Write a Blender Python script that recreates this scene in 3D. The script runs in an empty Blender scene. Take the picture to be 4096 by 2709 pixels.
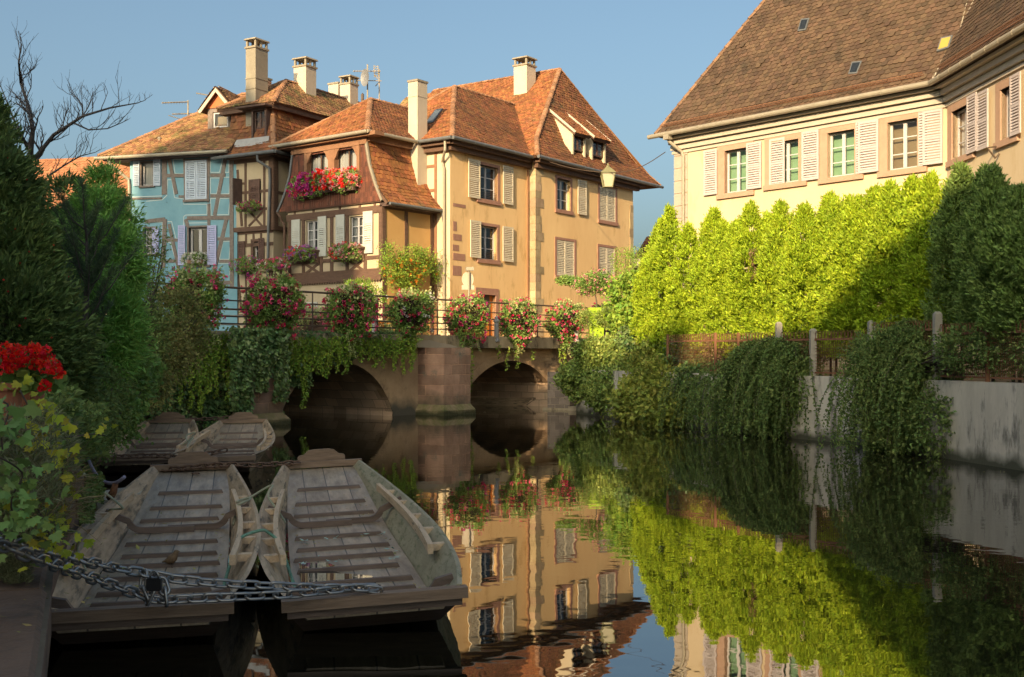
import bpy, math, random
import numpy as np
from mathutils import Vector, Matrix
R = math.radians
rng = np.random.default_rng(7)
random.seed(7)
scene = bpy.context.scene
COL = scene.collection

# ------------------------------------------------------------------ camera, sky, sun, exposure
HC = 2.1                      # eye height above the water
cam_data = bpy.data.cameras.new("camera")
cam = bpy.data.objects.new("camera", cam_data)
COL.objects.link(cam)
cam.location = (0, 0, HC)
cam.rotation_euler = (R(90), 0, 0)
cam_data.sensor_width = 36
cam_data.lens = 36 * 4600 / 4096
cam_data.shift_y = 65.5 / 4096
cam_data.clip_start = 0.1
cam_data.clip_end = 3000
scene.camera = cam

SUN_EL = R(20)
sdir = Vector((-0.36 * math.cos(SUN_EL), -0.933 * math.cos(SUN_EL), math.sin(SUN_EL)))   # towards the sun
world = bpy.data.worlds.new("World")
scene.world = world
world.use_nodes = True
wn = world.node_tree
bg = wn.nodes["Background"]
sky = wn.nodes.new("ShaderNodeTexSky")
sky.sky_type = 'NISHITA'
sky.sun_disc = False
sky.sun_elevation = SUN_EL
sky.sun_rotation = math.atan2(sdir.x, sdir.y)
sky.air_density = 0.8
sky.dust_density = 6.0
sky.ozone_density = 2.2
tint = wn.nodes.new("ShaderNodeMix"); tint.data_type = 'RGBA'; tint.blend_type = 'MULTIPLY'; tint.inputs[0].default_value = 1
tint.inputs[7].default_value = (0.97, 1.0, 0.86, 1)
wn.links.new(sky.outputs[0], tint.inputs[6]); wn.links.new(tint.outputs[2], bg.inputs[0])
bg.inputs[1].default_value = 0.10
sl = bpy.data.lights.new("sun", 'SUN')
sl.energy = 3.9
sl.angle = R(0.5)
sl.color = (1.0, 0.72, 0.40)
so = bpy.data.objects.new("sun", sl)
COL.objects.link(so)
so.rotation_euler = (-sdir).to_track_quat('-Z', 'Y').to_euler()
so.location = (-30, -60, 40)
scene.view_settings.view_transform = 'Standard'
scene.view_settings.look = 'None'
scene.view_settings.exposure = 1.2
scene.view_settings.gamma = 1
scene.cycles.max_bounces = 6
scene.cycles.transparent_max_bounces = 8
scene.cycles.caustics_reflective = False
scene.cycles.caustics_refractive = False

# ------------------------------------------------------------------ helpers
def V(*a): return np.array(a, dtype=float)
def px(x, y, Y):              # a point seen at pixel (x, y) of the 4096 px photo at distance Y
    return V((x - 2048) / 4600 * Y, Y, HC + (1420 - y) / 4600 * Y)
def gp(x, y, z):              # a point seen at a pixel and lying at height z
    return px(x, y, (HC - z) * 4600 / (y - 1420))
def unit(v):
    v = np.asarray(v, dtype=float); return v / np.linalg.norm(v)

def tag(o, label=None, cat=None, group=None, kind=None):
    if label: o['label'] = label
    if cat: o['category'] = cat
    if group: o['group'] = group
    if kind: o['kind'] = kind
    return o
def thing(name, loc, label, cat, group=None, rz=0):
    o = bpy.data.objects.new(name, None)
    o.empty_display_size = 0.2
    COL.objects.link(o)
    o.location = Vector([float(c) for c in loc]); o.rotation_euler = (0, 0, rz)
    return tag(o, label, cat, group)
def wloc(o):
    p = V(0, 0, 0)
    while o is not None:
        p = p + V(*o.location); o = o.parent
    return p
def link_mesh(name, co, loops, starts, m, parent=None, smooth=False, local=False):
    """numpy mesh -> ONE object; world coordinates unless local"""
    co = np.asarray(co, dtype=np.float64)
    if local: org = V(0, 0, 0)
    elif parent is not None: org = wloc(parent)
    else: org = V((co[:, 0].min() + co[:, 0].max()) / 2, (co[:, 1].min() + co[:, 1].max()) / 2, co[:, 2].min())
    me = bpy.data.meshes.new(name)
    me.vertices.add(len(co)); me.vertices.foreach_set("co", (co - org).astype(np.float32).ravel())
    me.loops.add(len(loops)); me.loops.foreach_set("vertex_index", np.asarray(loops, dtype=np.int32))
    me.polygons.add(len(starts)); me.polygons.foreach_set("loop_start", np.asarray(starts, dtype=np.int32))
    me.polygons.foreach_set("use_smooth", np.full(len(starts), smooth, dtype=bool))
    me.update(calc_edges=True)
    me.validate()
    if m is not None: me.materials.append(m)
    o = bpy.data.objects.new(name, me)
    COL.objects.link(o)
    if parent is not None: o.parent = parent
    elif not local: o.location = Vector(org)
    return o
def copy_tree(o, loc, rz=None, parent=None):
    c = o.copy(); COL.objects.link(c)
    if parent is None:
        c.location = Vector([float(a) for a in loc])
        if rz is not None: c.rotation_euler = (0, 0, rz)
    else: c.parent = parent
    for ch in list(o.children): copy_tree(ch, None, None, c)
    return c

class MB:
    def __init__(s): s.v = []; s.f = []
    def add(s, vs, fs):
        b = len(s.v)
        s.v.extend([tuple(map(float, p)) for p in vs]); s.f.extend([[i + b for i in f] for f in fs]); return s
    def hexa(s, p):            # 8 points: bottom 0-3, top 4-7
        return s.add(p, [(0,3,2,1),(4,5,6,7),(0,1,5,4),(1,2,6,5),(2,3,7,6),(3,0,4,7)])
    def box(s, x0, x1, y0, y1, z0, z1):
        return s.hexa([(x0,y0,z0),(x1,y0,z0),(x1,y1,z0),(x0,y1,z0),(x0,y0,z1),(x1,y0,z1),(x1,y1,z1),(x0,y1,z1)])
    def obox(s, c, ax, ay, az):  # centre and three half vectors
        c, ax, ay, az = map(np.asarray, (c, ax, ay, az))
        return s.hexa([c-ax-ay-az, c+ax-ay-az, c+ax+ay-az, c-ax+ay-az, c-ax-ay+az, c+ax-ay+az, c+ax+ay+az, c-ax+ay+az])
    def bar(s, a, b, w, h, up=(0, 0, 1)):   # rectangular bar a -> b
        a, b = np.asarray(a, float), np.asarray(b, float)
        d = unit(b - a); side = np.cross(d, up)
        if np.linalg.norm(side) < 1e-4: side = np.cross(d, (1, 0, 0))
        side = unit(side); u2 = np.cross(side, d)
        return s.obox((a + b) / 2, d * np.linalg.norm(b - a) / 2, side * w / 2, u2 * h / 2)
    def prism(s, poly, vec):
        n = len(poly); poly = [np.asarray(p, float) for p in poly]; vec = np.asarray(vec, float)
        vs = poly + [p + vec for p in poly]
        return s.add(vs, [list(range(n))[::-1], list(range(n, 2*n))] + [(i, (i+1) % n, n + (i+1) % n, n + i) for i in range(n)])
    def poly(s, pts): return s.add(pts, [list(range(len(pts)))])
    def tube(s, pts, r, n=8, closed=False, cap=True):
        pts = [np.asarray(p, float) for p in pts]; m = len(pts)
        rs = r if hasattr(r, '__len__') else [r] * m
        vs = []; side = None
        for i, p in enumerate(pts):
            if closed: d = pts[(i+1) % m] - pts[i-1]
            else: d = pts[min(i+1, m-1)] - pts[max(i-1, 0)]
            d = unit(d)
            if side is None:
                side = np.cross(d, (0, 0, 1))
                if np.linalg.norm(side) < 1e-3: side = np.cross(d, (1, 0, 0))
            side = unit(side - d * np.dot(side, d)); up = np.cross(side, d)
            for k in range(n):
                a = 2 * math.pi * k / n
                vs.append(p + (side * math.cos(a) + up * math.sin(a)) * rs[i])
        fs = []
        for i in range(m if closed else m - 1):
            j = (i + 1) % m
            for k in range(n): fs.append((i*n+k, i*n+(k+1) % n, j*n+(k+1) % n, j*n+k))
        if cap and not closed: fs += [list(range(n))[::-1], list(range((m-1)*n, m*n))]
        return s.add(vs, fs)
    def lathe(s, c, prof, n=16):
        c = np.asarray(c, float); vs = []; m = len(prof)
        for (r, z) in prof:
            for k in range(n):
                a = 2*math.pi*k/n; vs.append(c + (r*math.cos(a), r*math.sin(a), z))
        fs = [(i*n+k, i*n+(k+1) % n, (i+1)*n+(k+1) % n, (i+1)*n+k) for i in range(m-1) for k in range(n)]
        fs += [list(range(n))[::-1], list(range((m-1)*n, m*n))]
        return s.add(vs, fs)
    def fbox(s, F, t0, t1, z0, z1, d0, d1):
        return s.hexa([F.P(t0,z0,d0),F.P(t1,z0,d0),F.P(t1,z0,d1),F.P(t0,z0,d1),F.P(t0,z1,d0),F.P(t1,z1,d0),F.P(t1,z1,d1),F.P(t0,z1,d1)])
    def fbar(s, F, a, b, w, d0, d1):   # timber on a wall from (t,z) to (t,z)
        a, b = np.asarray(a, float), np.asarray(b, float); e = unit(b - a); p = np.array([-e[1], e[0]]) * w / 2
        q = [a - p, b - p, b + p, a + p]
        return s.hexa([F.P(x[0], x[1], d0) for x in q] + [F.P(x[0], x[1], d1) for x in q])
    def build(s, name, m, parent=None, smooth=False, local=False):
        loops = [i for f in s.f for i in f]
        starts = np.concatenate([[0], np.cumsum([len(f) for f in s.f])[:-1]]) if s.f else []
        return link_mesh(name, np.array(s.v).reshape(-1, 3), loops, starts, m, parent, smooth, local)

class Face:
    """a vertical wall plane; t runs along it, z up, d outwards (towards the canal)"""
    def __init__(s, O, u, flip=False):
        s.O = np.array(O[:2], float); s.u = unit(u[:2]); n = np.array([s.u[1], -s.u[0]])
        if (np.dot(n, -s.O) < 0) != flip: n = -n
        s.n = n
    def P(s, t, z, d=0):
        p = s.O + s.u * t + s.n * d; return V(p[0], p[1], z)
    def t(s, x):
        a = (x - 2048) / 4600; return (a * s.O[1] - s.O[0]) / (s.u[0] - a * s.u[1])
    def z(s, x, y):
        Y = s.O[1] + s.t(x) * s.u[1]; return HC + (1420 - y) / 4600 * Y
    def tz(s, x, y): return (s.t(x), s.z(x, y))
    def W(s, x, y, d=0):
        t, z = s.tz(x, y); return s.P(t, z, d)
    def off(s, d):
        F = Face(s.O + s.n * d, s.u); F.n = s.n; return F
    def rect(s, x0, x1, y0, y1):       # bounding pixels -> t0,t1,z0,z1
        near = x0 if (s.u[1] > 0) == (s.u[0] > 0) else x1
        far = x1 if near == x0 else x0
        a, b = sorted((s.t(x0), s.t(x1)))
        return a, b, s.z(far, y1), s.z(near, y0)

# ------------------------------------------------------------------ materials
def mat(name, c1, c2=None, rough=0.8, scale=4, detail=6, stretch=None, bump=0, bscale=None, isl=0, metal=0, spec=0.5,
        c3=None, s3=1, f3=0.5, trans=0, obj=False, hue=0, contrast=(0.3, 0.7), bdist=0.02, coat=0, brick=None, tide=None, seam=None):
    m = bpy.data.materials.new(name); m.use_nodes = True
    nt = m.node_tree; N = nt.nodes; L = nt.links; b = N["Principled BSDF"]
    b.inputs["Roughness"].default_value = rough; b.inputs["Metallic"].default_value = metal
    b.inputs["Specular IOR Level"].default_value = spec
    if coat: b.inputs["Coat Weight"].default_value = coat
    if obj: co = N.new("ShaderNodeTexCoord").outputs["Object"]
    else: co = N.new("ShaderNodeNewGeometry").outputs["Position"]
    mp = N.new("ShaderNodeMapping"); L.new(co, mp.inputs[0])
    if stretch: mp.inputs["Scale"].default_value = stretch
    def rgb(c): return (*c, 1)
    out = None
    if c2 is not None:
        nz = N.new("ShaderNodeTexNoise"); nz.inputs["Scale"].default_value = scale; nz.inputs["Detail"].default_value = detail
        nz.inputs["Roughness"].default_value = 0.65
        L.new(mp.outputs[0], nz.inputs["Vector"])
        mr = N.new("ShaderNodeMapRange"); mr.inputs[1].default_value = contrast[0]; mr.inputs[2].default_value = contrast[1]
        L.new(nz.outputs["Fac"], mr.inputs[0])
        mx = N.new("ShaderNodeMix"); mx.data_type = 'RGBA'; mx.inputs[6].default_value = rgb(c1); mx.inputs[7].default_value = rgb(c2)
        L.new(mr.outputs[0], mx.inputs[0]); out = mx.outputs[2]
    else:
        rg = N.new("ShaderNodeRGB"); rg.outputs[0].default_value = rgb(c1); out = rg.outputs[0]
    if brick:      # (u vector, block width, block height, mortar colour): coursed masonry on a vertical wall
        bu, bw, bh, mc, vary = brick
        sep = N.new("ShaderNodeVectorMath"); sep.operation = 'DOT_PRODUCT'; L.new(co, sep.inputs[0]); sep.inputs[1].default_value = (bu[0], bu[1], 0)
        sz = N.new("ShaderNodeSeparateXYZ"); L.new(co, sz.inputs[0])
        cb = N.new("ShaderNodeCombineXYZ"); L.new(sep.outputs["Value"], cb.inputs[0]); L.new(sz.outputs[2], cb.inputs[1])
        dn = N.new("ShaderNodeTexNoise"); dn.inputs["Scale"].default_value = 1.5; L.new(co, dn.inputs["Vector"])
        ad = N.new("ShaderNodeVectorMath"); ad.operation = 'MULTIPLY_ADD'; L.new(dn.outputs["Color"], ad.inputs[0]); ad.inputs[1].default_value = (0.08,) * 3; L.new(cb.outputs[0], ad.inputs[2])
        bt = N.new("ShaderNodeTexBrick"); L.new(ad.outputs[0], bt.inputs["Vector"])
        bt.inputs["Scale"].default_value = 1; bt.inputs["Brick Width"].default_value = bw; bt.inputs["Row Height"].default_value = bh
        bt.inputs["Mortar Size"].default_value = 0.012; bt.inputs["Mortar Smooth"].default_value = 0.4
        bt.inputs["Color1"].default_value = (1 - vary,) * 3 + (1,); bt.inputs["Color2"].default_value = (1 + vary,) * 3 + (1,); bt.inputs["Mortar"].default_value = rgb(mc)
        ml = N.new("ShaderNodeMix"); ml.data_type = 'RGBA'; ml.blend_type = 'MULTIPLY'; ml.inputs[0].default_value = 1; ml.clamp_result = False
        L.new(out, ml.inputs[6]); L.new(bt.outputs["Color"], ml.inputs[7]); out = ml.outputs[2]
        bfac = bt.outputs["Fac"]
    if c3 is not None:
        n3 = N.new("ShaderNodeTexNoise"); n3.inputs["Scale"].default_value = s3; n3.inputs["Detail"].default_value = 8; n3.inputs["Roughness"].default_value = 0.7
        L.new(mp.outputs[0], n3.inputs["Vector"])
        m3 = N.new("ShaderNodeMapRange"); m3.inputs[1].default_value = f3; m3.inputs[2].default_value = f3 + 0.12
        L.new(n3.outputs["Fac"], m3.inputs[0])
        x3 = N.new("ShaderNodeMix"); x3.data_type = 'RGBA'; x3.inputs[7].default_value = rgb(c3)
        L.new(m3.outputs[0], x3.inputs[0]); L.new(out, x3.inputs[6]); out = x3.outputs[2]
    if tide:       # damp, mossy band just above the water line: (colour, height)
        sz = N.new("ShaderNodeSeparateXYZ"); L.new(co, sz.inputs[0])
        nt_ = N.new("ShaderNodeTexNoise"); nt_.inputs["Scale"].default_value = 1.7; nt_.inputs["Detail"].default_value = 7; L.new(co, nt_.inputs["Vector"])
        md = N.new("ShaderNodeMath"); md.operation = 'MULTIPLY_ADD'; md.inputs[1].default_value = -tide[1]*1.6; L.new(nt_.outputs["Fac"], md.inputs[0]); L.new(sz.outputs[2], md.inputs[2])
        mt_ = N.new("ShaderNodeMapRange"); mt_.inputs[1].default_value = -tide[1]*.55; mt_.inputs[2].default_value = tide[1]*.15; mt_.inputs[3].default_value = 1; mt_.inputs[4].default_value = 0; L.new(md.outputs[0], mt_.inputs[0])
        xt = N.new("ShaderNodeMix"); xt.data_type = 'RGBA'; xt.inputs[7].default_value = rgb(tide[0]); L.new(mt_.outputs[0], xt.inputs[0]); L.new(out, xt.inputs[6]); out = xt.outputs[2]
    if seam:       # plank joints across object x
        sx = N.new("ShaderNodeSeparateXYZ"); L.new(co, sx.inputs[0])
        dv = N.new("ShaderNodeMath"); dv.operation = 'DIVIDE'; dv.inputs[1].default_value = seam; L.new(sx.outputs[0], dv.inputs[0])
        fr_ = N.new("ShaderNodeMath"); fr_.operation = 'FRACT'; L.new(dv.outputs[0], fr_.inputs[0])
        cm = N.new("ShaderNodeMath"); cm.operation = 'LESS_THAN'; cm.inputs[1].default_value = 0.045; L.new(fr_.outputs[0], cm.inputs[0])
        fl = N.new("ShaderNodeMath"); fl.operation = 'FLOOR'; L.new(dv.outputs[0], fl.inputs[0])
        wn_ = N.new("ShaderNodeTexWhiteNoise"); wn_.noise_dimensions = '1D'; L.new(fl.outputs[0], wn_.inputs["W"])
        mv = N.new("ShaderNodeMapRange"); mv.inputs[3].default_value = 0.72; mv.inputs[4].default_value = 1.12; L.new(wn_.outputs["Value"], mv.inputs[0])
        hs_ = N.new("ShaderNodeHueSaturation"); L.new(out, hs_.inputs["Color"]); L.new(mv.outputs[0], hs_.inputs["Value"])
        xs_ = N.new("ShaderNodeMix"); xs_.data_type = 'RGBA'; xs_.inputs[7].default_value = (.06, .05, .04, 1); L.new(cm.outputs[0], xs_.inputs[0]); L.new(hs_.outputs[0], xs_.inputs[6]); out = xs_.outputs[2]
    if isl or hue:
        g = N.new("ShaderNodeNewGeometry")
        hs = N.new("ShaderNodeHueSaturation"); L.new(out, hs.inputs["Color"])
        r1 = N.new("ShaderNodeMapRange"); r1.inputs[3].default_value = 1 - isl; r1.inputs[4].default_value = 1 + isl
        L.new(g.outputs["Random Per Island"], r1.inputs[0]); L.new(r1.outputs[0], hs.inputs["Value"])
        if hue:
            mt = N.new("ShaderNodeMath"); mt.operation = 'MULTIPLY'; mt.inputs[1].default_value = 37.7; L.new(g.outputs["Random Per Island"], mt.inputs[0])
            fr = N.new("ShaderNodeMath"); fr.operation = 'FRACT'; L.new(mt.outputs[0], fr.inputs[0])
            r2 = N.new("ShaderNodeMapRange"); r2.inputs[3].default_value = 0.5 - hue; r2.inputs[4].default_value = 0.5 + hue
            L.new(fr.outputs[0], r2.inputs[0]); L.new(r2.outputs[0], hs.inputs["Hue"])
        out = hs.outputs[0]
    L.new(out, b.inputs["Base Color"])
    if bump:
        bn = N.new("ShaderNodeTexNoise"); bn.inputs["Scale"].default_value = bscale or scale * 4; bn.inputs["Detail"].default_value = 6
        L.new(mp.outputs[0], bn.inputs["Vector"])
        bp = N.new("ShaderNodeBump"); bp.inputs["Strength"].default_value = bump; bp.inputs["Distance"].default_value = bdist
        h = bn.outputs["Fac"]
        if brick:
            sb = N.new("ShaderNodeMath"); sb.operation = 'SUBTRACT'; L.new(h, sb.inputs[0]); L.new(bfac, sb.inputs[1]); h = sb.outputs[0]
        L.new(h, bp.inputs["Height"]); L.new(bp.outputs[0], b.inputs["Normal"])
    if trans:
        tr = N.new("ShaderNodeBsdfTranslucent"); L.new(out, tr.inputs["Color"])
        ms = N.new("ShaderNodeMixShader"); ms.inputs[0].default_value = trans
        L.new(b.outputs[0], ms.inputs[1]); L.new(tr.outputs[0], ms.inputs[2]); L.new(ms.outputs[0], N["Material Output"].inputs[0])
    return m

M = {}
M['ochre'] = mat('ochre_plaster', (0.68, 0.45, 0.22), (0.78, 0.55, 0.28), scale=0.8, stretch=(1.2,1.2,.4), bump=0.25, bscale=14, c3=(0.52, 0.33, 0.14), s3=1.3, f3=0.55)
M['ochre2'] = mat('warm_ochre_plaster', (0.50, 0.30, 0.11), (0.56, 0.35, 0.15), scale=1, bump=0.2, bscale=12)
M['cream'] = mat('cream_plaster', (0.52, 0.44, 0.31), (0.57, 0.49, 0.36), scale=1.2, bump=0.2, bscale=12)
M['cream_b'] = mat('cream_infill', (0.42, 0.345, 0.235), (0.50, 0.41, 0.29), scale=1.5, bump=0.2, bscale=12)
M['yellow'] = mat('pale_yellow_plaster', (0.53, 0.43, 0.29), (0.58, 0.475, 0.33), scale=0.5, stretch=(1.2,1.2,.4), bump=0.12, bscale=10, c3=(0.48, 0.375, 0.235), s3=0.9, f3=0.56)
M['blue'] = mat('blue_plaster', (0.13, 0.29, 0.38), (0.21, 0.39, 0.48), scale=0.9, bump=0.25, bscale=10, c3=(0.13, 0.31, 0.39), s3=1.1, f3=0.58)
M['white_wall'] = mat('white_plaster', (0.66, 0.60, 0.50), (0.72, 0.67, 0.58), scale=1, bump=0.15, bscale=12)
M['chim'] = mat('chimney_plaster', (0.43, 0.375, 0.30), (0.50, 0.44, 0.36), scale=1.3, bump=0.3, bscale=12, c3=(0.36, 0.30, 0.24), s3=1.5, f3=0.62)
M['chim_grey'] = mat('chimney_grey_plaster', (0.20, 0.18, 0.14), (0.28, 0.25, 0.20), scale=1.3, bump=0.3, bscale=12, c3=(0.28, 0.26, 0.20), s3=1.5, f3=0.58)
M['conc_cap'] = mat('chimney_cap_concrete', (0.20, 0.17, 0.13), (0.30, 0.27, 0.21), scale=6, bump=0.4)
M['timber'] = mat('brown_timber', (0.085, 0.048, 0.032), (0.14, 0.08, 0.055), scale=5, stretch=(1, 1, 3), bump=0.4, bscale=20)
M['timber_d'] = mat('dark_timber', (0.055, 0.035, 0.03), (0.10, 0.06, 0.05), scale=5, bump=0.4, bscale=20)
M['timber_g'] = mat('grey_timber', (0.13, 0.105, 0.095), (0.24, 0.20, 0.18), scale=9, bump=0.6, bscale=25)
M['timber_r'] = mat('reddish_timber', (0.20, 0.10, 0.055), (0.26, 0.135, 0.075), scale=5, bump=0.3, bscale=20)
M['cladding'] = mat('stained_wood_cladding', (0.065, 0.025, 0.017), (0.15, 0.05, 0.028), scale=3, stretch=(4, 4, 0.35), bump=0.5, bscale=12, isl=0.35, c3=(0.30, 0.10, 0.045), s3=0.9, f3=0.60)
M['tile_o'] = mat('orange_roof_tiles', (0.32, 0.12, 0.042), (0.21, 0.088, 0.034), scale=1.3, isl=0.32, hue=0.012, rough=0.85, bump=0.3, bscale=25, c3=(0.17, 0.10, 0.05), s3=0.7, f3=0.58)
M['tile_o2'] = mat('deep_orange_roof_tiles', (0.23, 0.088, 0.034), (0.145, 0.064, 0.028), scale=1.0, isl=0.35, hue=0.012, rough=0.85, bump=0.3, bscale=25, c3=(0.11, 0.07, 0.035), s3=0.8, f3=0.56)
M['tile_m'] = mat('mossy_orange_tiles', (0.22, 0.11, 0.05), (0.29, 0.165, 0.08), scale=1.0, isl=0.4, hue=0.02, rough=0.9, bump=0.3, bscale=25, c3=(0.13, 0.12, 0.04), s3=0.9, f3=0.52)
M['tile_b'] = mat('brown_roof_tiles', (0.075, 0.046, 0.028), (0.105, 0.066, 0.040), scale=0.7, isl=0.30, hue=0.010, rough=0.75, bump=0.3, bscale=25, c3=(0.05, 0.035, 0.022), s3=0.5, f3=0.52)
M['ridge'] = mat('ridge_tiles', (0.22, 0.12, 0.07), (0.33, 0.17, 0.09), scale=4, isl=0.3, rough=0.9, bump=0.4)
M['ridge_b'] = mat('brown_ridge_tiles', (0.16, 0.09, 0.05), (0.22, 0.13, 0.08), scale=4, isl=0.3, rough=0.9, bump=0.4)
M['zinc'] = mat('zinc_gutter', (0.30, 0.27, 0.21), (0.38, 0.34, 0.27), scale=3, rough=0.55, metal=0.25)
M['zinc_d'] = mat('dark_zinc', (0.12, 0.13, 0.14), (0.17, 0.18, 0.19), scale=3, rough=0.5, metal=0.3)
M['sandstone'] = mat('pink_sandstone', (0.29, 0.15, 0.11), (0.37, 0.21, 0.155), scale=5, bump=0.5, bscale=18)
M['sandst_l'] = mat('light_sandstone', (0.37, 0.235, 0.17), (0.43, 0.285, 0.205), scale=3, bump=0.3, bscale=14)
M['quoin'] = mat('yellow_quoin_stone', (0.42, 0.33, 0.21), (0.30, 0.22, 0.13), scale=2.5, bump=0.7, bscale=9, isl=0.28, hue=0.015)
M['cornice'] = mat('cornice_stone', (0.42, 0.37, 0.31), (0.48, 0.43, 0.36), scale=2, bump=0.2)
M['shut_c'] = mat('cream_shutter_paint', (0.56, 0.50, 0.38), (0.63, 0.57, 0.45), scale=8, rough=0.6)
M['shut_w'] = mat('white_shutter_paint', (0.43, 0.39, 0.40), (0.49, 0.44, 0.45), scale=6, rough=0.55)
M['shut_g'] = mat('grey_white_shutter_paint', (0.46, 0.47, 0.44), (0.53, 0.54, 0.50), scale=8, rough=0.6)
M['shut_b'] = mat('pale_blue_shutter_paint', (0.42, 0.50, 0.62), (0.50, 0.58, 0.70), scale=8, rough=0.6)
M['shut_l'] = mat('lilac_shutter_paint', (0.38, 0.40, 0.66), (0.45, 0.48, 0.72), scale=8, rough=0.6)
M['shut_br'] = mat('brown_shutter_paint', (0.085, 0.045, 0.035), (0.13, 0.07, 0.05), scale=8, rough=0.6)
M['wframe'] = mat('white_window_paint', (0.50, 0.49, 0.50), rough=0.5)
M['wframe_d'] = mat('brown_window_paint', (0.10, 0.05, 0.035), rough=0.5)
M['dark'] = mat('dark_interior', (0.015, 0.013, 0.012))
M['room_g'] = mat('green_interior', (0.22, 0.38, 0.20), (0.32, 0.46, 0.27), scale=1)
M['room_w'] = mat('warm_interior', (0.22, 0.15, 0.08), (0.30, 0.22, 0.12), scale=1)
M['curtain'] = mat('white_curtain', (0.42, 0.40, 0.38), (0.50, 0.48, 0.46), scale=6, stretch=(6, 6, 0.2))
M['iron'] = mat('dark_painted_iron', (0.075, 0.052, 0.038), (0.12, 0.085, 0.06), scale=20, rough=0.5)
M['rust'] = mat('rusty_iron', (0.12, 0.05, 0.025), (0.20, 0.09, 0.04), scale=20, rough=0.8)
M['door'] = mat('orange_door_paint', (0.50, 0.16, 0.02), rough=0.5)
M['lead'] = mat('lead_flashing', (0.28, 0.28, 0.29), (0.36, 0.36, 0.37), scale=5, rough=0.6)
def glass_mat():
    m = bpy.data.materials.new('window_glass'); m.use_nodes = True
    N = m.node_tree.nodes; L = m.node_tree.links
    N.remove(N["Principled BSDF"])
    t = N.new("ShaderNodeBsdfTransparent"); t.inputs[0].default_value = (0.80, 0.84, 0.86, 1)
    g = N.new("ShaderNodeBsdfGlossy"); g.inputs["Roughness"].default_value = 0.03
    f = N.new("ShaderNodeLayerWeight"); f.inputs[0].default_value = 0.5
    pw = N.new("ShaderNodeMath"); pw.operation = 'POWER'; pw.inputs[1].default_value = 3.5; L.new(f.outputs["Facing"], pw.inputs[0])
    ma = N.new("ShaderNodeMath"); ma.operation = 'MULTIPLY_ADD'; ma.inputs[1].default_value = 0.75; ma.inputs[2].default_value = 0.055; L.new(pw.outputs[0], ma.inputs[0])
    x = N.new("ShaderNodeMixShader"); L.new(ma.outputs[0], x.inputs[0]); L.new(t.outputs[0], x.inputs[1]); L.new(g.outputs[0], x.inputs[2])
    L.new(x.outputs[0], N["Material Output"].inputs[0]); return m
M['glass'] = glass_mat()

# ------------------------------------------------------------------ building parts
def wall_rect(mb, F, t0, t1, z0, z1, holes=(), depth=0.22, d=0):
    """front skin of a wall with openings and their reveals"""
    ts = sorted({t0, t1, *[min(max(h[0], t0), t1) for h in holes], *[min(max(h[1], t0), t1) for h in holes]})
    zs = sorted({z0, z1, *[min(max(h[2], z0), z1) for h in holes], *[min(max(h[3], z0), z1) for h in holes]})
    for a, b in zip(ts[:-1], ts[1:]):
        for c, e in zip(zs[:-1], zs[1:]):
            tm, zm = (a+b)/2, (c+e)/2
            if any(h[0] < tm < h[1] and h[2] < zm < h[3] for h in holes): continue
            mb.poly([F.P(a,c,d),F.P(b,c,d),F.P(b,e,d),F.P(a,e,d)])
    for h in holes:
        a, b, c, e = h[:4]
        for q in (((a,c),(a,e)), ((b,e),(b,c)), ((a,e),(b,e)), ((b,c),(a,c))):
            (p1, r1), (p2, r2) = q
            mb.poly([F.P(p1,r1,d),F.P(p2,r2,d),F.P(p2,r2,d-depth),F.P(p1,r1,d-depth)])
def poly_interval(p2, v):
    xs = []
    n = len(p2)
    for i in range(n):
        (x0, y0), (x1, y1) = p2[i], p2[(i+1) % n]
        if abs(y1 - y0) < 1e-9: 
            if abs(v - y0) < 1e-6: xs += [x0, x1]
            continue
        k = (v - y0) / (y1 - y0)
        if -1e-9 <= k <= 1 + 1e-9: xs.append(x0 + k * (x1 - x0))
    if len(xs) < 2: return None
    return min(xs), max(xs)
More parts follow.
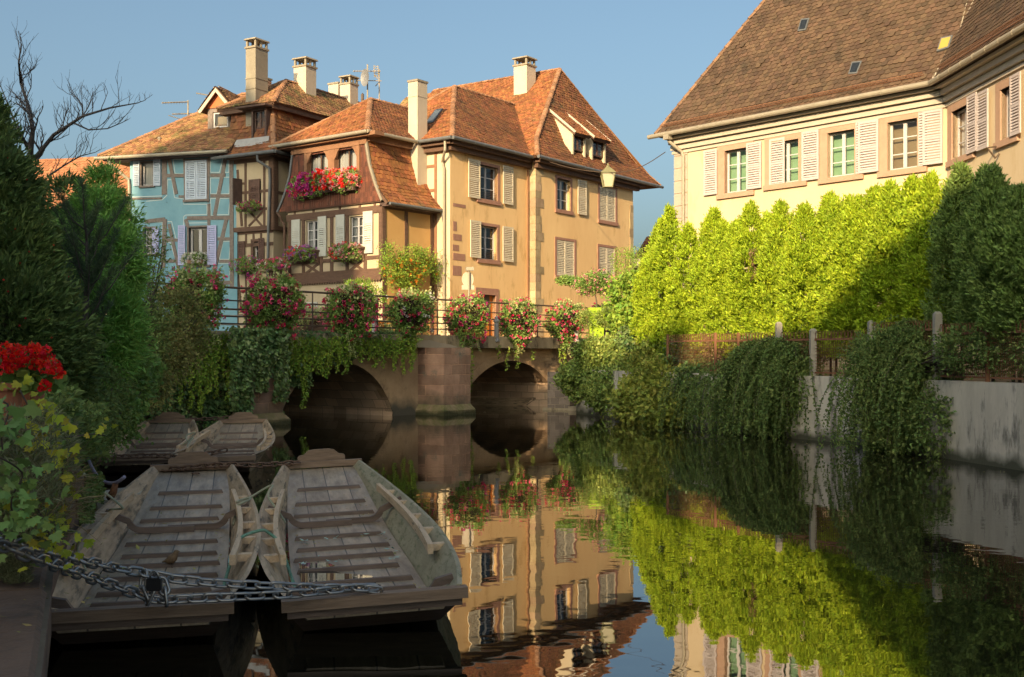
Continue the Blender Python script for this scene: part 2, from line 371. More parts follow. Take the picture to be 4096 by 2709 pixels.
def tiles(poly, w=0.19, ex=0.155, m=None, name='roof_tiles', parent=None, under=None):
    """real overlapping beavertail tiles over one roof plane (first edge = eave), plus the deck under them"""
    P = [np.asarray(p, float) for p in poly]
    e1 = unit(P[1] - P[0]); nr = np.cross(e1, P[2] - P[0] if len(P) == 3 else P[-1] - P[0]); nr = unit(nr)
    if nr[2] < 0: nr = -nr
    e2 = np.cross(nr, e1)
    if e2[2] < 0: e2 = -e2
    p2 = [(np.dot(p - P[0], e1), np.dot(p - P[0], e2)) for p in P]
    vmax = max(q[1] for q in p2)
    co = []; loops = []; starts = []; ph, ph2 = random.uniform(0, 6), random.uniform(0, 6)
    nrow = int(vmax / ex) + 1
    for r in range(nrow):
        v0 = r * ex - 0.03
        iv = poly_interval(p2, min(max(v0 + 0.05, 0.001), vmax - 0.001))
        if iv is None: continue
        k0 = math.floor(iv[0] / w) - 1; k1 = math.ceil(iv[1] / w) + 1
        for k in range(k0, k1 + 1):
            xc = (k + (0.5 if r % 2 else 0)) * w + random.uniform(-.006, .006); hw = w * 0.475
            if xc + hw < iv[0] or xc - hw > iv[1]: continue
            lift = random.uniform(0, 0.012) + (0.02 if random.random() < 0.03 else 0); vv = v0 + random.uniform(-.008, .008)
            L = ex * 1.45
            prof = [(-hw, vv+0.045, .030), (-hw*.62, vv+0.012, .034), (0, vv, .036), (hw*.62, vv+0.012, .034), (hw, vv+0.045, .030), (hw, vv+L, .006), (-hw, vv+L, .006)]
            b = len(co); pts = []
            for (x, v, h) in prof:
                x = xc + x; i2 = poly_interval(p2, min(max(v, 0.0005), vmax - 0.0005))
                if i2: x = min(max(x, i2[0]), i2[1])
                v = min(v, vmax)
                pts.append((x, v, h + lift))
            if max(p[0] for p in pts) - min(p[0] for p in pts) < 0.01: continue
            sg = lambda x, v: .028*(1+math.sin(x*.8+ph)*math.sin(v*1.1+ph2))*min(1, max(0, v/.8)) + .014*math.sin(x*2.3+ph2)
            for (x, v, h) in pts: co.append(P[0] + e1*x + e2*v + nr*(h + .014 + sg(x, v)))
            for (x, v, h) in pts[:5]: co.append(P[0] + e1*x + e2*v + nr*(h + .014 + sg(x, v) - .028))
            starts.append(len(loops)); loops += [b+i for i in range(7)]
            for i in range(4):
                starts.append(len(loops)); loops += [b+i+1, b+i, b+7+i, b+8+i]
    roof = MB(); roof.prism([p - nr*0.12 for p in P], nr*0.115)
    o = roof.build('roof', under or M['timber'], parent)
    link_mesh(name, np.array(co), loops, starts, m or M['tile_o'], o if parent is not None else None)
    return o
def ridge_caps(mb, a, b, r=0.12, L=0.36):
    a, b = np.asarray(a, float), np.asarray(b, float); n = max(1, int(np.linalg.norm(b-a)/L)); d = (b-a)/n; e = unit(d)
    side = unit(np.cross(e, (0,0,1))); up = np.cross(side, e)
    if up[2] < 0: up = -up
    for i in range(n):
        p = a + d*i; q = a + d*(i+1.12)
        vs = []
        for c, rr in ((p, r*1.12), (q, r*0.9)):
            for k in range(7):
                an = math.pi*k/6; vs.append(c + side*math.cos(an)*rr + up*(math.sin(an)*rr*0.8 - 0.03) + up*random.uniform(0,.008))
        mb.add(vs, [(k, k+1, 8+k, 7+k) for k in range(6)] + [list(range(7)), list(range(7,14))])
def caps(house, lines, P=lambda *a: V(*a), m=None, **k):
    for a, b in lines:
        mb = MB(); ridge_caps(mb, P(*a), P(*b), **k); mb.build('ridge_tiles', m or M['ridge'], house)
def gutter(mb, a, b, r=0.075, out=None):
    a, b = np.asarray(a, float), np.asarray(b, float)
    mb.tube([a, b], r, 10)
    n = int(np.linalg.norm(b-a)/0.8)
    for i in range(1, n+1):
        c = a + (b-a)*i/(n+1); e = unit(b-a)
        mb.tube([c - e*.015, c + e*.015], r*1.1, 10)
def shutter(F, house, t0, t1, z0, z1, m, d=0.05, slats=None, label=None, panel=False, open_side=0, name='shutter'):
    """louvred shutter leaf lying on plane F at depth d"""
    mb = MB(); w = t1 - t0; h = z1 - z0; s = min(0.07, w*0.13); th = 0.035
    def bx(a, b, c, e, d0, d1): mb.fbox(F, a, b, c, e, d0, d1)
    bx(t0, t0+s, z0, z1, d, d+th); bx(t1-s, t1, z0, z1, d, d+th)
    bx(t0+s, t1-s, z0, z0+s*1.3, d+.002, d+th-.002); bx(t0+s, t1-s, z1-s*1.1, z1, d+.002, d+th-.002)
    mid = z0 + h*0.48
    bx(t0+s, t1-s, mid-s*.5, mid+s*.5, d+.002, d+th-.002)
    if panel:
        bx(t0+s, t1-s, mid+s*.5+h*.2, z1-s*1.1, d+.006, d+th-.012); top = mid+s*.5+h*.2
        segs = [(z0+s*1.3, mid-s*.5), (mid+s*.5, top)]
        segs = [(mid-s*.5-h*.22, mid-s*.5), (mid+s*.5, top)]
        bx(t0+s, t1-s, z0+s*1.3, mid-s*.5-h*.22, d+.006, d+th-.012)
    else: segs = [(z0+s*1.3, mid-s*.5), (mid+s*.5, z1-s*1.1)]
    for a, b in segs:
        n = max(3, int((b-a)/0.075)); st = (b-a)/n
        for i in range(n):
            zc = a + st*(i+.5)
            mb.hexa([F.P(t0+s, zc-st*.42, d+.030), F.P(t1-s, zc-st*.42, d+.030), F.P(t1-s, zc-st*.30, d+.036), F.P(t0+s, zc-st*.30, d+.036),
                     F.P(t0+s, zc+st*.25, d+.002), F.P(t1-s, zc+st*.25, d+.002), F.P(t1-s, zc+st*.37, d+.008), F.P(t0+s, zc+st*.37, d+.008)])
    o = mb.build(name, m, house)
    if label: o['label'] = label
    return o
def window(F, house, r, wm=None, cols=2, rows=3, rec=0.16, surround=None, sw=0.13, sill=None, room='dark', curtain=False, arch=False, sproj=0.03, top_extra=0, thick=0.055):
    """casement in an opening r=(t0,t1,z0,z1)"""
    t0, t1, z0, z1 = r; wm = wm or M['wframe']
    mb = MB(); fr = thick; d0, d1 = -rec-.05, -rec
    mb.fbox(F, t0, t0+fr, z0, z1, d0, d1); mb.fbox(F, t1-fr, t1, z0, z1, d0, d1)
    mb.fbox(F, t0+fr, t1-fr, z0, z0+fr, d0+.002, d1-.002); mb.fbox(F, t0+fr, t1-fr, z1-fr, z1, d0+.002, d1-.002)
    for i in range(1, cols):
        c = t0 + (t1-t0)*i/cols; mb.fbox(F, c-fr*.8, c+fr*.8, z0+fr, z1-fr, d0+.004, d1+.006)
    for j in range(1, rows):
        c = z0 + (z1-z0)*j/rows; mb.fbox(F, t0+fr, t1-fr, c-.016, c+.016, d0+.012, d1-.006)
    o = mb.build('window', wm, house)
    g = MB(); g.poly([F.P(t0+.01, z0+.01, d0+.03), F.P(t1-.01, z0+.01, d0+.03), F.P(t1-.01, z1-.01, d0+.03), F.P(t0+.01, z1-.01, d0+.03)])
    g.build('pane', M['glass'], o)
    k = MB(); k.fbox(F, t0-.05, t1+.05, z0-.05, z1+.05, -rec-(.75 if room == 'dark' else .28), -rec-(.70 if room == 'dark' else .23))
    for (a, b, c, e) in ((t0-.05, t0-.01, z0-.05, z1+.05), (t1+.01, t1+.05, z0-.05, z1+.05)): k.fbox(F, a, b, c, e, -rec-(.70 if room == 'dark' else .23), -rec-.06)
    dk = .70 if room == 'dark' else .23; k.fbox(F, t0-.01, t1+.01, z1+.01, z1+.05, -rec-dk, -rec-.06); k.fbox(F, t0-.01, t1+.01, z0-.05, z0-.01, -rec-dk, -rec-.06)
    k.build('interior', M[room], o)
    if curtain:
        c = MB(); n = 60; vs = []
        for i in range(n+1):
            f = i/n; tt = t0+.03+(t1-t0-.06)*f; gap = 0.5 + 0.0
            dd = -rec-.14 + .035*math.sin(f*46) + .012*math.sin(f*101)
            vs += [F.P(tt, z0+.02, dd), F.P(tt, z1-.03, dd)]
        lo, hi = (0.44, 0.56) if cols > 1 else (2, 3)
        c.add(vs, [(2*i, 2*i+2, 2*i+3, 2*i+1) for i in range(n) if not (lo < (i+.5)/n < hi)])
        c.build('curtain', M['curtain'], o)
    if surround:
        s = MB(); a, b, c, e = t0-sw, t1+sw, z0-min(sw*1.1, .17), z1+sw*.8+top_extra
        s.fbox(F, a, t0, z0, z1, -rec-.01, sproj); s.fbox(F, t1, b, z0, z1, -rec-.01, sproj)
        s.fbox(F, a, b, z1, e, -rec-.01, sproj+.004); s.fbox(F, a-.03, b+.03, c, z0, -rec-.01, sproj+.05)
        s.build('window_surround', surround, o)
    return o
def chimney(house, base, w, dpt, top, m, ang=0, cap=True, cover=True, bands=(), ztaper=0, name='chimney'):
    """rectangular stack centred at base (x,y,z0) up to z=top, with open cap on four posts"""
    ax = V(math.cos(ang), math.sin(ang), 0)*w/2; ay = V(-math.sin(ang), math.cos(ang), 0)*dpt/2
    mb = MB(); x, y, z0 = base
    mb.obox((x, y, (z0+top)/2), ax, ay, (0,0,(top-z0)/2))
    for zb in bands: mb.obox((x, y, zb), ax*1.06, ay*1.06, (0,0,.02))
    o = mb.build(name, m, house)
    c = MB(); c.obox((x, y, top+.04), ax*1.13, ay*1.13, (0,0,.04))
    if cover:
        for sx in (-1, 1):
            for sy in (-1, 1): c.obox(V(x, y, top+.22)+ax*sx*.85+ay*sy*.85, unit(ax)*.045, unit(ay)*.045, (0,0,.14))
            c.obox(V(x, y, top+.22)+ay*sx*.85, unit(ax)*.04, unit(ay)*.04, (0,0,.14))
        p = V(x, y, top+.36)
        c.hexa([p-ax*1.2-ay*1.2, p+ax*1.2-ay*1.2, p+ax*1.2+ay*1.2, p-ax*1.2+ay*1.2] + [q+(0,0,.07) for q in (p-ax*1.12-ay*1.12, p+ax*1.12-ay*1.12, p+ax*1.12+ay*1.12, p-ax*1.12+ay*1.12)])
    c.build('chimney_cap', M['conc_cap'], o)
    return o
def raypt(x, y, p0, nr):
    d = px(x, y, 1.0) - V(0, 0, HC); o = V(0, 0, HC); k = np.dot(np.asarray(p0) - o, nr) / np.dot(d, nr); return o + d * k
def pnorm(P):
    n = unit(np.cross(P[1]-P[0], P[2]-P[0])); return n if n[2] > 0 else -n
def bank_edge(pts, z0, z1, th): pass

# ------------------------------------------------------------------ setting: water, ground, street
ZS = 2.6
wm = bpy.data.materials.new('canal_water'); wm.use_nodes = True
N = wm.node_tree.nodes; L = wm.node_tree.links; b = N["Principled BSDF"]
b.inputs["Base Color"].default_value = (0.010, 0.009, 0.005, 1); b.inputs["Roughness"].default_value = 0.015; b.inputs["IOR"].default_value = 2.5
b.inputs["Specular IOR Level"].default_value = 0.5
g = N.new("ShaderNodeNewGeometry"); mp = N.new("ShaderNodeMapping"); mp.inputs["Scale"].default_value = (1.0, 1.0, 1.0); L.new(g.outputs["Position"], mp.inputs[0])
n1 = N.new("ShaderNodeTexNoise"); n1.inputs["Scale"].default_value = 2.6; n1.inputs["Detail"].default_value = 2; n1.inputs["Roughness"].default_value = 0.45; L.new(mp.outputs[0], n1.inputs["Vector"])
n2 = N.new("ShaderNodeTexNoise"); n2.inputs["Scale"].default_value = 0.22; n2.inputs["Detail"].default_value = 2; L.new(g.outputs["Position"], n2.inputs["Vector"])
r2 = N.new("ShaderNodeMapRange"); r2.inputs[1].default_value = 0.42; r2.inputs[2].default_value = 0.68; r2.inputs[3].default_value = 0.25; r2.inputs[4].default_value = 1.0
L.new(n2.outputs["Fac"], r2.inputs[0])
bp = N.new("ShaderNodeBump"); bp.inputs["Distance"].default_value = 0.0032; L.new(n1.outputs["Fac"], bp.inputs["Height"]); L.new(r2.outputs[0], bp.inputs["Strength"])
L.new(bp.outputs[0], b.inputs["Normal"])
M['ground'] = mat('earth', (0.10, 0.08, 0.055), (0.16, 0.13, 0.09), scale=3, bump=0.4)
M['paving'] = mat('street_paving', (0.24, 0.20, 0.16), (0.30, 0.26, 0.21), scale=3, bump=0.3)
M['quay'] = mat('worn_quay_sandstone', (0.13, 0.08, 0.055), (0.21, 0.135, 0.095), scale=3.5, bump=0.7, bscale=14, c3=(0.05, 0.045, 0.035), s3=1.6, f3=0.54, bdist=0.03)
M['concrete'] = mat('weathered_concrete', (0.44, 0.40, 0.34), (0.64, 0.58, 0.50), scale=1.6, stretch=(1.6, 1.6, 0.45), bump=0.3, bscale=14, c3=(0.20, 0.18, 0.155), s3=2.2, f3=0.53, tide=((0.07,0.07,0.045), .30))
BU = unit((.61, .79)); 
M['stone'] = mat('red_sandstone_blocks', (0.33, 0.19, 0.135), (0.50, 0.31, 0.225), scale=1.6, bump=0.8, bscale=9, brick=((BU[0]+.3, BU[1]-.25), 0.75, 0.36, (1.5, 1.45, 1.35), 0.26), c3=(0.22, 0.20, 0.16), s3=1.1, f3=0.56, bdist=0.03, tide=((0.10,0.09,0.06), .9))
M['arch_st'] = mat('dark_vault_stone', (0.50, 0.35, 0.24), (0.68, 0.50, 0.36), scale=1.2, bump=0.8, bscale=8, brick=(unit((-.79, .61)), 0.6, 0.3, (0.45, 0.45, 0.45), 0.3), bdist=0.03)
M['spandrel'] = mat('stained_render_stone', (0.34, 0.22, 0.13), (0.50, 0.35, 0.22), scale=1.4, bump=0.8, bscale=9, c3=(0.16, 0.105, 0.07), s3=1.0, f3=0.52, bdist=0.03, tide=((0.10,0.09,0.07), .6))
M['slab'] = mat('stained_concrete_slab', (0.34, 0.27, 0.18), (0.54, 0.45, 0.32), scale=2.2, stretch=(1, 1, .6), bump=0.6, bscale=12, c3=(0.075, 0.06, 0.045), s3=1.3, f3=0.52, bdist=0.02)
M['moss'] = mat('mossy_stone', (0.13, 0.14, 0.04), (0.30, 0.22, 0.14), scale=2.5, bump=0.9, bscale=9, bdist=0.05, tide=((0.05,0.05,0.02), .2))

def struct(mb, name, m): return tag(mb.build(name, m), kind='structure')
# canal outline: left bank, right bank (x, y)
LB = [(-.95, 2.0), (-1.99, 4.85), (-3.36, 8.5), (-4.8, 12.9), (-7.3, 19.0), (-9.9, 26.0), (-11.2, 30.5)]
RB = [(10.6, 3.0), (9.95, 14.0), (9.25, 20.8), (8.0, 27.2), (5.8, 31.2), (3.6, 37.0), (2.3, 41.2)]
w = MB(); w.poly([(-14, 2, 0), (14, 2, 0), (12, 60, 0), (-40, 62, 0), (-16, 28, 0)]); struct(w, 'water', wm)
FBr = Face((-2.2, 42.0), (.61, .79))      # bridge elevation; t in metres along it
def BR(t, z, d=0): return FBr.P(t, z, d)
gm = MB()
far = 900
wl = [BR(-9.0, 0, -.2)[:2], BR(-9.0, 0, -8)[:2]]
# one sheet: left bank, right bank and near bank around the canal, street level behind the bridge
lb = [V(x, y, .72) for x, y in LB]
for p, q in zip(lb[:-1], lb[1:]):
    gm.poly([p, q, (q[0]-3, q[1]+.5, q[2]+.25), (p[0]-3, p[1]+.5, p[2]+.25)])
    gm.poly([(p[0]-3, p[1]+.5, p[2]+.25), (q[0]-3, q[1]+.5, q[2]+.25), (-far, q[1], 2.0), (-far, p[1], 2.0)])
rb = [V(x, y, 1.52) for x, y in RB]
for p, q in zip(rb[:-1], rb[1:]):
    gm.poly([q, p, (p[0]+3.5, p[1]+1, 1.6), (q[0]+3.5, q[1]+1, 1.6)])
    gm.poly([(q[0]+3.5, q[1]+1, 1.6), (p[0]+3.5, p[1]+1, 1.6), (far, p[1], 2.4), (far, q[1], 2.4)])
gm.poly([(-far, -far, .4), (far, -far, .4), (far, 2.9, .4), (-far, 1.9, .4)])
struct(gm, 'ground', M['ground'])
st = MB(); a = BR(-40, ZS, -.1); c = BR(60, ZS, -.1)
st.poly([BR(-60, ZS, -.1), BR(70, ZS, -.1), (far, far*0.9, ZS), (far, 2500, ZS), (-2500, 2500, ZS), (-2500, 40, ZS)])
struct(st, 'street', M['paving'])
cl = MB(); 
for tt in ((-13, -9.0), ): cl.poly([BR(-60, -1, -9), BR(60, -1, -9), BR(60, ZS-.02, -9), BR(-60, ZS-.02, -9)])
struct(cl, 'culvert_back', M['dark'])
bed = MB(); bed.poly([(-60, 2, -.9), (60, 2, -.9), (60, 70, -.9), (-60, 70, -.9)]); struct(bed, 'canal_bed', M['ground'])

# stone quay edge on the left: one thing of big coping blocks
q = thing('quay_wall', (-3.2, 8.5, 0), 'low worn red sandstone quay edge beside the moored boats at the lower left', 'quay wall')
mb = MB(); 
for i, (p, r) in enumerate(zip(LB[:-1], LB[1:])):
    p, r = V(*p, 0), V(*r, 0); L_ = np.linalg.norm(r-p); e = (r-p)/L_; o = V(-e[1], e[0], 0); n = max(1, int(L_/1.3))
    for k in range(n):
        a = p + e*(L_*k/n+.008); c = p + e*(L_*(k+1)/n-.008); j = random.uniform(-.02, .02); zt = .75 + random.uniform(-.012, .012)
        b0 = -e*0
        A, B_, C_, D_ = a - o*(.0+j), c - o*(.0+j), c + o*.55, a + o*.55
        s = .05
        mb.hexa([A+(0,0,.48), B_+(0,0,.48), C_+(0,0,.48), D_+(0,0,.48), A+(0,0,zt-s), B_+(0,0,zt-s), C_+(0,0,zt-s), D_+(0,0,zt-s)])
        mb.hexa([A+(0,0,zt-s), B_+(0,0,zt-s), C_+(0,0,zt-s), D_+(0,0,zt-s), A+o*s+(0,0,zt), B_+o*s+(0,0,zt), C_+(0,0,zt), D_+(0,0,zt)])
mb.build('coping', M['quay'], q)
mb = MB()
for p, r in zip(LB[:-1], LB[1:]): mb.prism([(p[0]-.06, p[1], -.9), (r[0]-.06, r[1], -.9), (r[0]-.06, r[1], .479), (p[0]-.06, p[1], .479)], (-.3, .02, 0))
mb.build('wall_face', M['quay'], q)
pv = MB(); pv.hexa([(-3.2,2,.62),(-1.6,2,.62),(-3.9,9,.62),(-6,9,.62),(-3.2,2,.745),(-1.56,2,.745),(-3.72,9,.745),(-6,9,.745)]); pv.build('paving', M['quay'], q)

# concrete embankment wall on the right, in panels
emb = thing('embankment_wall', (8.0, 27.2, 0), 'streaked grey concrete retaining wall along the right side of the canal', 'retaining wall')
mb = MB(); cp = MB()
for (p, r) in zip(RB[:-1], RB[1:]):
    p, r = V(*p, 0), V(*r, 0); L_ = np.linalg.norm(r-p); e = (r-p)/L_; o = V(e[1], -e[0], 0); n = max(1, int(L_/3.2))
    for k in range(n):
        a = p + e*(L_*k/n+.006); c = p + e*(L_*(k+1)/n-.006)
        mb.hexa([a+(0,0,-.9), c+(0,0,-.9), c+o*.35+(0,0,-.9), a+o*.35+(0,0,-.9), a+(0,0,1.58), c+(0,0,1.58), c+o*.35+(0,0,1.58), a+o*.35+(0,0,1.58)])
mb.build('panel', M['concrete'], emb)

# ------------------------------------------------------------------ bridge
br = thing('stone_bridge', BR(0, 0), 'two arched red sandstone bridge carrying flower baskets over the canal', 'bridge')
def arch_z(t, c, hw, zs, zc):
    k = (t - c) / hw
    if abs(k) >= 1: return None
    rise = zc - zs; rr = (hw*hw + rise*rise) / (2*rise); x = k*hw
    return zc - rr + math.sqrt(max(rr*rr - x*x, 0))
t1a, t1b = FBr.t(1118), FBr.t(1568); t2a, t2b = FBr.t(1880), FBr.t(2192)
A1_ = ((t1a+t1b)/2, (t1b-t1a)/2, 0.15, 1.88); A2_ = ((t2a+t2b)/2, (t2b-t2a)/2, 0.95, 1.87)
mb = MB(); ZT = 2.36
ts = np.linspace(-30, 16, 461)
for a, c in zip(ts[:-1], ts[1:]):
    m_ = (a+c)/2; lo = [-.9, -.9]
    for A in (A1_, A2_):
        if abs(m_-A[0]) < A[1]:
            lo = [arch_z(a, *A) or A[2], arch_z(c, *A) or A[2]]
    mb.poly([BR(a, lo[0]), BR(c, lo[1]), BR(c, ZT), BR(a, ZT)])
mb.build('spandrel_wall', M['spandrel'], br)
for A in (A1_, A2_):
    vb = MB(); ring = MB(); n = 28; us = [A[0] - A[1]*math.cos(math.pi*i/n) for i in range(n+1)]
    pr = [(us[0], -.9)] + [(u, arch_z(u, *A) or A[2]) for u in us] + [(us[-1], -.9)]
    for (a, za), (c, zc) in zip(pr[:-1], pr[1:]): vb.poly([BR(a, za), BR(c, zc), BR(c, zc, -8.9), BR(a, za, -8.9)])
    for (a, za), (c, zc) in zip(pr[1:-2], pr[2:-1]):
        def outp(u, z):
            dx, dz = (u-A[0])/A[1], (z-A[2]+.9)/1.8; l = math.hypot(dx, dz); return u+dx/l*.34, min(z+dz/l*.34, ZT-.01)
        oa, oc = outp(a, za), outp(c, zc)
        ring.prism([BR(a, za, -.3), BR(c, zc, -.3), BR(*oc, -.3), BR(*oa, -.3)], FBr.n.tolist()+[0] if False else np.append(FBr.n, 0)*.325)
    vb.build('vault', M['arch_st'], br); ring.build('arch_ring', M['spandrel'], br)
mb = MB()
mb.fbox(FBr, -30, 16, ZT, 2.80, -3.9, .34)
o = mb.build('deck_slab', M['slab'], br)
# pier between the arches and abutment at the left
def pier(t0, t1, d, ztop, base=.13, slope=True):
    m_ = MB(); m_.fbox(FBr, t0, t1, .32, ztop, -.05, d); m_.build('pier', M['stone'], br)
    f = MB(); f.fbox(FBr, t0-base, t1+base, -.9, .16, -.05, d+base)
    f.hexa([BR(t0-base, .16, 0), BR(t1+base, .16, 0), BR(t1+base, .16, d+base), BR(t0-base, .16, d+base), BR(t0, .36, 0), BR(t1, .36, 0), BR(t1, .36, d), BR(t0, .36, d)])
    f.build('pier_foot', M['moss'], br)
tp = FBr.off(1.2).t(1775)
pier(tp, FBr.off(1.2).t(1882), 1.2, ZT-.01)
tq = FBr.off(.7).t(958)
pier(tq, FBr.off(.7).t(1132), .7, ZT-.01, base=.16)
tr = FBr.off(.0).t(2330)
pier(tr, tr+2.6, .5, ZT-.01, base=.1)

# railing: posts and six rails, one thing; a lower one along the far side of the street
def railing(F, d, t0, t1, zb, zt, rails, label, posts, m, tops=.034):
    th = thing('railing', F.P((t0+t1)/2, zb, d), label, 'railing')
    r = MB(); r.tube([F.P(t0, zt, d), F.P(t1, zt, d)], tops, 10)
    r.build('handrail', m, th)
    for z in rails: MB().tube([F.P(t0, z, d), F.P(t1, z, d)], .021, 8).build('rail', m, th)
    for t in posts:
        p = MB(); p.fbox(F, t-.014, t+.014, zb, zt, d-.02, d+.02); p.fbox(F, t-.06, t+.06, zb, zb+.03, d-.07, d+.07); p.build('post', m, th)
    return th
posts = [FBr.off(.2).t(x) for x in (700, 985, 1250, 1510, 1750, 1960, 2150, 2400, 2560)]
railing(FBr, .2, -14, 13, 2.8, 4.08, [3.70, 3.45, 3.23, 3.02], 'dark iron railing of thin horizontal bars along the near edge of the bridge', posts, M['iron'])
railing(FBr, -3.7, -8, 2, 2.8, 3.62, [3.42, 3.12], 'low pale metal railing on the far side of the bridge street', [FBr.off(-3.7).t(x) for x in (1258, 1500, 1780)], M['zinc'], tops=.02)

# stone landing block right of the arch
lw = thing('landing_wall', gp(2260, 1640, 0), 'grey and pink block wall with a flat ledge just right of the smaller bridge arch', 'stone wall')
FL = Face(gp(2190, 1640, 0)[:2], (.86, -.5)); FL.n = np.array([-.5, -.86])
mb = MB(); mb.fbox(FL, 0, .95, -.9, 1.45, -2.6, 0); mb.build('block_wall', mat('grey_pink_blocks', (0.22, 0.17, 0.14), (0.30, 0.24, 0.20), scale=2, bump=0.8, bscale=10, brick=((.9, -.5), 0.42, 0.26, (1.5, 1.5, 1.4), 0.26), bdist=.03), lw)
mb = MB(); mb.fbox(FL, .95, 4.2, -.9, .16, -2.6, .12); mb.fbox(FL, -.15, .95, -.9, .08, -2.6, .1); mb.build('ledge', M['slab'], lw)
mb = MB(); mb.fbox(FL, .95, 4.2, .16, 1.45, -2.8, -1.2); mb.build('back_wall', M['stone'], lw)

# ------------------------------------------------------------------ ochre house (two roofs)
FA = Face((-2.53, 47), (.58, .815)); FAL = Face((-2.53, 47), (-.815, .58)); FA2 = FA.off(.39)
hA = thing('ochre_house', (-2.53, 47, ZS), 'ochre plastered house with orange tiled roofs, cream shutters and yellow stone quoins', 'house')
wA = []
w1 = FA.rect(1916, 1990, 657, 807); w2 = FA.rect(1918, 1988, 900, 1043); dr = (FA.t(1912), FA.t(1982), ZS, FA.z(1912, 1177))
mb = MB(); wall_rect(mb, FA, 0, 5.62, ZS, 10.75, [w1, w2, dr]); 
w3 = FA2.rect(2228, 2281, 712, 846); w4 = FA2.rect(2398, 2462, 745, 891); w5 = FA2.rect(2226, 2297, 958, 1109); w6 = FA2.rect(2396, 2459, 986, 1122)
w7 = FA2.rect(2219, 2294, 1222, 1330); w8 = FA2.rect(2398, 2478, 1230, 1335)
tA0, tA1 = 5.62, FA2.t(2532)
wall_rect(mb, FA2, tA0, tA1, ZS, 10.75, [w3, w4, w5, w6, w7, w8])
mb.poly([FA.P(5.62, ZS, 0), FA.P(5.62, ZS, .39), FA.P(5.62, 10.75, .39), FA.P(5.62, 10.75, 0)])
mb.poly([FA.P(tA1, ZS, .39), FA.P(tA1, ZS, -9), FA.P(tA1, 10.75, -9), FA.P(tA1, 10.75, .39)])
mb.build('wall', M['ochre'], hA)
mb = MB(); wall_rect(mb, FAL, 0, 7, ZS, 10.75); mb.build('side_wall', M['cream'], hA)
s = MB()
for (a, b_) in (((.75, ZS), (.75, 10.5)), ((1.55, 9.4), (.85, 6.4)), ((0.3, ZS), (.3, 10.5))): s.fbar(FAL, a, b_, .13 if a[0] != .3 else .04, .002, .03)
for z in (4.9, 6.4, 7.6, 8.9, 9.9): s.fbar(FAL, (.75, z), (1.9, z), .12, .002, .028)
s.build('timber_frame', M['timber_r'], hA)
# eaves boards
s = MB(); s.fbox(FA, -.2, 5.62, 10.45, 10.72, 0.005, .22); s.fbox(FA, -.3, 5.3, 10.66, 10.84, 0.0, .40); s.fbox(FA2, 5.5, tA1+.3, 10.45, 10.70, .005, .22); s.fbox(FA2, 5.4, tA1+.6, 10.66, 10.84, 0, .42)
s.fbox(FAL, 0.005, 4, 10.45, 10.72, .005, .22); s.fbox(FAL, -.3, 4, 10.66, 10.83, 0, .40)
s.build('eaves_board', M['timber'], hA)
# roofs
rA = [tiles([FA.P(-.45,10.9,.45), FA.P(5.9,10.9,.45), FA.P(9.4,14.2,-3), FA.P(4.07,14.2,-3)], m=M['tile_o2'], parent=hA),
 tiles([FA.P(-.45,10.9,-6.45), FA.P(-.45,10.9,.45), FA.P(4.07,14.2,-3)], m=M['tile_o'], parent=hA),
 tiles([FA.P(5.1,10.9,.84), FA.P(16.5,10.9,.84), FA.P(15.3,11.9,.05), FA.P(6.2,11.9,.05)], m=M['tile_o2'], parent=hA),
 tiles([FA.P(6.2,11.9,.05), FA.P(15.3,11.9,.05), FA.P(11.1,16.25,-1.9)], m=M['tile_o2'], parent=hA),
 tiles([FA.P(5.1,10.9,-8), FA.P(5.1,10.9,.84), FA.P(6.2,11.9,.05), FA.P(6.2,11.9,-8)], m=M['tile_o'], parent=hA),
 tiles([FA.P(6.2,11.9,-10), FA.P(6.2,11.9,.05), FA.P(11.1,16.25,-1.9), FA.P(11.1,16.25,-10)], m=M['tile_o'], parent=hA)]
s = MB(); s.prism([FA.P(16.5,10.8,.84), FA.P(16.5,10.8,-9), FA.P(11.1,16.2,-9), FA.P(11.1,16.2,-1.9)], (0,0,.06)); s.build('roof', M['tile_o2'], hA)
s = MB(); s.poly([FA.P(5.1,10.8,-9.9), FA.P(16.5,10.8,-9.9), FA.P(11.1,16.2,-9.9)]); s.poly([FA.P(0,ZS,-9.8), FA.P(tA1,ZS,-9.8), FA.P(tA1,10.9,-9.8), FA.P(0,10.9,-9.8)]); s.build('rear_wall', M['ochre'], hA)
caps(hA, (((-.45,10.9,.45), (4.07,14.25,-3)), ((4.07,14.25,-3), (9.3,14.25,-3)), ((5.1,10.92,.84), (6.2,11.95,.05)), ((6.2,11.95,.05), (11.1,16.3,-1.9)), ((11.1,16.3,-1.9), (11.1,16.3,-9.9)), ((16.5,10.92,.84), (15.3,11.95,.05)), ((15.3,11.95,.05), (11.1,16.3,-1.9)), ((-.45,10.9,-6.45), (4.07,14.25,-3))), FA.P)
v = MB(); v.bar(FA.P(5.55,11.2,.25), FA.P(8.95,14.27,-2.95), .10, .03); v.build('valley_flashing', M['lead'], hA)
gt = MB(); gutter(gt, FA.P(-.5,10.86,.55), FA.P(5.2,10.86,.55)); gutter(gt, FA.P(5.05,10.84,.94), FA.P(16.6,10.84,.94)); gutter(gt, FA.P(-.55,10.86,.5), FA.P(-.55,10.86,-1.6)); gt.build('gutter', M['zinc_d'], hA)
dp = MB(); e0 = FAL.P(.4, 10.8, .5)
dp.tube([FA.P(-.45,10.85,.1), FA.P(-.45,10.4,.1), FAL.P(.30,10.0,.14), FAL.P(.22,9.7,.12), FAL.P(.22,ZS,.12)], .055, 8); dp.build('downpipe', M['zinc'], hA)
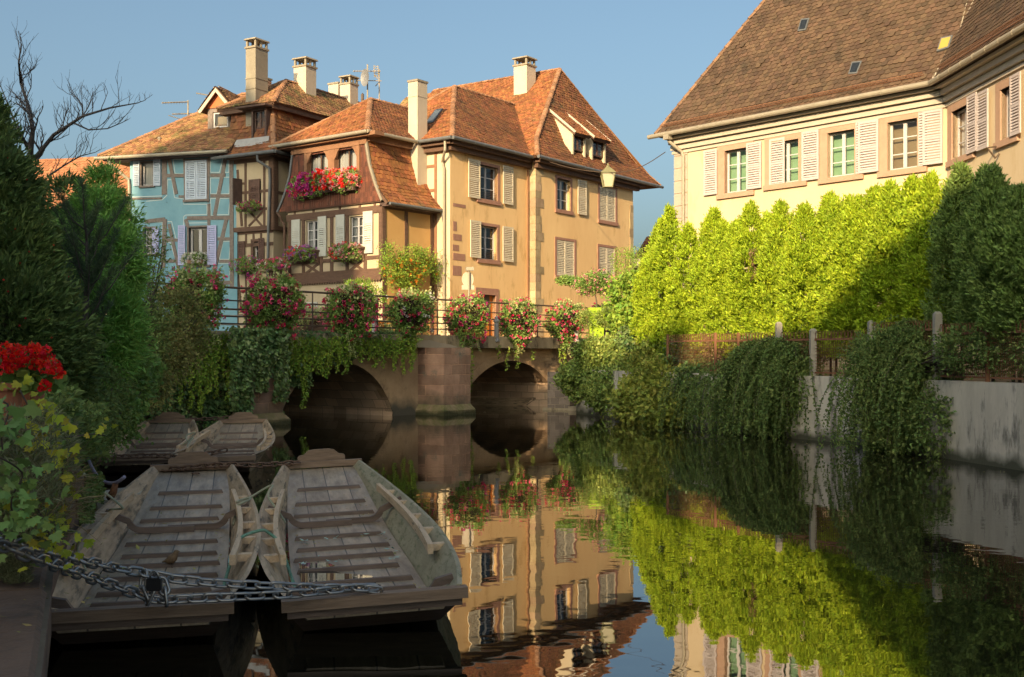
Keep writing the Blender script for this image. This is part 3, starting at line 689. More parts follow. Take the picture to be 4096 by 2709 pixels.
dp = MB(); dp.tube([FA.P(5.45,10.5,.1), FA.P(5.45,ZS,.1)], .035, 8); dp.build('downpipe', M['timber_r'], hA)
# quoins
qn = MB(); z = ZS; i = 0
while z < 10.4:
    h = random.uniform(.30, .42); w_ = .62 if i % 4 == 1 else random.uniform(.32, .50)
    h = min(h, 10.45-z)
    qn.fbox(FA2, 5.60, 5.62+w_, z+.006, z+h-.006, -.36, .022); z += h; i += 1
qn.build('quoin', M['quoin'], hA)
qn = MB(); z = 6.0; i = 0
while z < 9.7:
    h = random.uniform(.35, .6); qn.fbox(FA2, tA1-random.uniform(.18, .4), tA1+.015, z+.006, z+h-.006, -.3, .02); z += h
qn.build('quoin', M['quoin'], hA)
for (x0, x1, y0, y1) in ((1812, 1862, 812, 834), (1812, 1826, 885, 925), (1812, 1846, 935, 965), (1810, 1835, 978, 1005), (1812, 1860, 1012, 1045), (1810, 1845, 1062, 1104)):
    r = FA.rect(x0, x1, y0, y1); MB().fbox(FA, r[0], r[1], r[2], r[3], -.02, .012).build('corner_stone', M['sandstone'], hA)
for r, sh in ((w1, ((1868,1915,634,797), (2007,2047,662,822))), (w2, ((1876,1918,880,1034), (2006,2048,905,1050)))):
    window(FA, hA, r, rows=3, surround=M['sandstone'], sw=.16, sproj=.02, room='dark')
    for q_ in sh: shutter(FA, hA, *FA.rect(*q_), M['shut_c'], d=.06)
    g_ = MB(); zz = r[2]+.35
    for k in range(5): g_.fbox(FA, r[0], r[1], r[2]+.04+k*.07, r[2]+.052+k*.07, -.06, -.045)
    g_.build('window_guard', M['iron'], hA)
window(FA2, hA, w3, rows=3, surround=M['sandstone'], sw=.16, sproj=.02); shutter(FA2, hA, *FA2.rect(2306, 2341, 718, 863), M['shut_c'], d=.06)
for r in (w4, w5, w6):
    window(FA2, hA, r, rows=3, surround=M['sandstone'], sw=.15, sproj=.02)
    m_ = (r[0]+r[1])/2
    shutter(FA2, hA, r[0]+.01, m_-.006, r[2]+.01, r[3]-.01, M['shut_c'], d=-.03); shutter(FA2, hA, m_+.006, r[1]-.01, r[2]+.01, r[3]-.01, M['shut_c'], d=-.03)
for r in (w7, w8): window(FA2, hA, r, rows=2, surround=M['sandst_l'], sw=.14, sproj=.02, wm=M['wframe_d'])
# door
d_ = MB(); d_.fbox(FA, dr[0], dr[1], ZS, dr[3], -.22, -.17); o = d_.build('door', M['door'], hA)
pn = MB()
for k in range(3): pn.fbox(FA, dr[0]+.42, dr[1]-.22, ZS+.95+k*.42, ZS+1.27+k*.42, -.168, -.16)
pn.build('door_glass', M['iron'], o)
s = MB(); s.fbox(FA, dr[0]-.2, dr[1]+.2, dr[3], dr[3]+.28, -.2, .03); s.fbox(FA, dr[0]-.2, dr[0], ZS, dr[3], -.2, .028); s.fbox(FA, dr[1], dr[1]+.2, ZS, dr[3], -.2, .028); s.build('door_surround', M['sandstone'], hA)
chimney(hA, FA.P(9.95, 13.5, -3.2), .78, .78, 16.35, M['chim'], ang=math.atan2(FA.u[1], FA.u[0]))
# tall chimney on the side wall
cT = FAL.P(1.22+.24, 8.8, .31)
chimney(hA, (cT[0], cT[1], 8.3), .62, .5, 13.35, M['chim'], ang=math.atan2(.815, .58), cover=False, bands=(12.75,))
# rooflight on the left hip
P3 = [FA.P(-.45,10.9,-6.45), FA.P(-.45,10.9,.45), FA.P(4.07,14.2,-3)]; nr = pnorm(P3)
def rooflight(house, poly, corners, gl=None, fm=None, h=.09):
    nr_ = pnorm(poly); c = [raypt(x, y, poly[0], nr_) for x, y in corners]
    m_ = MB(); m_.prism([p+nr_*.02 for p in c], nr_*h)
    o_ = m_.build('rooflight', fm or M['zinc_d'], house); cc = sum(c)/4
    g_ = MB(); g_.poly([cc+(p-cc)*.78+nr_*(h+.026) for p in c]); g_.build('pane', gl or M['glassdark'], o_)
M['glassdark'] = mat('dark_roof_glass', (0.02, 0.025, 0.03), rough=0.05, spec=0.8)
M['glassmilk'] = mat('milky_roof_glass', (0.42, 0.42, 0.36), rough=0.25)
M['glassyel'] = mat('yellow_acrylic_roof_glass', (0.42, 0.30, 0.07), rough=0.25)
rooflight(hA, P3, [(1703, 502), (1735, 497), (1775, 442), (1745, 447)], M['glassmilk'])
# twin shed dormer on the steep hip
def dormer_shed(x0, x1, y0, y1, d0):
    F = FA.off(d0); r = F.rect(x0, x1, y0, y1)
    m_ = MB(); 
    for a, b_ in ((r[0]-.12, r[0]), (r[1], r[1]+.12)):
        m_.prism([F.P(a, r[2]-.25, 0), F.P(a, r[3]+.10, 0), F.P(a, r[3]+1.28, -1.35), F.P(a, r[2]-.25, -.9)], F.P(b_, 0, 0)-F.P(a, 0, 0))
    m_.fbox(F, r[0], r[1], r[3]-.02, r[3]+.1, -.1, 0)
    m_.build('dormer_wall', M['cream'], hA); 
    window(F, hA, r, wm=M['wframe_d'], rows=3, rec=.08, thick=.07)
    tiles([F.P(r[0]-.20, r[3]+.02, .22), F.P(r[1]+.20, r[3]+.02, .22), F.P(r[1]+.20, r[3]+1.36, -1.38), F.P(r[0]-.20, r[3]+1.36, -1.38)], m=M['tile_o'], parent=hA, name='dormer_tiles')
    e = MB()
    for a in (r[0]-.24, r[1]+.22): e.bar(F.P(a, r[3]+.04, .24), F.P(a, r[3]+1.40, -1.40), .05, .10)
    e.build('verge_board', M['cornice'], hA)
dormer_shed(2296, 2338, 537, 608, .52)
dormer_shed(2372, 2418, 557, 632, .52)

# ------------------------------------------------------------------ wood-clad house
FBf = Face((-5.08, 45.1), (-.79, .61)); FBR = Face((-5.08, 45.1), (.61, .79))
hB = thing('timber_house', (-5.08, 45.1, ZS), 'half timbered house with red stained wood gable and twin curtained windows', 'house')
b1 = FBf.rect(1224, 1275, 880, 998); b2 = FBf.rect(1400, 1456, 862, 985); b3 = FBf.rect(1226, 1272, 1208, 1290)
mb = MB(); wall_rect(mb, FBf, 0, 5.52, ZS, 8.12, [b1, b2, b3]); mb.poly([FBf.P(5.52, ZS), FBf.P(5.52, ZS, -4), FBf.P(5.52, 8.12, -4), FBf.P(5.52, 8.12)]); mb.build('wall', M['cream_b'], hB)
mb = MB(); wall_rect(mb, FBR, 0, 3.3, ZS, 8.12); mb.build('side_wall', M['ochre2'], hB)
tb = MB()
zsil = FBf.z(1400, 1040) ; zt2 = 8.0
def TB(F, mb, x0, y0, x1, y1, w_, d1=.03): mb.fbar(F, F.tz(x0, y0), F.tz(x1, y1), w_, .002, d1+random.uniform(0, .003))
zl = lambda x, y: FBf.z(x, y)
z_mid = FBf.z(1328, 1042); z_low = FBf.z(1328, 1097)
tb.fbox(FBf, -.02, 5.56, 7.70, 7.98, .0, .05); tb.fbox(FBf, -.02, 5.56, 8.1, 8.2, 0, .10)
tb.fbox(FBf, -.01, 5.54, z_mid-.07, z_mid+.07, 0, .04); tb.fbox(FBf, -.02, 5.56, z_low-.1, z_low+.12, 0, .06)
for x in (1538, 1390, 1328, 1286, 1215, 1160, 1462):
    t = min(max(FBf.t(x), .09), 5.43); tb.fbox(FBf, t-.085, t+.085, z_low, 7.72, 0, .035)
for x in (1180, 1255, 1360, 1440, 1500):
    t = FBf.t(x); tb.fbox(FBf, t-.05, t+.05, 7.96, 8.12, 0, .033)
for xa, xb in ((1212, 1288), (1388, 1465)):
    ta, tb_ = FBf.t(xa), FBf.t(xb)
    tb.fbar(FBf, (ta, z_mid), (tb_, z_low), .11, .0, .028); tb.fbar(FBf, (ta, z_low), (tb_, z_mid), .11, .0, .031)
tb.build('timber_frame', M['timber'], hB)
tb = MB()
for t in (.08, 1.35, 2.9): tb.fbox(FBR, t-.09, t+.09, ZS, 8.1, 0, .03)
tb.fbox(FBR, -.02, 3.3, 7.85, 8.1, 0, .04)
tb.build('timber_frame', M['timber'], hB)
# scalloped fascia over the ground floor
fs = MB(); fs.fbox(FBf, -.02, 5.56, z_low-.32, z_low-.1, 0, .12)
for k in range(38): 
    t = k*.147; fs.prism([FBf.P(t, z_low-.32, .1), FBf.P(t+.147, z_low-.32, .1), FBf.P(t+.073, z_low-.41, .1)], np.append(FBf.n, 0)*.02)
fs.build('fascia', M['timber'], hB)
for r, sh, pn_ in ((b1, ((1172,1205,878,1034), (1277,1310,865,1027)), True), (b2, ((1349,1383,858,1023), (1458,1495,844,1015)), True)):
    window(FBf, hB, r, rows=3, rec=.1, room='room_w' if False else 'dark', curtain=True)
    for q_ in sh: shutter(FBf, hB, *FBf.rect(*q_), M['shut_g'], d=.06, panel=True)
    sb = MB(); t0, t1 = r[0]-.15, r[1]+.15; sb.fbox(FBf, t0, t1, r[2]-.16, r[2]-.08, .04, .36)
    for t in (t0+.08, t1-.08): sb.prism([FBf.P(t-.03, r[2]-.16, .04), FBf.P(t-.03, r[2]-.16, .32), FBf.P(t-.03, r[2]-.36, .16), FBf.P(t-.03, r[2]-.66, .04)], FBf.P(t+.03, 0, 0)-FBf.P(t-.03, 0, 0))
    sb.build('window_shelf', M['timber'], hB)
window(FBf, hB, b3, rows=1, rec=.05); m_ = (b3[0]+b3[1])/2
for a, c in ((b3[0], m_), (m_, b3[1])): shutter(FBf, hB, a+.01, c-.01, b3[2], b3[3], M['shut_g'], d=.0)
# clad gable: bell shaped, individual boards
Lp = [(8.14, 6.0), (8.5, 5.75), (8.9, 5.52), (9.6, 5.22), (10.75, 5.0)]; Rp = [(8.14, -.12), (8.5, .08), (8.9, .27), (9.6, .55), (10.75, .80)]
def lerp(pf, z):
    for (z0, a), (z1, c) in zip(pf[:-1], pf[1:]):
        if z0 <= z <= z1: return a + (c-a)*(z-z0)/(z1-z0)
    return pf[-1][1] if z > pf[-1][0] else pf[0][1]
g1 = FBf.rect(1241, 1326, 610, 708); g2 = FBf.rect(1351, 1440, 592, 708)
zb, zt_ = 8.98, max(g1[3], g2[3]); zt_ = 10.42
g1 = (g1[0], g1[1], zb, zt_); g2 = (g2[0], g2[1], zb, zt_)
cb = MB(); wb = .135; zs_ = np.linspace(8.14, 10.75, 14)
s0 = -.12
while s0 < 6.0:
    a, c = s0+.002, s0+wb-.002; sm = s0+wb/2; dj = .13+random.uniform(0, .006)
    for z0, z1 in zip(zs_[:-1], zs_[1:]):
        zm = (z0+z1)/2
        if any(r[0]-.02 < sm < r[1]+.02 and r[2] < zm < r[3] for r in (g1, g2)): continue
        pts = []
        for z in (z0, z1):
            lo, hi = lerp(Rp, z), lerp(Lp, z); pts.append((min(max(a, lo), hi), min(max(c, lo), hi), z))
        if max(pts[0][1]-pts[0][0], pts[1][1]-pts[1][0]) < .01: continue
        cb.poly([FBf.P(pts[0][0], pts[0][2], dj), FBf.P(pts[0][1], pts[0][2], dj), FBf.P(pts[1][1], pts[1][2], dj), FBf.P(pts[1][0], pts[1][2], dj)])
    s0 += wb
o = cb.build('gable_cladding', M['cladding'], hB)
for pf in (Rp, Lp):
    vb_ = MB()
    for (z0, a), (z1, c) in zip(pf[:-1], pf[1:]): vb_.fbar(FBf, (a, z0), (c, z1), .10, .1, .19)
    vb_.build('verge_board', M['chim_grey'] if pf is Rp else M['zinc_d'], hB)
for g_ in (g1, g2):
    window(FBf, hB, g_, wm=M['timber'], cols=2, rows=1, rec=.02, thick=.03, curtain=True, room='room_w')
fr = MB(); a, c = g2[0]-.16, g1[1]+.16
fr.fbox(FBf, a, c, g1[3], g1[3]+.17, .1, .22)
for t0, t1 in ((a, g2[0]), (g2[1], g1[0]), (g1[1], c)): fr.fbox(FBf, t0, t1, zb-.02, g1[3], -.1, .20)
for t, sg in ((g2[0], 1), (g2[1], -1), (g1[0], 1), (g1[1], -1)):
    fr.prism([FBf.P(t, g1[3], .1), FBf.P(t+sg*.30, g1[3], .1), FBf.P(t+sg*.17, g1[3]-.13, .1), FBf.P(t+sg*.08, g1[3]-.32, .1), FBf.P(t, g1[3]-.42, .1)], np.append(FBf.n, 0)*.09)
fr.fbox(FBf, a, c, zb-.12, zb-.02, .1, .3)
fr.build('window_frame', M['timber_r'], hB)
s = MB(); s.fbox(FBf, -.0, 5.75, 10.7, 10.86, -.1, .42); s.fbox(FBf, .7, 5.1, 10.45, 10.7, .1, .2); s.fbox(FBR, -.1, 2.4, 10.55, 10.82, -.9, -.62); s.build('eaves_board', M['timber_r'], hB)
pr = [(.42, 8.05), (-.12, 8.6), (-.38, 9.1), (-.62, 9.8), (-.82, 10.7)]
for (d0, z0), (d1, z1) in zip(pr[:-1], pr[1:]): tiles([FBR.P(-.14, z0, d0), FBR.P(3.25, z0, d0), FBR.P(3.25, z1, d1), FBR.P(-.14, z1, d1)], w=.2, ex=.19, m=M['tile_o'], parent=hB)
s = MB(); s.fbox(FBR, -.05, 3.2, 7.92, 8.06, -.1, .36); s.build('eaves_board', M['timber_d'], hB)
tiles([FBR.P(-.42,10.9,-5.95), FBR.P(-.42,10.9,-.42), FBR.P(2.4,12.92,-3.05)], m=M['tile_o'], parent=hB)
tiles([FBR.P(-.42,10.9,-.42), FBR.P(2.5,10.9,-.42), FBR.P(5.5,12.92,-3.05), FBR.P(2.4,12.92,-3.05)], m=M['tile_o2'], parent=hB)
s = MB(); s.prism([FBR.P(-.42,10.8,-5.95), FBR.P(8,10.8,-5.95), FBR.P(8,12.85,-3.05), FBR.P(2.4,12.85,-3.05)], (0,0,.06)); s.build('roof', M['tile_o2'], hB)
caps(hB, (((-.42,10.92,-.42), (2.4,12.97,-3.05)), ((-.42,10.92,-5.95), (2.4,12.97,-3.05)), ((2.4,12.97,-3.05), (5.5,12.97,-3.05))), FBR.P)
gt = MB(); gutter(gt, FBR.P(-.52,10.84,-6.1), FBR.P(-.52,10.84,-.32)); gutter(gt, FBR.P(-.52,10.84,-.32), FBR.P(2.35,10.84,-.32)); gt.build('gutter', M['zinc'], hB)
gt = MB(); gutter(gt, FBR.P(-.1,8.0,.5), FBR.P(3.1,8.0,.5), r=.06); gt.tube([FBR.P(3.0,7.95,.5), FBR.P(3.05,7.6,.5), FBR.P(3.35,7.3,.8)], .05, 8); gt.build('gutter', M['zinc_d'], hB)
dp = MB(); dp.tube([FBf.P(5.95,8.1,.2), FBf.P(5.75,7.9,.2), FBf.P(5.75,7.7,.12), FBf.P(5.6,7.6,.12), FBf.P(5.6,ZS,.12)], .055, 8); dp.build('downpipe', M['timber'], hB)

# ------------------------------------------------------------------ brown half-timbered house
FC = Face((-10.1, 48.7), (-.87, .5)); FCR = Face((-10.1, 48.7), (.5, .87))
hC = thing('half_timbered_house', (-10.1, 48.7, ZS), 'narrow cream house with brown timber frame and tall chimney, right of the blue house', 'house')
c1 = FC.rect(1000, 1044, 715, 815); c2 = FC.rect(1008, 1036, 965, 1040)
mb = MB(); wall_rect(mb, FC, 0, 2.25, 7.44, 10.6, [c1]); wall_rect(mb, FC, 0.1, 2.25, ZS, 7.44, [c2], d=-.1); wall_rect(mb, FCR, 0, 5, 7.44, 10.6); wall_rect(mb, FCR, .1, 5, ZS, 7.44, d=-.1)
mb.build('wall', M['cream_b'], hC)
tb = MB()
for r in ((0, 7.4, 2.25, 7.6), (0, 10.35, 2.25, 10.6), (0, 9.02, 2.25, 9.14)): tb.fbox(FC, r[0], r[2], r[1], r[3], -.12, .03)
for (x0, x1) in ((1100, 1086), (1068, 1058), (990, 980), (950, 942)):
    pass
for x in (1058, 983): t = FC.t(x); tb.fbox(FC, t-.055, t+.055, 7.5, 10.4, 0, .032)
tb.fbox(FC, -.01, .24, 7.5, 10.4, 0, .04)
TB(FC, tb, 951, 680, 968, 905, .12); TB(FC, tb, 1054, 845, 996, 905, .09); TB(FC, tb, 992, 838, 1052, 908, .09); TB(FC, tb, 945, 838, 1068, 835, .11)
TB(FC, tb, 942, 735, 980, 735, .10)
tb.build('timber_frame', M['timber_d'] if False else M['timber'], hC)
tb = MB()
FCl = FC.off(-.1)
for r in ((.1, 7.3, 2.25, 7.44), (.1, 6.75, 2.25, 6.9)): tb.fbox(FCl, r[0], r[2], r[1], r[3], 0, .03)
for x in (950, 1074): t = FCl.t(x); tb.fbox(FCl, t-.06, t+.06, ZS, 6.8, 0, .032)
for x in (985, 1015, 1045): t = FCl.t(x); tb.fbox(FCl, t-.05, t+.05, 6.88, 7.32, 0, .032)
for y in (1092, 1166, 1262): z = FCl.z(1000, y); tb.fbox(FCl, .1, 2.25, z-.05, z+.05, 0, .03)
for x in (985, 1040): t = FCl.t(x); tb.fbox(FCl, t-.05, t+.05, FCl.z(1000,1166), FCl.z(1000,1092), 0, .026)
TB(FCl, tb, 985, 1095, 1038, 1165, .1); TB(FCl, tb, 1038, 1095, 985, 1165, .1); TB(FCl, tb, 952, 1092, 966, 1250, .1)
tb.build('timber_frame', M['timber'], hC)
tb = MB()
tb.fbox(FCR, -.01, .26, 7.5, 10.4, 0, .04); tb.fbox(FCR, 0, 5, 7.4, 7.58, -.12, .03); tb.fbox(FCR, 0, 5, 10.35, 10.6, -.02, .03); tb.fbox(FCR, 0, 5, 8.95, 9.07, 0, .028); tb.fbox(FCR, .95, 1.09, 7.5, 10.4, 0, .03)
tb.build('timber_frame', M['timber'], hC)
window(FC, hC, c1, rows=2, wm=M['wframe_d'], rec=.1)
shutter(FC, hC, *FC.rect(999, 1043, 716, 822), M['shut_br'], d=.05, panel=True); 
s2 = MB(); r = FC.rect(971, 992, 716, 824); F_ = Face(FC.P(r[1], 0, .04)[:2], (-.5, -.87)); 
s2.hexa([FC.P(r[1], r[2], .04), FC.P(r[1]+.04, r[2], .04), FC.P(r[1]+.12, r[2], .5), FC.P(r[1]+.08, r[2], .5)] + [FC.P(r[1], r[3], .04), FC.P(r[1]+.04, r[3], .04), FC.P(r[1]+.12, r[3], .5), FC.P(r[1]+.08, r[3], .5)])
s2.build('shutter', M['timber_d'], hC)
window(FCl, hC, c2, rows=2, cols=1, rec=.12, surround=M['timber'], sw=.14, curtain=True)
shutter(FCl, hC, *FCl.rect(958, 983, 965, 1068), M['shut_br'], d=.05); shutter(FCl, hC, *FCl.rect(1038, 1060, 952, 1064), M['shut_br'], d=.05)
cr = lambda z, k: FCR.P(-k, z, k)     # front right corner at overhang k
for (k0, z0), (k1, z1) in zip([(.45, 10.65), (.0, 11.2), (-.25, 11.9)], [(.0, 11.2), (-.25, 11.9), (-.45, 12.8)]):
    tiles([FCR.P(-k0, z0, k0), FCR.P(8, z0, k0), FCR.P(8, z1, k1), FCR.P(-k1, z1, k1)], w=.2, ex=.18, m=M['tile_o'], parent=hC)
    tiles([FCR.P(-k0, z0, -2.7), FCR.P(-k0, z0, k0), FCR.P(-k1, z1, k1), FCR.P(-k1, z1, -2.7)], w=.2, ex=.18, m=M['tile_o2'], parent=hC)
tiles([FCR.P(.05,12.85,-.05), FCR.P(11,12.85,-.05), FCR.P(11,14.4,-1.6), FCR.P(2.6,14.4,-1.6)], m=M['tile_m'], parent=hC)
tiles([FCR.P(.05,12.85,-3.3), FCR.P(.05,12.85,-.05), FCR.P(2.6,14.4,-1.6)], m=M['tile_m'], parent=hC)
s = MB(); s.prism([FCR.P(.05,12.75,-3.3), FCR.P(11,12.75,-3.3), FCR.P(11,14.35,-1.6), FCR.P(2.6,14.35,-1.6)], (0,0,.06)); s.build('roof', M['tile_o2'], hC)
s = MB(); s.fbox(FCR, .12, 10.9, 12.62, 12.82, -.9, -.12); s.fbox(FCR, .12, .5, 12.6, 12.8, -3.2, -.12); s.fbox(FC, -.3, 2.3, 10.5, 10.62, 0, .4); s.fbox(FCR, -.3, 4, 10.5, 10.62, 0, .4); s.build('eaves_board', M['timber'], hC)
caps(hC, [((.05,12.9,-.05),(2.6,14.45,-1.6)), ((.05,12.9,-3.3),(2.6,14.45,-1.6)), ((2.6,14.45,-1.6),(11,14.45,-1.6))], FCR.P)
caps(hC, [((10.7,.45),(11.22,.0)), ((11.22,.0),(11.92,-.25)), ((11.92,-.25),(12.7,-.45))], cr)
gt = MB(); gutter(gt, FCR.P(-.55,10.6,-3.0), FCR.P(-.55,10.6,.55)); gutter(gt, FCR.P(-.55,10.6,.55), FCR.P(2.2,10.6,.55)); gt.build('gutter', M['zinc_d'], hC)
dp = MB(); tt = FC.t(1062); dp.tube([FC.P(tt,10.55,.5), FC.P(tt,10.3,.5), FC.P(tt-.35,10.0,.15), FC.P(tt-.35,9.4,.12), FC.P(tt-.25,7,.12), FC.P(tt-.2,ZS,.12)], .06, 8); dp.build('downpipe', M['zinc_d'], hC)
uC = V(.5, .87, 0); vC = V(-.87, .5, 0)
k0 = FC.P(FC.t(1006), 11.0, -.25); cc = k0 + uC*.38 + vC*.27
chimney(hC, (cc[0], cc[1], 10.9), .78, .56, 15.35, M['chim_grey'], ang=math.atan2(.87, .5), bands=(14.05, 13.6))
cc = FCR.P(3.7, 13.9, -1.4); chimney(hC, (cc[0], cc[1], 13.6), .72, .72, 15.2, M['chim'], ang=math.atan2(.87, .5))
cc = FCR.P(7.2, 13.9, -1.6); chimney(hC, (cc[0], cc[1], 13.6), .62, .62, 15.15, M['chim'], ang=math.atan2(.87, .5))
cc = FCR.P(7.6, 13.9, -2.6); chimney(hC, (cc[0], cc[1], 13.0), .7, .6, 15.35, M['chim'], ang=math.atan2(.87, .5), cover=False)
cc = FCR.P(2.8, 13.9, -3.2); chimney(hC, (cc[0], cc[1], 12.6), .62, .62, 14.7, M['sandst_l'], ang=math.atan2(.87, .5), cover=False, bands=(14.45,14.6))
# small dormer beside the chimney
Fd = FC.off(.0); r = FC.rect(1012, 1058, 452, 548); r = (r[0], r[1], 11.45, 12.55)
s = MB(); s.fbox(Fd, r[0]-.1, r[0], r[2]-.1, r[3]+.1, -1, 0); s.fbox(Fd, r[1], r[1]+.1, r[2]-.1, r[3]+.1, -1, 0); s.fbox(Fd, r[0], r[1], r[3], r[3]+.1, -1, 0); s.build('dormer_wall', M['timber_d'], hC)
window(Fd, hC, r, rows=3, cols=2, rec=.12, wm=M['timber_d'])
s = MB(); s.fbox(Fd, r[0]-.35, r[1]+.7, r[3]+.1, r[3]+.17, -1.2, .35); s.build('dormer_roof', M['timber_d'], hC)
s = MB(); s.prism([FC.P(r[0]-.4, 10.98, .2), FC.P(r[1]+1.0, 10.98, .2), FC.P(r[1]+.9, 11.35, .02), FC.P(r[0]-.3, 11.35, .02)], np.append(FC.n, 0)*.02+(0,0,.04)); s.build('flashing', M['lead'], hC)

# ------------------------------------------------------------------ blue house
FD = Face((-11.93, 49.75), (-.96, .28))
hD = thing('blue_house', (-14.5, 50.5, ZS), 'turquoise blue half timbered house with grey beams and pale shutters', 'house')
d1 = FD.rect(567, 612, 650, 744); d2 = FD.rect(744, 830, 640, 800); d3 = FD.rect(756, 833, 908, 1062); d4 = FD.rect(578, 622, 912, 1016); d5 = FD.rect(842, 868, 1225, 1300)
TD = FD.t(520)
mb = MB(); wall_rect(mb, FD, -.05, TD, ZS, 10.75, [d1, d2, d3, d4, d5])
mb.poly([FD.P(TD, ZS), FD.P(TD, ZS, -8), FD.P(TD, 10.75, -8), FD.P(TD, 10.75)])
mb.build('wall', M['blue'], hD)
tb = MB(); tr_ = MB()
def TD_(x0, y0, x1, y1, w_): 
    TB(FD, tb, x0, y0, x1, y1, w_)
X4 = lambda x: 400 + x*.4782
Y4 = lambda y: 600 + y*.4782
for a in ((540,60,540,375,.30),(580,75,640,370,.2),(560,215,710,215,.18),(705,60,715,430,.1),(915,60,908,440,.1),(925,212,1050,212,.18),(1050,75,960,550,.2),(925,385,1090,385,.17),(1100,90,1105,1150,.22),
          (270,408,520,405,.1),(660,390,710,390,.12),(912,450,912,640,.16),(730,572,1090,565,.2),(718,580,735,640,.2),(545,580,530,990,.24),(380,600,545,580,.2),(580,620,665,1020,.18),(550,755,650,755,.16),(985,745,1090,745,.16),(1062,570,945,1060,.2),
          (560,930,650,930,.16),(1000,932,1090,932,.16),(905,1000,905,1040,.16),(560,440,560,440.1,.1),(940,1110,1100,1110,.2),(705,990,705,1040,.16)):
    x0, y0, x1, y1, w_ = a; TD_(X4(x0), Y4(y0), X4(x1), Y4(y1), w_*.85)
tb.build('timber_frame', M['timber_g'], hD)
M['lining'] = mat('pale_lining_paint', (0.55, 0.62, 0.62))
def LN(pts): 
    ln = MB()
    q_ = [FD.tz(X4(x), Y4(y)) for x, y in pts]
    for a, c in zip(q_[:-1], q_[1:]): ln.fbar(FD, a, c, .028, .001, .006)
    ln.build('painted_lining', M['lining'], hD)
for pts in ([(612,80),(628,200),(700,200),(700,80),(612,80)],[(925,60),(1030,62),(1000,188),(925,188),(925,60)],[(1060,85),(1080,85),(1078,188),(1045,188),(1060,85)],[(925,235),(1005,235),(975,368),(925,368),(925,235)],[(1030,228),(1088,228),(1080,368),(1008,368),(1030,228)],
            [(520,80),(520,385),(270,395)],[(385,430),(520,418),(560,380),(565,250),(600,250),(625,400),(700,410),(700,455),(895,455),(895,540),(715,545),(700,560),(700,630)],[(925,408),(975,405),(945,550),(930,550),(925,408)],[(1005,405),(1088,405),(1075,542),(975,542),(1005,405)],
            [(735,585),(905,582),(905,610),(735,612),(735,585)],[(925,585),(1045,580),(1010,730),(985,730)],[(1070,580),(1092,580),(1085,735),(1040,735),(1070,580)],[(1020,765),(1090,765),(1080,915),(1000,915),(1030,765)],[(985,950),(1088,948),(1085,1050)],[(720,1040),(725,1002),(898,1000),(898,1040)],[(565,600),(600,600),(635,740),(655,745)],[(550,600),(550,735),(590,735)],[(550,772),(590,775),(630,915)],[(360,605),(520,605),(525,980)]): LN(pts)
window(FD, hD, d1, rows=1, cols=1, rec=.12, surround=M['timber_g'], sw=.08, room='room_w', curtain=True)
shutter(FD, hD, *FD.rect(537, 561, 638, 745), M['shut_b'], d=.05); shutter(FD, hD, *FD.rect(617, 645, 638, 745), M['shut_b'], d=.05)
window(FD, hD, d2, rows=2, rec=.2, surround=M['timber_g'], sw=.09); m_ = (d2[0]+d2[1])/2
shutter(FD, hD, d2[0], m_-.01, d2[2], d2[3], M['shut_b'], d=.04); shutter(FD, hD, m_+.01, d2[1], d2[2], d2[3], M['shut_b'], d=.04)
window(FD, hD, d3, rows=1, cols=2, rec=.15, surround=M['timber_g'], sw=.09, thick=.09)
shutter(FD, hD, *FD.rect(716, 744, 902, 1062), M['shut_l'], d=.06); shutter(FD, hD, *FD.rect(833, 869, 902, 1060), M['shut_l'], d=.06)
window(FD, hD, d4, rows=3, cols=1, rec=.12, surround=M['timber_g'], sw=.08, curtain=True)
shutter(FD, hD, *FD.rect(613, 638, 912, 1016), M['shut_l'], d=.06)
window(FD, hD, d5, rows=1, cols=1, rec=.1, surround=M['timber_g'], sw=.06)
shutter(FD, hD, d5[0], d5[1], d5[2], d5[3], M['shut_l'], d=.0)
tiles([FD.P(6.6,10.9,.5), FD.P(.02,10.9,.5), FD.P(.02,14.2,-3.5), FD.P(1.7,14.2,-3.5)], m=M['tile_m'], parent=hD)
s = MB(); s.prism([FD.P(6.6,10.82,.5), FD.P(6.6,10.82,-8), FD.P(1.7,14.12,-3.5)], (0,0,.06)); s.prism([FD.P(6.6,10.82,-8), FD.P(.1,10.82,-8), FD.P(.1,14.12,-3.5), FD.P(1.7,14.12,-3.5)], (0,0,.06)); s.build('roof', M['tile_m'], hD)
caps(hD, [((6.6,10.95,.5),(1.7,14.25,-3.5)), ((1.7,14.25,-3.5),(0,14.25,-3.5))], FD.P)
s = MB(); s.fbox(FD, -.0, 6.4, 10.72, 10.84, -.2, .42); s.build('eaves_board', M['timber_d'], hD)
gt = MB(); gutter(gt, FD.P(6.7,10.82,.6), FD.P(.1,10.82,.6)); gt.build('gutter', M['zinc'], hD)
dp = MB(); dp.tube([FD.P(6.0,10.8,.55), FD.P(6.0,10.55,.5), FD.P(TD-.0,9.9,.1), FD.P(TD-.02,9.6,.08), FD.P(TD-.02,ZS,.08)], .07, 8); dp.build('downpipe', M['zinc'], hD)
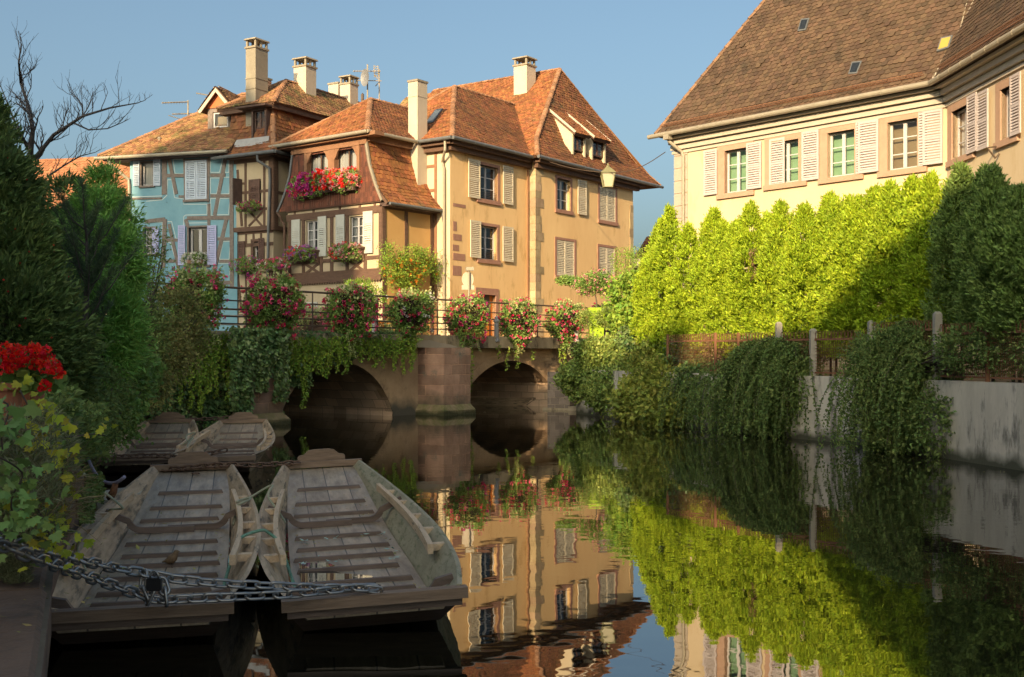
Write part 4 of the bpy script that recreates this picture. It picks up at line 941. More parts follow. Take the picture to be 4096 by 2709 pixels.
# gabled dormer
Fe = FD.off(-.9); t0, t1 = sorted((Fe.t(831), Fe.t(922))); za, zw = Fe.z(876, 517), Fe.z(876, 432); zap = Fe.z(875, 352); tm = (t0+t1)/2
dw = Fe.rect(851, 911, 446, 512)
s = MB(); wall_rect(s, Fe, t0, t1, za-.05, zw, [dw]); 
for t in (t0, t1): s.poly([Fe.P(t, za-.4, 0), Fe.P(t, zw, 0), Fe.P(t, zw, -2), Fe.P(t, za-.4, -2)])
s.build('dormer_wall', M['timber_g'], hD)
s = MB(); s.prism([Fe.P(t0-.1, zw, 0), Fe.P(t1+.1, zw, 0), Fe.P(tm, zap-.1, 0)], np.append(Fe.n, 0)*.05); s.build('dormer_gable', mat('orange_gable_paint', (0.55, 0.14, 0.05)), hD)
window(Fe, hD, dw, rows=1, cols=1, rec=.06, thick=.07, room='room_w')
e = .32; zl_ = zw-.12
for sg, te in ((1, t1+e), (-1, t0-e)):
    P_ = [Fe.P(te, zl_, .28), Fe.P(te, zl_, -2.6), Fe.P(tm, zap, -2.6), Fe.P(tm, zap, .28)]
    tiles(P_, m=M['tile_m'], parent=hD, name='dormer_tiles')
    s = MB(); s.prism([Fe.P(te, zl_-.06, .26), Fe.P(tm, zap-.06, .26), Fe.P(tm, zap-.24, .26), Fe.P(te-sg*.12, zl_-.14, .26)], np.append(Fe.n, 0)*.05); s.build('verge_board', M['cornice'], hD)
vt = MB(); p = FD.P(4.0, 11.4, -.3); vt.lathe(p, [(.05,-.3),(.05,.28),(.1,.3),(.11,.34),(.02,.4)], 10); vt.build('roof_vent', M['zinc'], hD)

# ------------------------------------------------------------------ pale yellow house on the right
FY = Face((5.95, 42), (.654, -.756)); TY = FY.t(3788); cornY = FY.P(TY, 0); FY2 = Face(cornY[:2], (.03, -1))
hY = thing('yellow_house', (12.9, 34, 1.6), 'large pale yellow house with steep brown tiled roof above the cypress hedge', 'house')
yw = [FY.rect(2900,2988,590,776), FY.rect(3090,3196,555,740), FY.rect(3312,3420,516,713), FY.rect(3552,3671,472,685), FY.rect(3124,3150,925,1000)]
yw2 = [FY2.rect(3811,3884,412,642), FY2.rect(4006,4058,335,566)]
mb = MB(); wall_rect(mb, FY, 0, TY, 1.6, 9.9, yw); mb.poly([FY.P(0,1.6), FY.P(0,1.6,-9), FY.P(0,9.9,-9), FY.P(0,9.9)]); mb.build('wall', M['yellow'], hY)
mb = MB(); wall_rect(mb, FY2, 0, 11, 1.6, 9.9, yw2); mb.poly([FY2.P(11,1.6), FY2.P(11,1.6,-9), FY2.P(11,9.9,-9), FY2.P(11,9.9)]); mb.build('wall', M['yellow'], hY)
qn = MB(); z = 1.6
while z < 9.4: qn.fbox(FY, -.02, .62, z+.012, z+.44, -.3, .03); z += .455
qn.build('quoin', M['sandst_l'] if False else mat('pink_white_quoin', (0.36, 0.31, 0.26), (0.41, 0.36, 0.31), scale=2), hY)
ey = 10.12
s = MB()
for F_, t0, t1 in ((FY, -.1, TY-.0), (FY2, 0, 11)):
    s.fbox(F_, t0, t1, 9.42, 9.52, 0, .06); s.fbox(F_, t0, t1, 9.55, 9.72, 0, .14); s.fbox(F_, t0, t1, 9.74, 9.9, 0, .26); s.fbox(F_, t0, t1, 9.92, 10.0, 0, .42)
s.build('cornice', M['cornice'], hY)
nin1 = -FY.n; nin2 = -FY2.n; dd = nin1 - nin2; wv = unit(V(dd[1], -dd[0], 0)); 
if np.dot(wv[:2], nin1) < 0: wv = -wv
# eave corner where both overhung eave lines meet
def inter(F1, d1_, F2, d2_):
    A = np.array([F1.n, F2.n]); b_ = np.array([np.dot(F1.n, F1.O)+d1_, np.dot(F2.n, F2.O)+d2_]); return np.linalg.solve(A, b_)
ce = inter(FY, .5, FY2, .5); Ce = V(ce[0], ce[1], ey); k = 6.0/np.dot(wv[:2], nin1); SL = 1.72
Ct = Ce + wv*k + V(0, 0, 6*SL)
RY1 = [FY.P(-.5, ey, .5), Ce, Ct, FY.P(5.5, ey+6*SL, -5.5)]
RY2 = [Ce, FY2.P(11.5, ey, .5), FY2.P(11.5, ey+6*SL, -5.5), Ct]
tiles(RY1, w=.205, ex=.17, m=M['tile_b'], parent=hY); tiles(RY2, w=.205, ex=.17, m=M['tile_b'], parent=hY)
s = MB(); s.prism([FY.P(-.5, ey-.06, .5), FY.P(-.5, ey-.06, -11.5), FY.P(5.5, ey-.06+6*SL, -5.5)], (0,0,.05)); 
s.prism([FY.P(-.5, ey-.06, -11.5), FY.P(14, ey-.06, -11.5), Ct+(2,2,-.06), FY.P(5.5, ey+6*SL-.06, -5.5)], (0,0,.05)); s.build('roof', M['tile_b'], hY)
rc = MB(); ridge_caps(rc, FY.P(-.5, ey+.04, .5), FY.P(5.5, ey+6*SL+.04, -5.5), r=.13, L=.33); rc.build('ridge_tiles', M['ridge_b'], hY)
v = MB(); v.bar(Ce+(0,0,.06), Ct+(0,0,.06), .16, .05); v.build('valley_flashing', M['cornice'], hY)
gt = MB(); gutter(gt, FY.P(-.75, ey-.04, .6), V(*inter(FY,.6,FY2,.6), ey-.04), r=.085); gutter(gt, V(*inter(FY,.6,FY2,.6), ey-.04), FY2.P(11.6, ey-.04, .6), r=.085); gt.build('gutter', M['zinc'], hY)
# snow guard along the eave
sg = MB(); nr = pnorm(RY1); e2 = unit(FY.P(0,ey+SL,-.5)-FY.P(0,ey,.5))
def snow(F, t0, t1):
    up = unit(V(*(-F.n), SL)); nn = V(*F.n*SL, 1); nn = unit(nn)
    base = lambda t, h: F.P(t, ey, .5) + up*.28 + nn*(.03+h)
    for h in (.05, .12, .18): sg.tube([base(t0, h), base(t1, h)], .009, 5)
    n = int((t1-t0)/.09)
    for i in range(n+1):
        t = t0 + (t1-t0)*i/n; sg.bar(base(t, 0), base(t, .19), .012, .008, up=(1,0,0))
snow(FY, -.2, TY-.5); snow(FY2, .6, 11); sg.build('snow_guard', mat('copper_rust', (0.24, 0.10, 0.05), (0.32, 0.15, 0.08), scale=10), hY)
sur = M['sandst_l']
for i, r in enumerate(yw):
    if i == 4: window(FY, hY, r, rows=2, cols=1, surround=sur, sw=.12); continue
    window(FY, hY, r, rows=3, rec=.14, surround=sur, sw=.30 if i != 3 else .3, room='room_g' if i in (0, 1, 2) else 'room_w', thick=.07, curtain=False, sproj=.04)
for r in yw2: window(FY2, hY, r, rows=3, rec=.14, surround=sur, sw=.28, room='room_w', thick=.07, curtain=True, sproj=.04)
for q_, dd_ in (((2821,2874,596,784), .07), ((2992,3051,565,760), .07), ((3080,3141,549,749), .02), ((3213,3281,519,726), .07), ((3440,3521,478,697), .09), ((3700,3779,435,664), .11)):
    shutter(FY, hY, *FY.rect(*q_), M['shut_w'], d=dd_)
for q_, dd_ in (((3428,3448,487,700), .05), ((3679,3700,447,667), .05)):
    shutter(FY, hY, *FY.rect(*q_), M['shut_w'], d=dd_)
for q_ in ((3884,3922,368,618), (3925,3969,353,606), (4058,4100,285,548)):
    shutter(FY2, hY, *FY2.rect(*q_), M['shut_w'], d=.1)
dp = MB(); dp.tube([FY.P(.15, ey-.05, .55), FY.P(.15, ey-.3, .5), FY.P(.42, 9.45, .12), FY.P(.48, 9.3, .1), FY.P(.48, 1.6, .1)], .06, 8); dp.fbox(FY, .03, .27, ey-.25, ey-.02, .45, .68); dp.build('downpipe', M['zinc'], hY)
rooflight(hY, RY1, [(3196, 133), (3228, 128), (3243, 80), (3210, 84)]); rooflight(hY, RY1, [(3399, 305), (3434, 302), (3454, 252), (3414, 256)])
rooflight(hY, RY1, [(3752, 215), (3800, 200), (3816, 150), (3770, 160)], M['glassyel'])
nr = pnorm(RY1); lc = MB(); lc.tube([raypt(x, y, RY1[0]+nr*.08, nr) for x, y in ((3885, -60), (3840, 120), (3795, 250), (3765, 285), (3735, 305))], .018, 6); lc.build('lightning_cable', M['zinc'], hY)
vt = MB(); p = px(2817, 400, 43.2); vt.lathe(p, [(.14,-1.2),(.14,.02),(.30,.06),(.30,.2),(.22,.3)], 14); 
for k in range(4): a = k*math.pi/2; vt.bar(p+(.2*math.cos(a), .2*math.sin(a), .3), p+(.3*math.cos(a), .3*math.sin(a), .52), .02, .02)
vt.lathe(p, [(.42,.5),(.02,.82)], 14); vt.build('vent_cowl', M['sandst_l'], hY)
ik = MB(); p = FY2.W(3998, 600); ik.tube([p+(-.0,0,.1), p+(-.35,-.05,.05), p+(-.12,-.02,-.22), p+(-.0,0,-.1)], .03, 6); ik.build('iron_bracket', M['iron'], hY)
# ------------------------------------------------------------------ unseen houses behind the viewer, added and shaped to cast shade on the canal
sf = unit((.36, .933)); sw = np.array([sf[1], -sf[0]])
def SP(l, q, z): p = sf*q + sw*l; return V(p[0], p[1], z)
def shade_house(name, prof, q0, depth, zb, label):
    h = thing(name, SP(sum(p[0] for p in prof)/len(prof), q0-depth/2, zb), label, 'house')
    lo = min(prof[0][1], prof[-1][1])
    m_ = MB(); poly = [(prof[0][0], zb)] + list(prof) + [(prof[-1][0], zb)]
    m_.prism([SP(l+.0, q0-.3, z-.25) if z > zb else SP(l, q0-.3, z) for l, z in poly], SP(0, -(depth-.6), 0)); m_.build('wall', M['cream'], h)
    r_ = MB()
    for (l0, z0), (l1, z1) in zip(prof[:-1], prof[1:]):
        r_.prism([SP(l0, q0, z0-.2), SP(l1, q0, z1-.2), SP(l1, q0, z1), SP(l0, q0, z0)], SP(0, -depth, 0))
    r_.build('roof', M['tile_b'], h)
# roof lines stand 32 m back along the sun's direction
shade_house('gabled_shade_caster', [(-34.0, 36.9), (-33.1, 37.7), (-31.0, 39.5), (-28.6, 40.85), (-22.3, 34.3)], -32, 9, .4, 'unseen tall gabled house shaped to cast shade, far behind the viewer on the left')
shade_house('terraced_shade_caster', [(-62, 28.75), (-12.0, 28.65)], -32, 9, .4, 'unseen long terraced house added to cast shade, at the left behind the viewer')
shade_house('terraced_shade_caster', [(-12.0, 27.3), (-7.4, 27.15)], -32, 9, .4, 'unseen narrow terraced house added to cast shade, next to the long one')
shade_house('terraced_shade_caster', [(-7.4, 25.5), (-3.31, 25.45)], -32, 9, .4, 'unseen lowest terraced house of the added shade casting row behind the viewer')
shade_house('gabled_shade_caster', [(-3.3, 25.5), (-.63, 26.65), (8, 30.4), (20, 25.2)], -32, 10, .4, 'unseen wide gabled house shaped to cast shade, behind the viewer')

# ------------------------------------------------------------------ flat bottomed wooden boats
M['bwood'] = mat('weathered_boat_wood', (0.50, 0.36, 0.23), (0.74, 0.57, 0.39), scale=2.5, stretch=(9, 0.9, 9), bump=0.5, bscale=6, rough=0.7, obj=True, c3=(0.12, 0.10, 0.08), s3=2.2, f3=0.58, bdist=.01)
M['bside'] = mat('weathered_side_planks', (0.34, 0.245, 0.155), (0.60, 0.45, 0.30), scale=2.5, stretch=(6, 0.8, 7), bump=0.5, bscale=6, rough=0.7, obj=True, c3=(0.13, 0.11, 0.08), s3=1.6, f3=0.52, bdist=.01)
M['bfloor'] = mat('wet_boat_floor', (0.24, 0.175, 0.12), (0.64, 0.50, 0.35), scale=2.0, stretch=(5, 0.8, 5), bump=0.5, bscale=7, rough=0.42, obj=True, c3=(0.50, 0.43, 0.34), s3=1.6, f3=0.56, bdist=.008, seam=.31)
M['bdark'] = mat('dark_wet_ribs', (0.09, 0.06, 0.045), (0.19, 0.13, 0.10), scale=3, stretch=(1, 6, 6), bump=0.5, bscale=8, rough=0.55, obj=True, bdist=.008)
M['bgreen'] = mat('algae_side_planks', (0.28, 0.25, 0.16), (0.42, 0.37, 0.25), scale=2.0, stretch=(5, 1.2, 5), bump=0.6, bscale=6, rough=0.65, obj=True, c3=(0.15, 0.17, 0.08), s3=3.5, f3=0.52, bdist=.01)
M['rope'] = mat('pale_green_rope', (0.34, 0.40, 0.28), (0.46, 0.44, 0.32), scale=30, bump=0.8, bscale=120)
M['rope_g'] = mat('green_rope', (0.10, 0.30, 0.20), (0.26, 0.42, 0.32), scale=20, bump=0.8, bscale=120)
M['bhead'] = mat('brown_headboard_wood', (0.17, 0.11, 0.072), (0.32, 0.22, 0.15), scale=2.5, stretch=(1, 8, 8), bump=0.5, bscale=6, rough=0.7, obj=True, bdist=.01)
LB_ = 9.4
def interp(s, xs, ys):
    return float(np.interp(s, xs, ys))
def smooth_i(s, xs, ys):
    # smooth curve through control points
    xs = np.array(xs); ys = np.array(ys); i = int(min(max(np.searchsorted(xs, s)-1, 0), len(xs)-2)); t = (s-xs[i])/(xs[i+1]-xs[i])
    m0 = (ys[i+1]-ys[max(i-1,0)])/(xs[i+1]-xs[max(i-1,0)])*(xs[i+1]-xs[i]); j = min(i+2, len(xs)-1); m1 = (ys[j]-ys[i])/(xs[j]-xs[i])*(xs[i+1]-xs[i])
    return (2*t**3-3*t**2+1)*ys[i] + (t**3-2*t**2+t)*m0 + (-2*t**3+3*t**2)*ys[i+1] + (t**3-t**2)*m1
XS = [0, .12, .3, .5, .75, 1]
def gw(s): return smooth_i(s, XS, [.65, .80, .90, .90, .78, .585])
def bw(s): return smooth_i(s, XS, [.52, .56, .57, .57, .55, .50])
def gz(s): return smooth_i(s, XS, [.36, .35, .335, .335, .38, .46])
def bz(s): return smooth_i(s, XS, [.24, .055, .03, .03, .13, .37])
def make_boat(label, side_r=None):
    b_ = thing('wooden_boat', (0, 0, 0), label, 'boat', 'moored flat bottomed boats')
    n = 48; ss = [i/n for i in range(n+1)]
    fl = MB(); vs = []
    for s in ss: y = s*LB_; vs += [(-bw(s)-.01, y, bz(s)), (bw(s)+.01, y, bz(s)), (bw(s)-.02, y, bz(s)-.13*(1-abs(2*s-1)**3)-.045), (-bw(s)+.02, y, bz(s)-.13*(1-abs(2*s-1)**3)-.045)]
    fs = []
    for i in range(n):
        a = 4*i; c = a+4; fs += [(a, a+1, c+1, c), (a+2, a+3, c+3, c+2), (a+1, a+2, c+2, c+1), (a+3, a, c, c+3)]
    fs += [(3,2,1,0), (4*n, 4*n+1, 4*n+2, 4*n+3)]
    fl.add(vs, fs).build('floor', M['bfloor'], b_, local=True)
    for sg in (-1, 1):
        sd = MB(); vs = []; K = 3
        for s in ss:
            y = s*LB_ + (0 if 0 < s < 1 else (0.03 if s == 0 else -.03)); th = .038
            o_ = [(bw(s)-.01, bz(s)-.13*(1-abs(2*s-1)**4)-.03), (bw(s)+(gw(s)-bw(s))*.5, bz(s)+(gz(s)-bz(s))*.45), (gw(s), gz(s))]
            i_ = [(x-th, z+.002) for x, z in o_[::-1]]
            vs += [(sg*x, y, z) for x, z in o_+i_]
        fs = []
        for i in range(n):
            for k_ in range(6): a = 6*i+k_; c = 6*i+(k_+1) % 6; fs.append((a, c, c+6, a+6) if sg > 0 else (c, a, a+6, c+6))
        fs += [tuple(range(6))[::sg*-1], tuple(range(6*n, 6*n+6))[::sg]]
        sd.add(vs, fs).build('side_plank', (side_r if sg > 0 and side_r else M['bside']), b_, local=True)
    # transom beams
    t = MB(); t.box(-.68, .68, -.06, .05, .272, .352); t.build('transom_beam', M['bhead'], b_, local=True)
    t = MB(); t.hexa([(-.52,.36,.03),(.52,.36,.03),(.52,.42,.03),(-.52,.42,.03),(-.64,-.02,.262),(.64,-.02,.262),(.64,.04,.262),(-.64,.04,.262)]); t.box(-.64,.64,-.02,.045,.215,.268); t.build('transom', M['bdark'], b_, local=True)
    t = MB(); y = LB_; t.box(-.61, .61, y-.07, y+.05, .385, .475); t.build('transom_beam', M['bhead'], b_, local=True)
    hb = MB(); pr_ = [(-.36,.0),(.36,.0),(.36,.14),(.33,.165),(.27,.17),(.22,.21),(.20,.235),(.12,.25),(-.12,.25),(-.2,.235),(-.22,.21),(-.27,.17),(-.33,.165),(-.36,.14)]
    hb.prism([(x, y+.06, .40+z) for x, z in pr_], (0, .045, 0)); hb.build('headboard', M['bhead'], b_, local=True)
    # floor slats and ribs
    for s in (.115, .165, .215, .285, .355, .42, .50, .655, .74, .84):
        m_ = MB(); w_ = bw(s)-.07; z = bz(s); y = s*LB_; sl = (bz(s+.01)-bz(s-.01))/(.02*LB_); k_ = random.uniform(-.05, .05); k2 = random.uniform(-.05,.03)
        if s > .7: w_ -= .02
        dz = lambda yy: sl*(yy-y)
        m_.hexa([(-w_+k_,y-.035,z-.002+dz(y-.035)),(w_+k2,y-.035,z-.002+dz(y-.035)),(w_+k2,y+.035,z-.002+dz(y+.035)),(-w_+k_,y+.035,z-.002+dz(y+.035)),
                 (-w_+k_+.02,y-.025,z+.04+dz(y-.03)),(w_+k2-.02,y-.025,z+.04+dz(y-.03)),(w_+k2-.02,y+.025,z+.04+dz(y+.03)),(-w_+k_+.02,y+.025,z+.04+dz(y+.03))])
        m_.build('floor_slat', M['bdark'], b_, local=True)
    for s, off in ((.05, 0), (.585, .05)):
        for sg in (-1, 1):
            if s < .1 and sg > 0: x_in = -.02
            else: x_in = .12 if sg > 0 else .18
            yy = s*LB_ + (off if sg > 0 else -off); z = bz(s); pts = []
            W_, G = bw(s)-.03, gw(s)-.07
            for a in np.linspace(0, 1, 7):
                an = a*math.pi*.40; pts.append((W_-.14+.14*math.sin(an/.40/1*.5*1.0) if False else W_-.14+.16*math.sin(an), z+.035+.16*(1-math.cos(an))))
            pts = [(x_in*-1 if True else 0, z+.03)] + pts + [(G-.0, gz(s)-.03)]
            m_ = MB(); th = .032
            P2 = pts; vs = []
            for i, (x, zz) in enumerate(P2):
                a0 = P2[max(i-1, 0)]; a1 = P2[min(i+1, len(P2)-1)]; dx, dz_ = a1[0]-a0[0], a1[1]-a0[1]; l_ = math.hypot(dx, dz_); nx, nz = -dz_/l_, dx/l_
                for (du, yo) in ((-th, -.035), (th*1.1, -.028), (th*1.1, .028), (-th, .035)): vs.append((sg*(x+nx*du), yy+yo, zz+nz*du))
            fs = []
            for i in range(len(P2)-1):
                for k_ in range(4): a, c = 4*i+k_, 4*i+(k_+1) % 4; fs.append((a, c, c+4, a+4))
            fs += [(0,1,2,3), tuple(range(4*len(P2)-4, 4*len(P2)))]
            m_.add(vs, fs).build('rib', M['bdark'], b_, local=True)
    # inner rails on blocks
    for sg in (-1, 1):
        rl = MB(); vs = []; sr = np.linspace(.19, .70, 18)
        for s in sr:
            x = gw(s)-.20; z = gz(s)+.012; y = s*LB_
            vs += [(sg*(x-.028), y, z-.07), (sg*(x+.022), y, z-.07), (sg*(x+.022), y, z+.02), (sg*(x-.028), y, z+.02)]
        fs = [(4*i+k_, 4*i+(k_+1) % 4, 4*i+4+(k_+1) % 4, 4*i+4+k_) for i in range(len(sr)-1) for k_ in range(4)] + [(0,1,2,3), tuple(range(4*len(sr)-4, 4*len(sr)))]
        rl.add(vs, fs); o_ = rl.build('side_rail', M['bwood'], b_, local=True)
        for s in (.225, .33, .44, .56, .66):
            k_ = MB(); x = gw(s)-.18; y = s*LB_; z = gz(s); k_.box(min(sg*x, sg*(gw(s)-.03)), max(sg*x, sg*(gw(s)-.03)), y-.05, y+.05, z-.075, z-.012); q_ = k_.build('spacer_block', M['bwood'], o_, local=True)
    return b_
boats = []
for i, (cx, cy, rz, ry, lab, sr) in enumerate((
    (-2.63, 8.0, .228, R(-.5), 'lower left wooden boat with a small bird inside and the padlock over it', None),
    (-.99, 8.45, .205, R(-2.2), 'near wooden boat with a rain puddle and a green algae stained right side', M['bgreen']),
    (-6.57, 19.9, .222, R(-.4), 'farther wooden boat under the ivy with a warm orange brown left side', None),
    (-5.10, 19.8, .180, R(-.8), 'farther grey wooden boat moored just left of the bridge abutment', None))):
    bt = make_boat(lab, sr)
    bt.location = (cx, cy, .0); bt.rotation_euler = (0, ry, rz); boats.append(bt)
bpy.context.view_layer.update()
def bl(i, x, y, z):      # boat local -> world
    p = boats[i].matrix_world @ Vector((x, y, z)); return V(*p)
# puddle lying in the second boat
pd = MB(); pts = []
for k in range(26):
    a = 2*math.pi*k/26; rr = 1+.25*math.sin(3*a+1)+.12*math.sin(7*a); pts.append((-.12+.36*math.cos(a)*rr, 1.55+.85*math.sin(a)*rr))
for q_, zz in ((pts, .0),): pd.poly([tuple(bl(1, max(min(x, .5), -.52), y, bz(y/LB_)+.012)) for x, y in q_])
pdm = bpy.data.materials.new('puddle_water'); pdm.use_nodes = True; pb = pdm.node_tree.nodes["Principled BSDF"]; pb.inputs["Base Color"].default_value = (.03,.028,.026,1); pb.inputs["Roughness"].default_value = .02
pl = MB(); 
wl_ = bl(1, 0, 2.0, bz(.2)+.012)[2]
ys = np.linspace(.95, 3.1, 12)
Lp_ = [bl(1, -.50, y, 0) for y in ys]; Rp_ = [bl(1, .02+.28*math.sin((y-.95)*2.2)+.1*math.sin(y*9), y, 0) for y in ys]
pl.poly([(*p[:2], wl_-.004) for p in Lp_] + [(*p[:2], wl_-.004) for p in Rp_[::-1]])
tag(pl.build('rain_puddle', pdm), 'shallow rain puddle lying on the floor of the nearest boat on the right', 'puddle')

# ------------------------------------------------------------------ chains, padlock, ropes
M['steel'] = mat('galvanised_steel', (0.30, 0.29, 0.28), (0.40, 0.39, 0.38), scale=20, rough=0.38, metal=0.85)
M['steel_r'] = mat('rusty_chain_steel', (0.13, 0.075, 0.05), (0.22, 0.14, 0.10), scale=20, rough=0.7, metal=0.4)
def link_mesh_obj(r, Lk, W_):
    pts = []; h = Lk/2 - W_/2
    for k in range(10): a = -math.pi/2 + math.pi*k/9; pts.append((h+math.cos(a)*W_/2, math.sin(a)*W_/2, 0))
    for k in range(10): a = math.pi/2 + math.pi*k/9; pts.append((-h+math.cos(a)*W_/2, math.sin(a)*W_/2, 0))
    return MB().tube(pts, r, 7, closed=True)
def resample(pts, step):
    pts = [np.asarray(p, float) for p in pts]; out = []; d = [0]
    for a, c in zip(pts[:-1], pts[1:]): d.append(d[-1]+np.linalg.norm(c-a))
    n = max(1, int(round(d[-1]/step))); P = np.array(pts)
    return [V(*[np.interp(d[-1]*i/n, d, P[:, k]) for k in range(3)]) for i in range(n+1)]
def chain(pts, label, r=.011, Lk=.125, W_=.062, m=None, group=None):
    rs = resample(pts, Lk-2.4*r); c = thing('chain', rs[len(rs)//2], label, 'chain', group)
    proto = link_mesh_obj(r, Lk, W_).build('link', m or M['steel'], c, smooth=True, local=True)
    for i, (a, b_) in enumerate(zip(rs[:-1], rs[1:])):
        o_ = proto if i == 0 else proto.copy()
        if i: COL.objects.link(o_); o_.parent = c
        mid = (a+b_)/2 - wloc(c); q_ = Vector(list(b_-a)).to_track_quat('X', 'Z')
        from mathutils import Quaternion
        o_.rotation_euler = (q_ @ Quaternion((1, 0, 0), (math.pi/2 if i % 2 else 0.0) + .5 + random.uniform(-.15, .15))).to_euler(); o_.location = Vector(list(mid))
    return c
def P3(l): return [px(*p) for p in l]
chain(P3([(-60,2140,6.2),(0,2155,6.35),(206,2212,6.8),(310,2236,7.3),(387,2256,7.5),(464,2274,7.7),(578,2292,7.85),(671,2313,7.9),(826,2330,7.95),(980,2340,8.05),(1117,2345,8.15),(1283,2352,8.3),(1506,2350,8.5)]), 'upper strand of the galvanised steel chain crossing both near boats', group='steel chain strands across the near boats')
chain(P3([(-60,2165,6.15),(20,2185,6.3),(119,2225,6.5),(206,2256,6.75),(310,2292,7.2),(413,2328,7.5),(516,2364,7.7),(583,2392,7.82),(645,2402,7.85),(774,2394,7.9),(929,2388,7.98),(1100,2381,8.1),(1219,2373,8.2),(1346,2358,8.32),(1440,2350,8.4),(1520,2362,8.45)]), 'lower sagging strand of the galvanised steel chain crossing both near boats', group='steel chain strands across the near boats')
chain(P3([(578,2285,7.86),(570,2330,7.84),(572,2375,7.82),(590,2405,7.80),(620,2395,7.78),(612,2365,7.8)]), 'short looped chain end hanging left of the padlock', r=.012)
chain(P3([(645,2325,7.86),(662,2350,7.84),(655,2385,7.84),(664,2410,7.83)]), 'short chain end hanging right of the padlock', r=.012)
pk_ = thing('padlock', px(617, 2360, 7.78), 'black padlock joining the two chain strands over the left near boat', 'padlock')
c_ = px(617, 2337, 7.78)
bev = MB(); 
pp = []
for (sx, sz) in ((1,-1),(1,1),(-1,1),(-1,-1)):
    for a in (0, 45, 90):
        an = math.radians({(1,-1):270,(1,1):0,(-1,1):90,(-1,-1):180}[(sx,sz)]+a); pp.append(c_+(sx*.038+.012*math.cos(an), -.018, sz*.032+.012*math.sin(an)))
bev.prism(pp, (0, .036, 0)); bev.build('body', mat('black_lock_body', (0.02,0.02,0.022), rough=0.4), pk_)
MB().tube([c_+(.028*math.cos(a), 0, .044+.045*math.sin(a)) for a in np.linspace(0, math.pi, 9)], .007, 8).build('shackle', M['steel'], pk_, smooth=True)
chain(P3([(655,1878,17.0),(735,1872,17.0),(830,1862,17.1),(925,1858,17.2),(1030,1862,17.3),(1120,1856,17.4),(1195,1850,17.5)]), 'rusty chain between the headboards of the two near boats', r=.014, Lk=.14, W_=.075, m=M['steel_r'])
chain(P3([(350,1812,19.0),(420,1822,19.2),(500,1828,19.3),(580,1822,19.4),(660,1824,19.4),(740,1832,19.4),(850,1812,19.6),(905,1800,19.7)]), 'pale rusty chain across the near ends of the two farther boats', r=.014, Lk=.15, W_=.08, m=M['steel_r'])
chain(P3([(612,1672,29.2),(700,1682,29.2),(790,1678,29.2),(880,1674,29.2),(915,1670,29.2)]), 'thin chain between the headboards of the two farther boats', r=.015, Lk=.17, W_=.09, m=M['steel_r'])
def rope(pts, label, r=.013, m=None, n=6):
    rs = resample(pts, .03); sm = []
    P = np.array(rs)
    for _ in range(30): P[1:-1] = (P[:-2]+P[1:-1]*2+P[2:])/4
    return tag(MB().tube(list(P), r, n).build('rope', m or M['rope'], smooth=True), label, 'rope')
rope([px(325,1885,13.0), px(400,1955,12.4), px(500,2035,12.0), bl(0,-gw(.4)+.15,5.3,.36), bl(0,-gw(.4)+.22,5.2,.28)], 'rope from the quay to the middle of the left near boat')
rope([px(275,2125,9.6), px(335,2128,9.9), bl(0,-.72,2.35,.37), bl(0,-.64,2.3,.37), bl(0,-.60,2.22,.22)], 'short rope from the quay to the rear rail of the left near boat')
rope([bl(0,.62,5.5,.1), bl(0,.68,5.8,.36), bl(0,.84,5.8,.36), bl(0,.98,5.8,.50), bl(0,1.15,5.8,.55), bl(1,-.85,5.5,.46), bl(1,-.72,5.45,.36), bl(1,-.60,5.3,.15)], 'pale rope arching between the rails of the two near boats, farther one')
rope([bl(0,.55,1.6,.05), bl(0,.62,2.3,.2), bl(0,.70,2.9,.37), bl(0,.84,2.95,.39), bl(0,1.0,2.95,.43), bl(1,-.85,2.9,.42), bl(1,-.70,2.9,.38), bl(1,-.62,2.4,.2), bl(1,-.54,1.5,.06)], 'green rope knotted over the touching sides of the two near boats', m=M['rope_g'], r=.015)
rope([bl(0,.66,5.3,.39), bl(0,.76,5.5,.42), bl(0,.86,5.4,.42), bl(0,.76,5.1,.42), bl(0,.64,5.1,.37), bl(0,.66,5.3,.34)], 'knotted coil of pale rope on the right rail of the left near boat')
rope([bl(2,.75,3.2,.35), bl(2,.95,3.3,.55), bl(3,-.85,3.2,.50), bl(3,-.72,3.1,.36)], 'pale rope arching between the two farther boats')
rope([bl(2,.72,2.4,.35), bl(2,.95,2.4,.52), bl(3,-.72,2.2,.36), bl(3,-.6,2.1,.2)], 'second pale rope between the two farther boats, nearer the viewer')
rope([px(440,1650,26), px(490,1700,25.5), bl(2,-.78,3.6,.36), bl(2,-.70,3.5,.2)], 'thin rope from the ivy bank to the left rail of the orange brown boat')
rg = MB(); c_ = bl(0, .05, LB_*.965, bz(.965)+.03)
rg.tube([c_+(.05*math.cos(a), .05*math.sin(a), 0) for a in np.linspace(0, 2*math.pi, 13)[:-1]], .012, 6, closed=True); tag(rg.build('mooring_ring', M['steel_r'], smooth=True), 'rusty mooring ring lying on the far floor of the left near boat', 'ring')

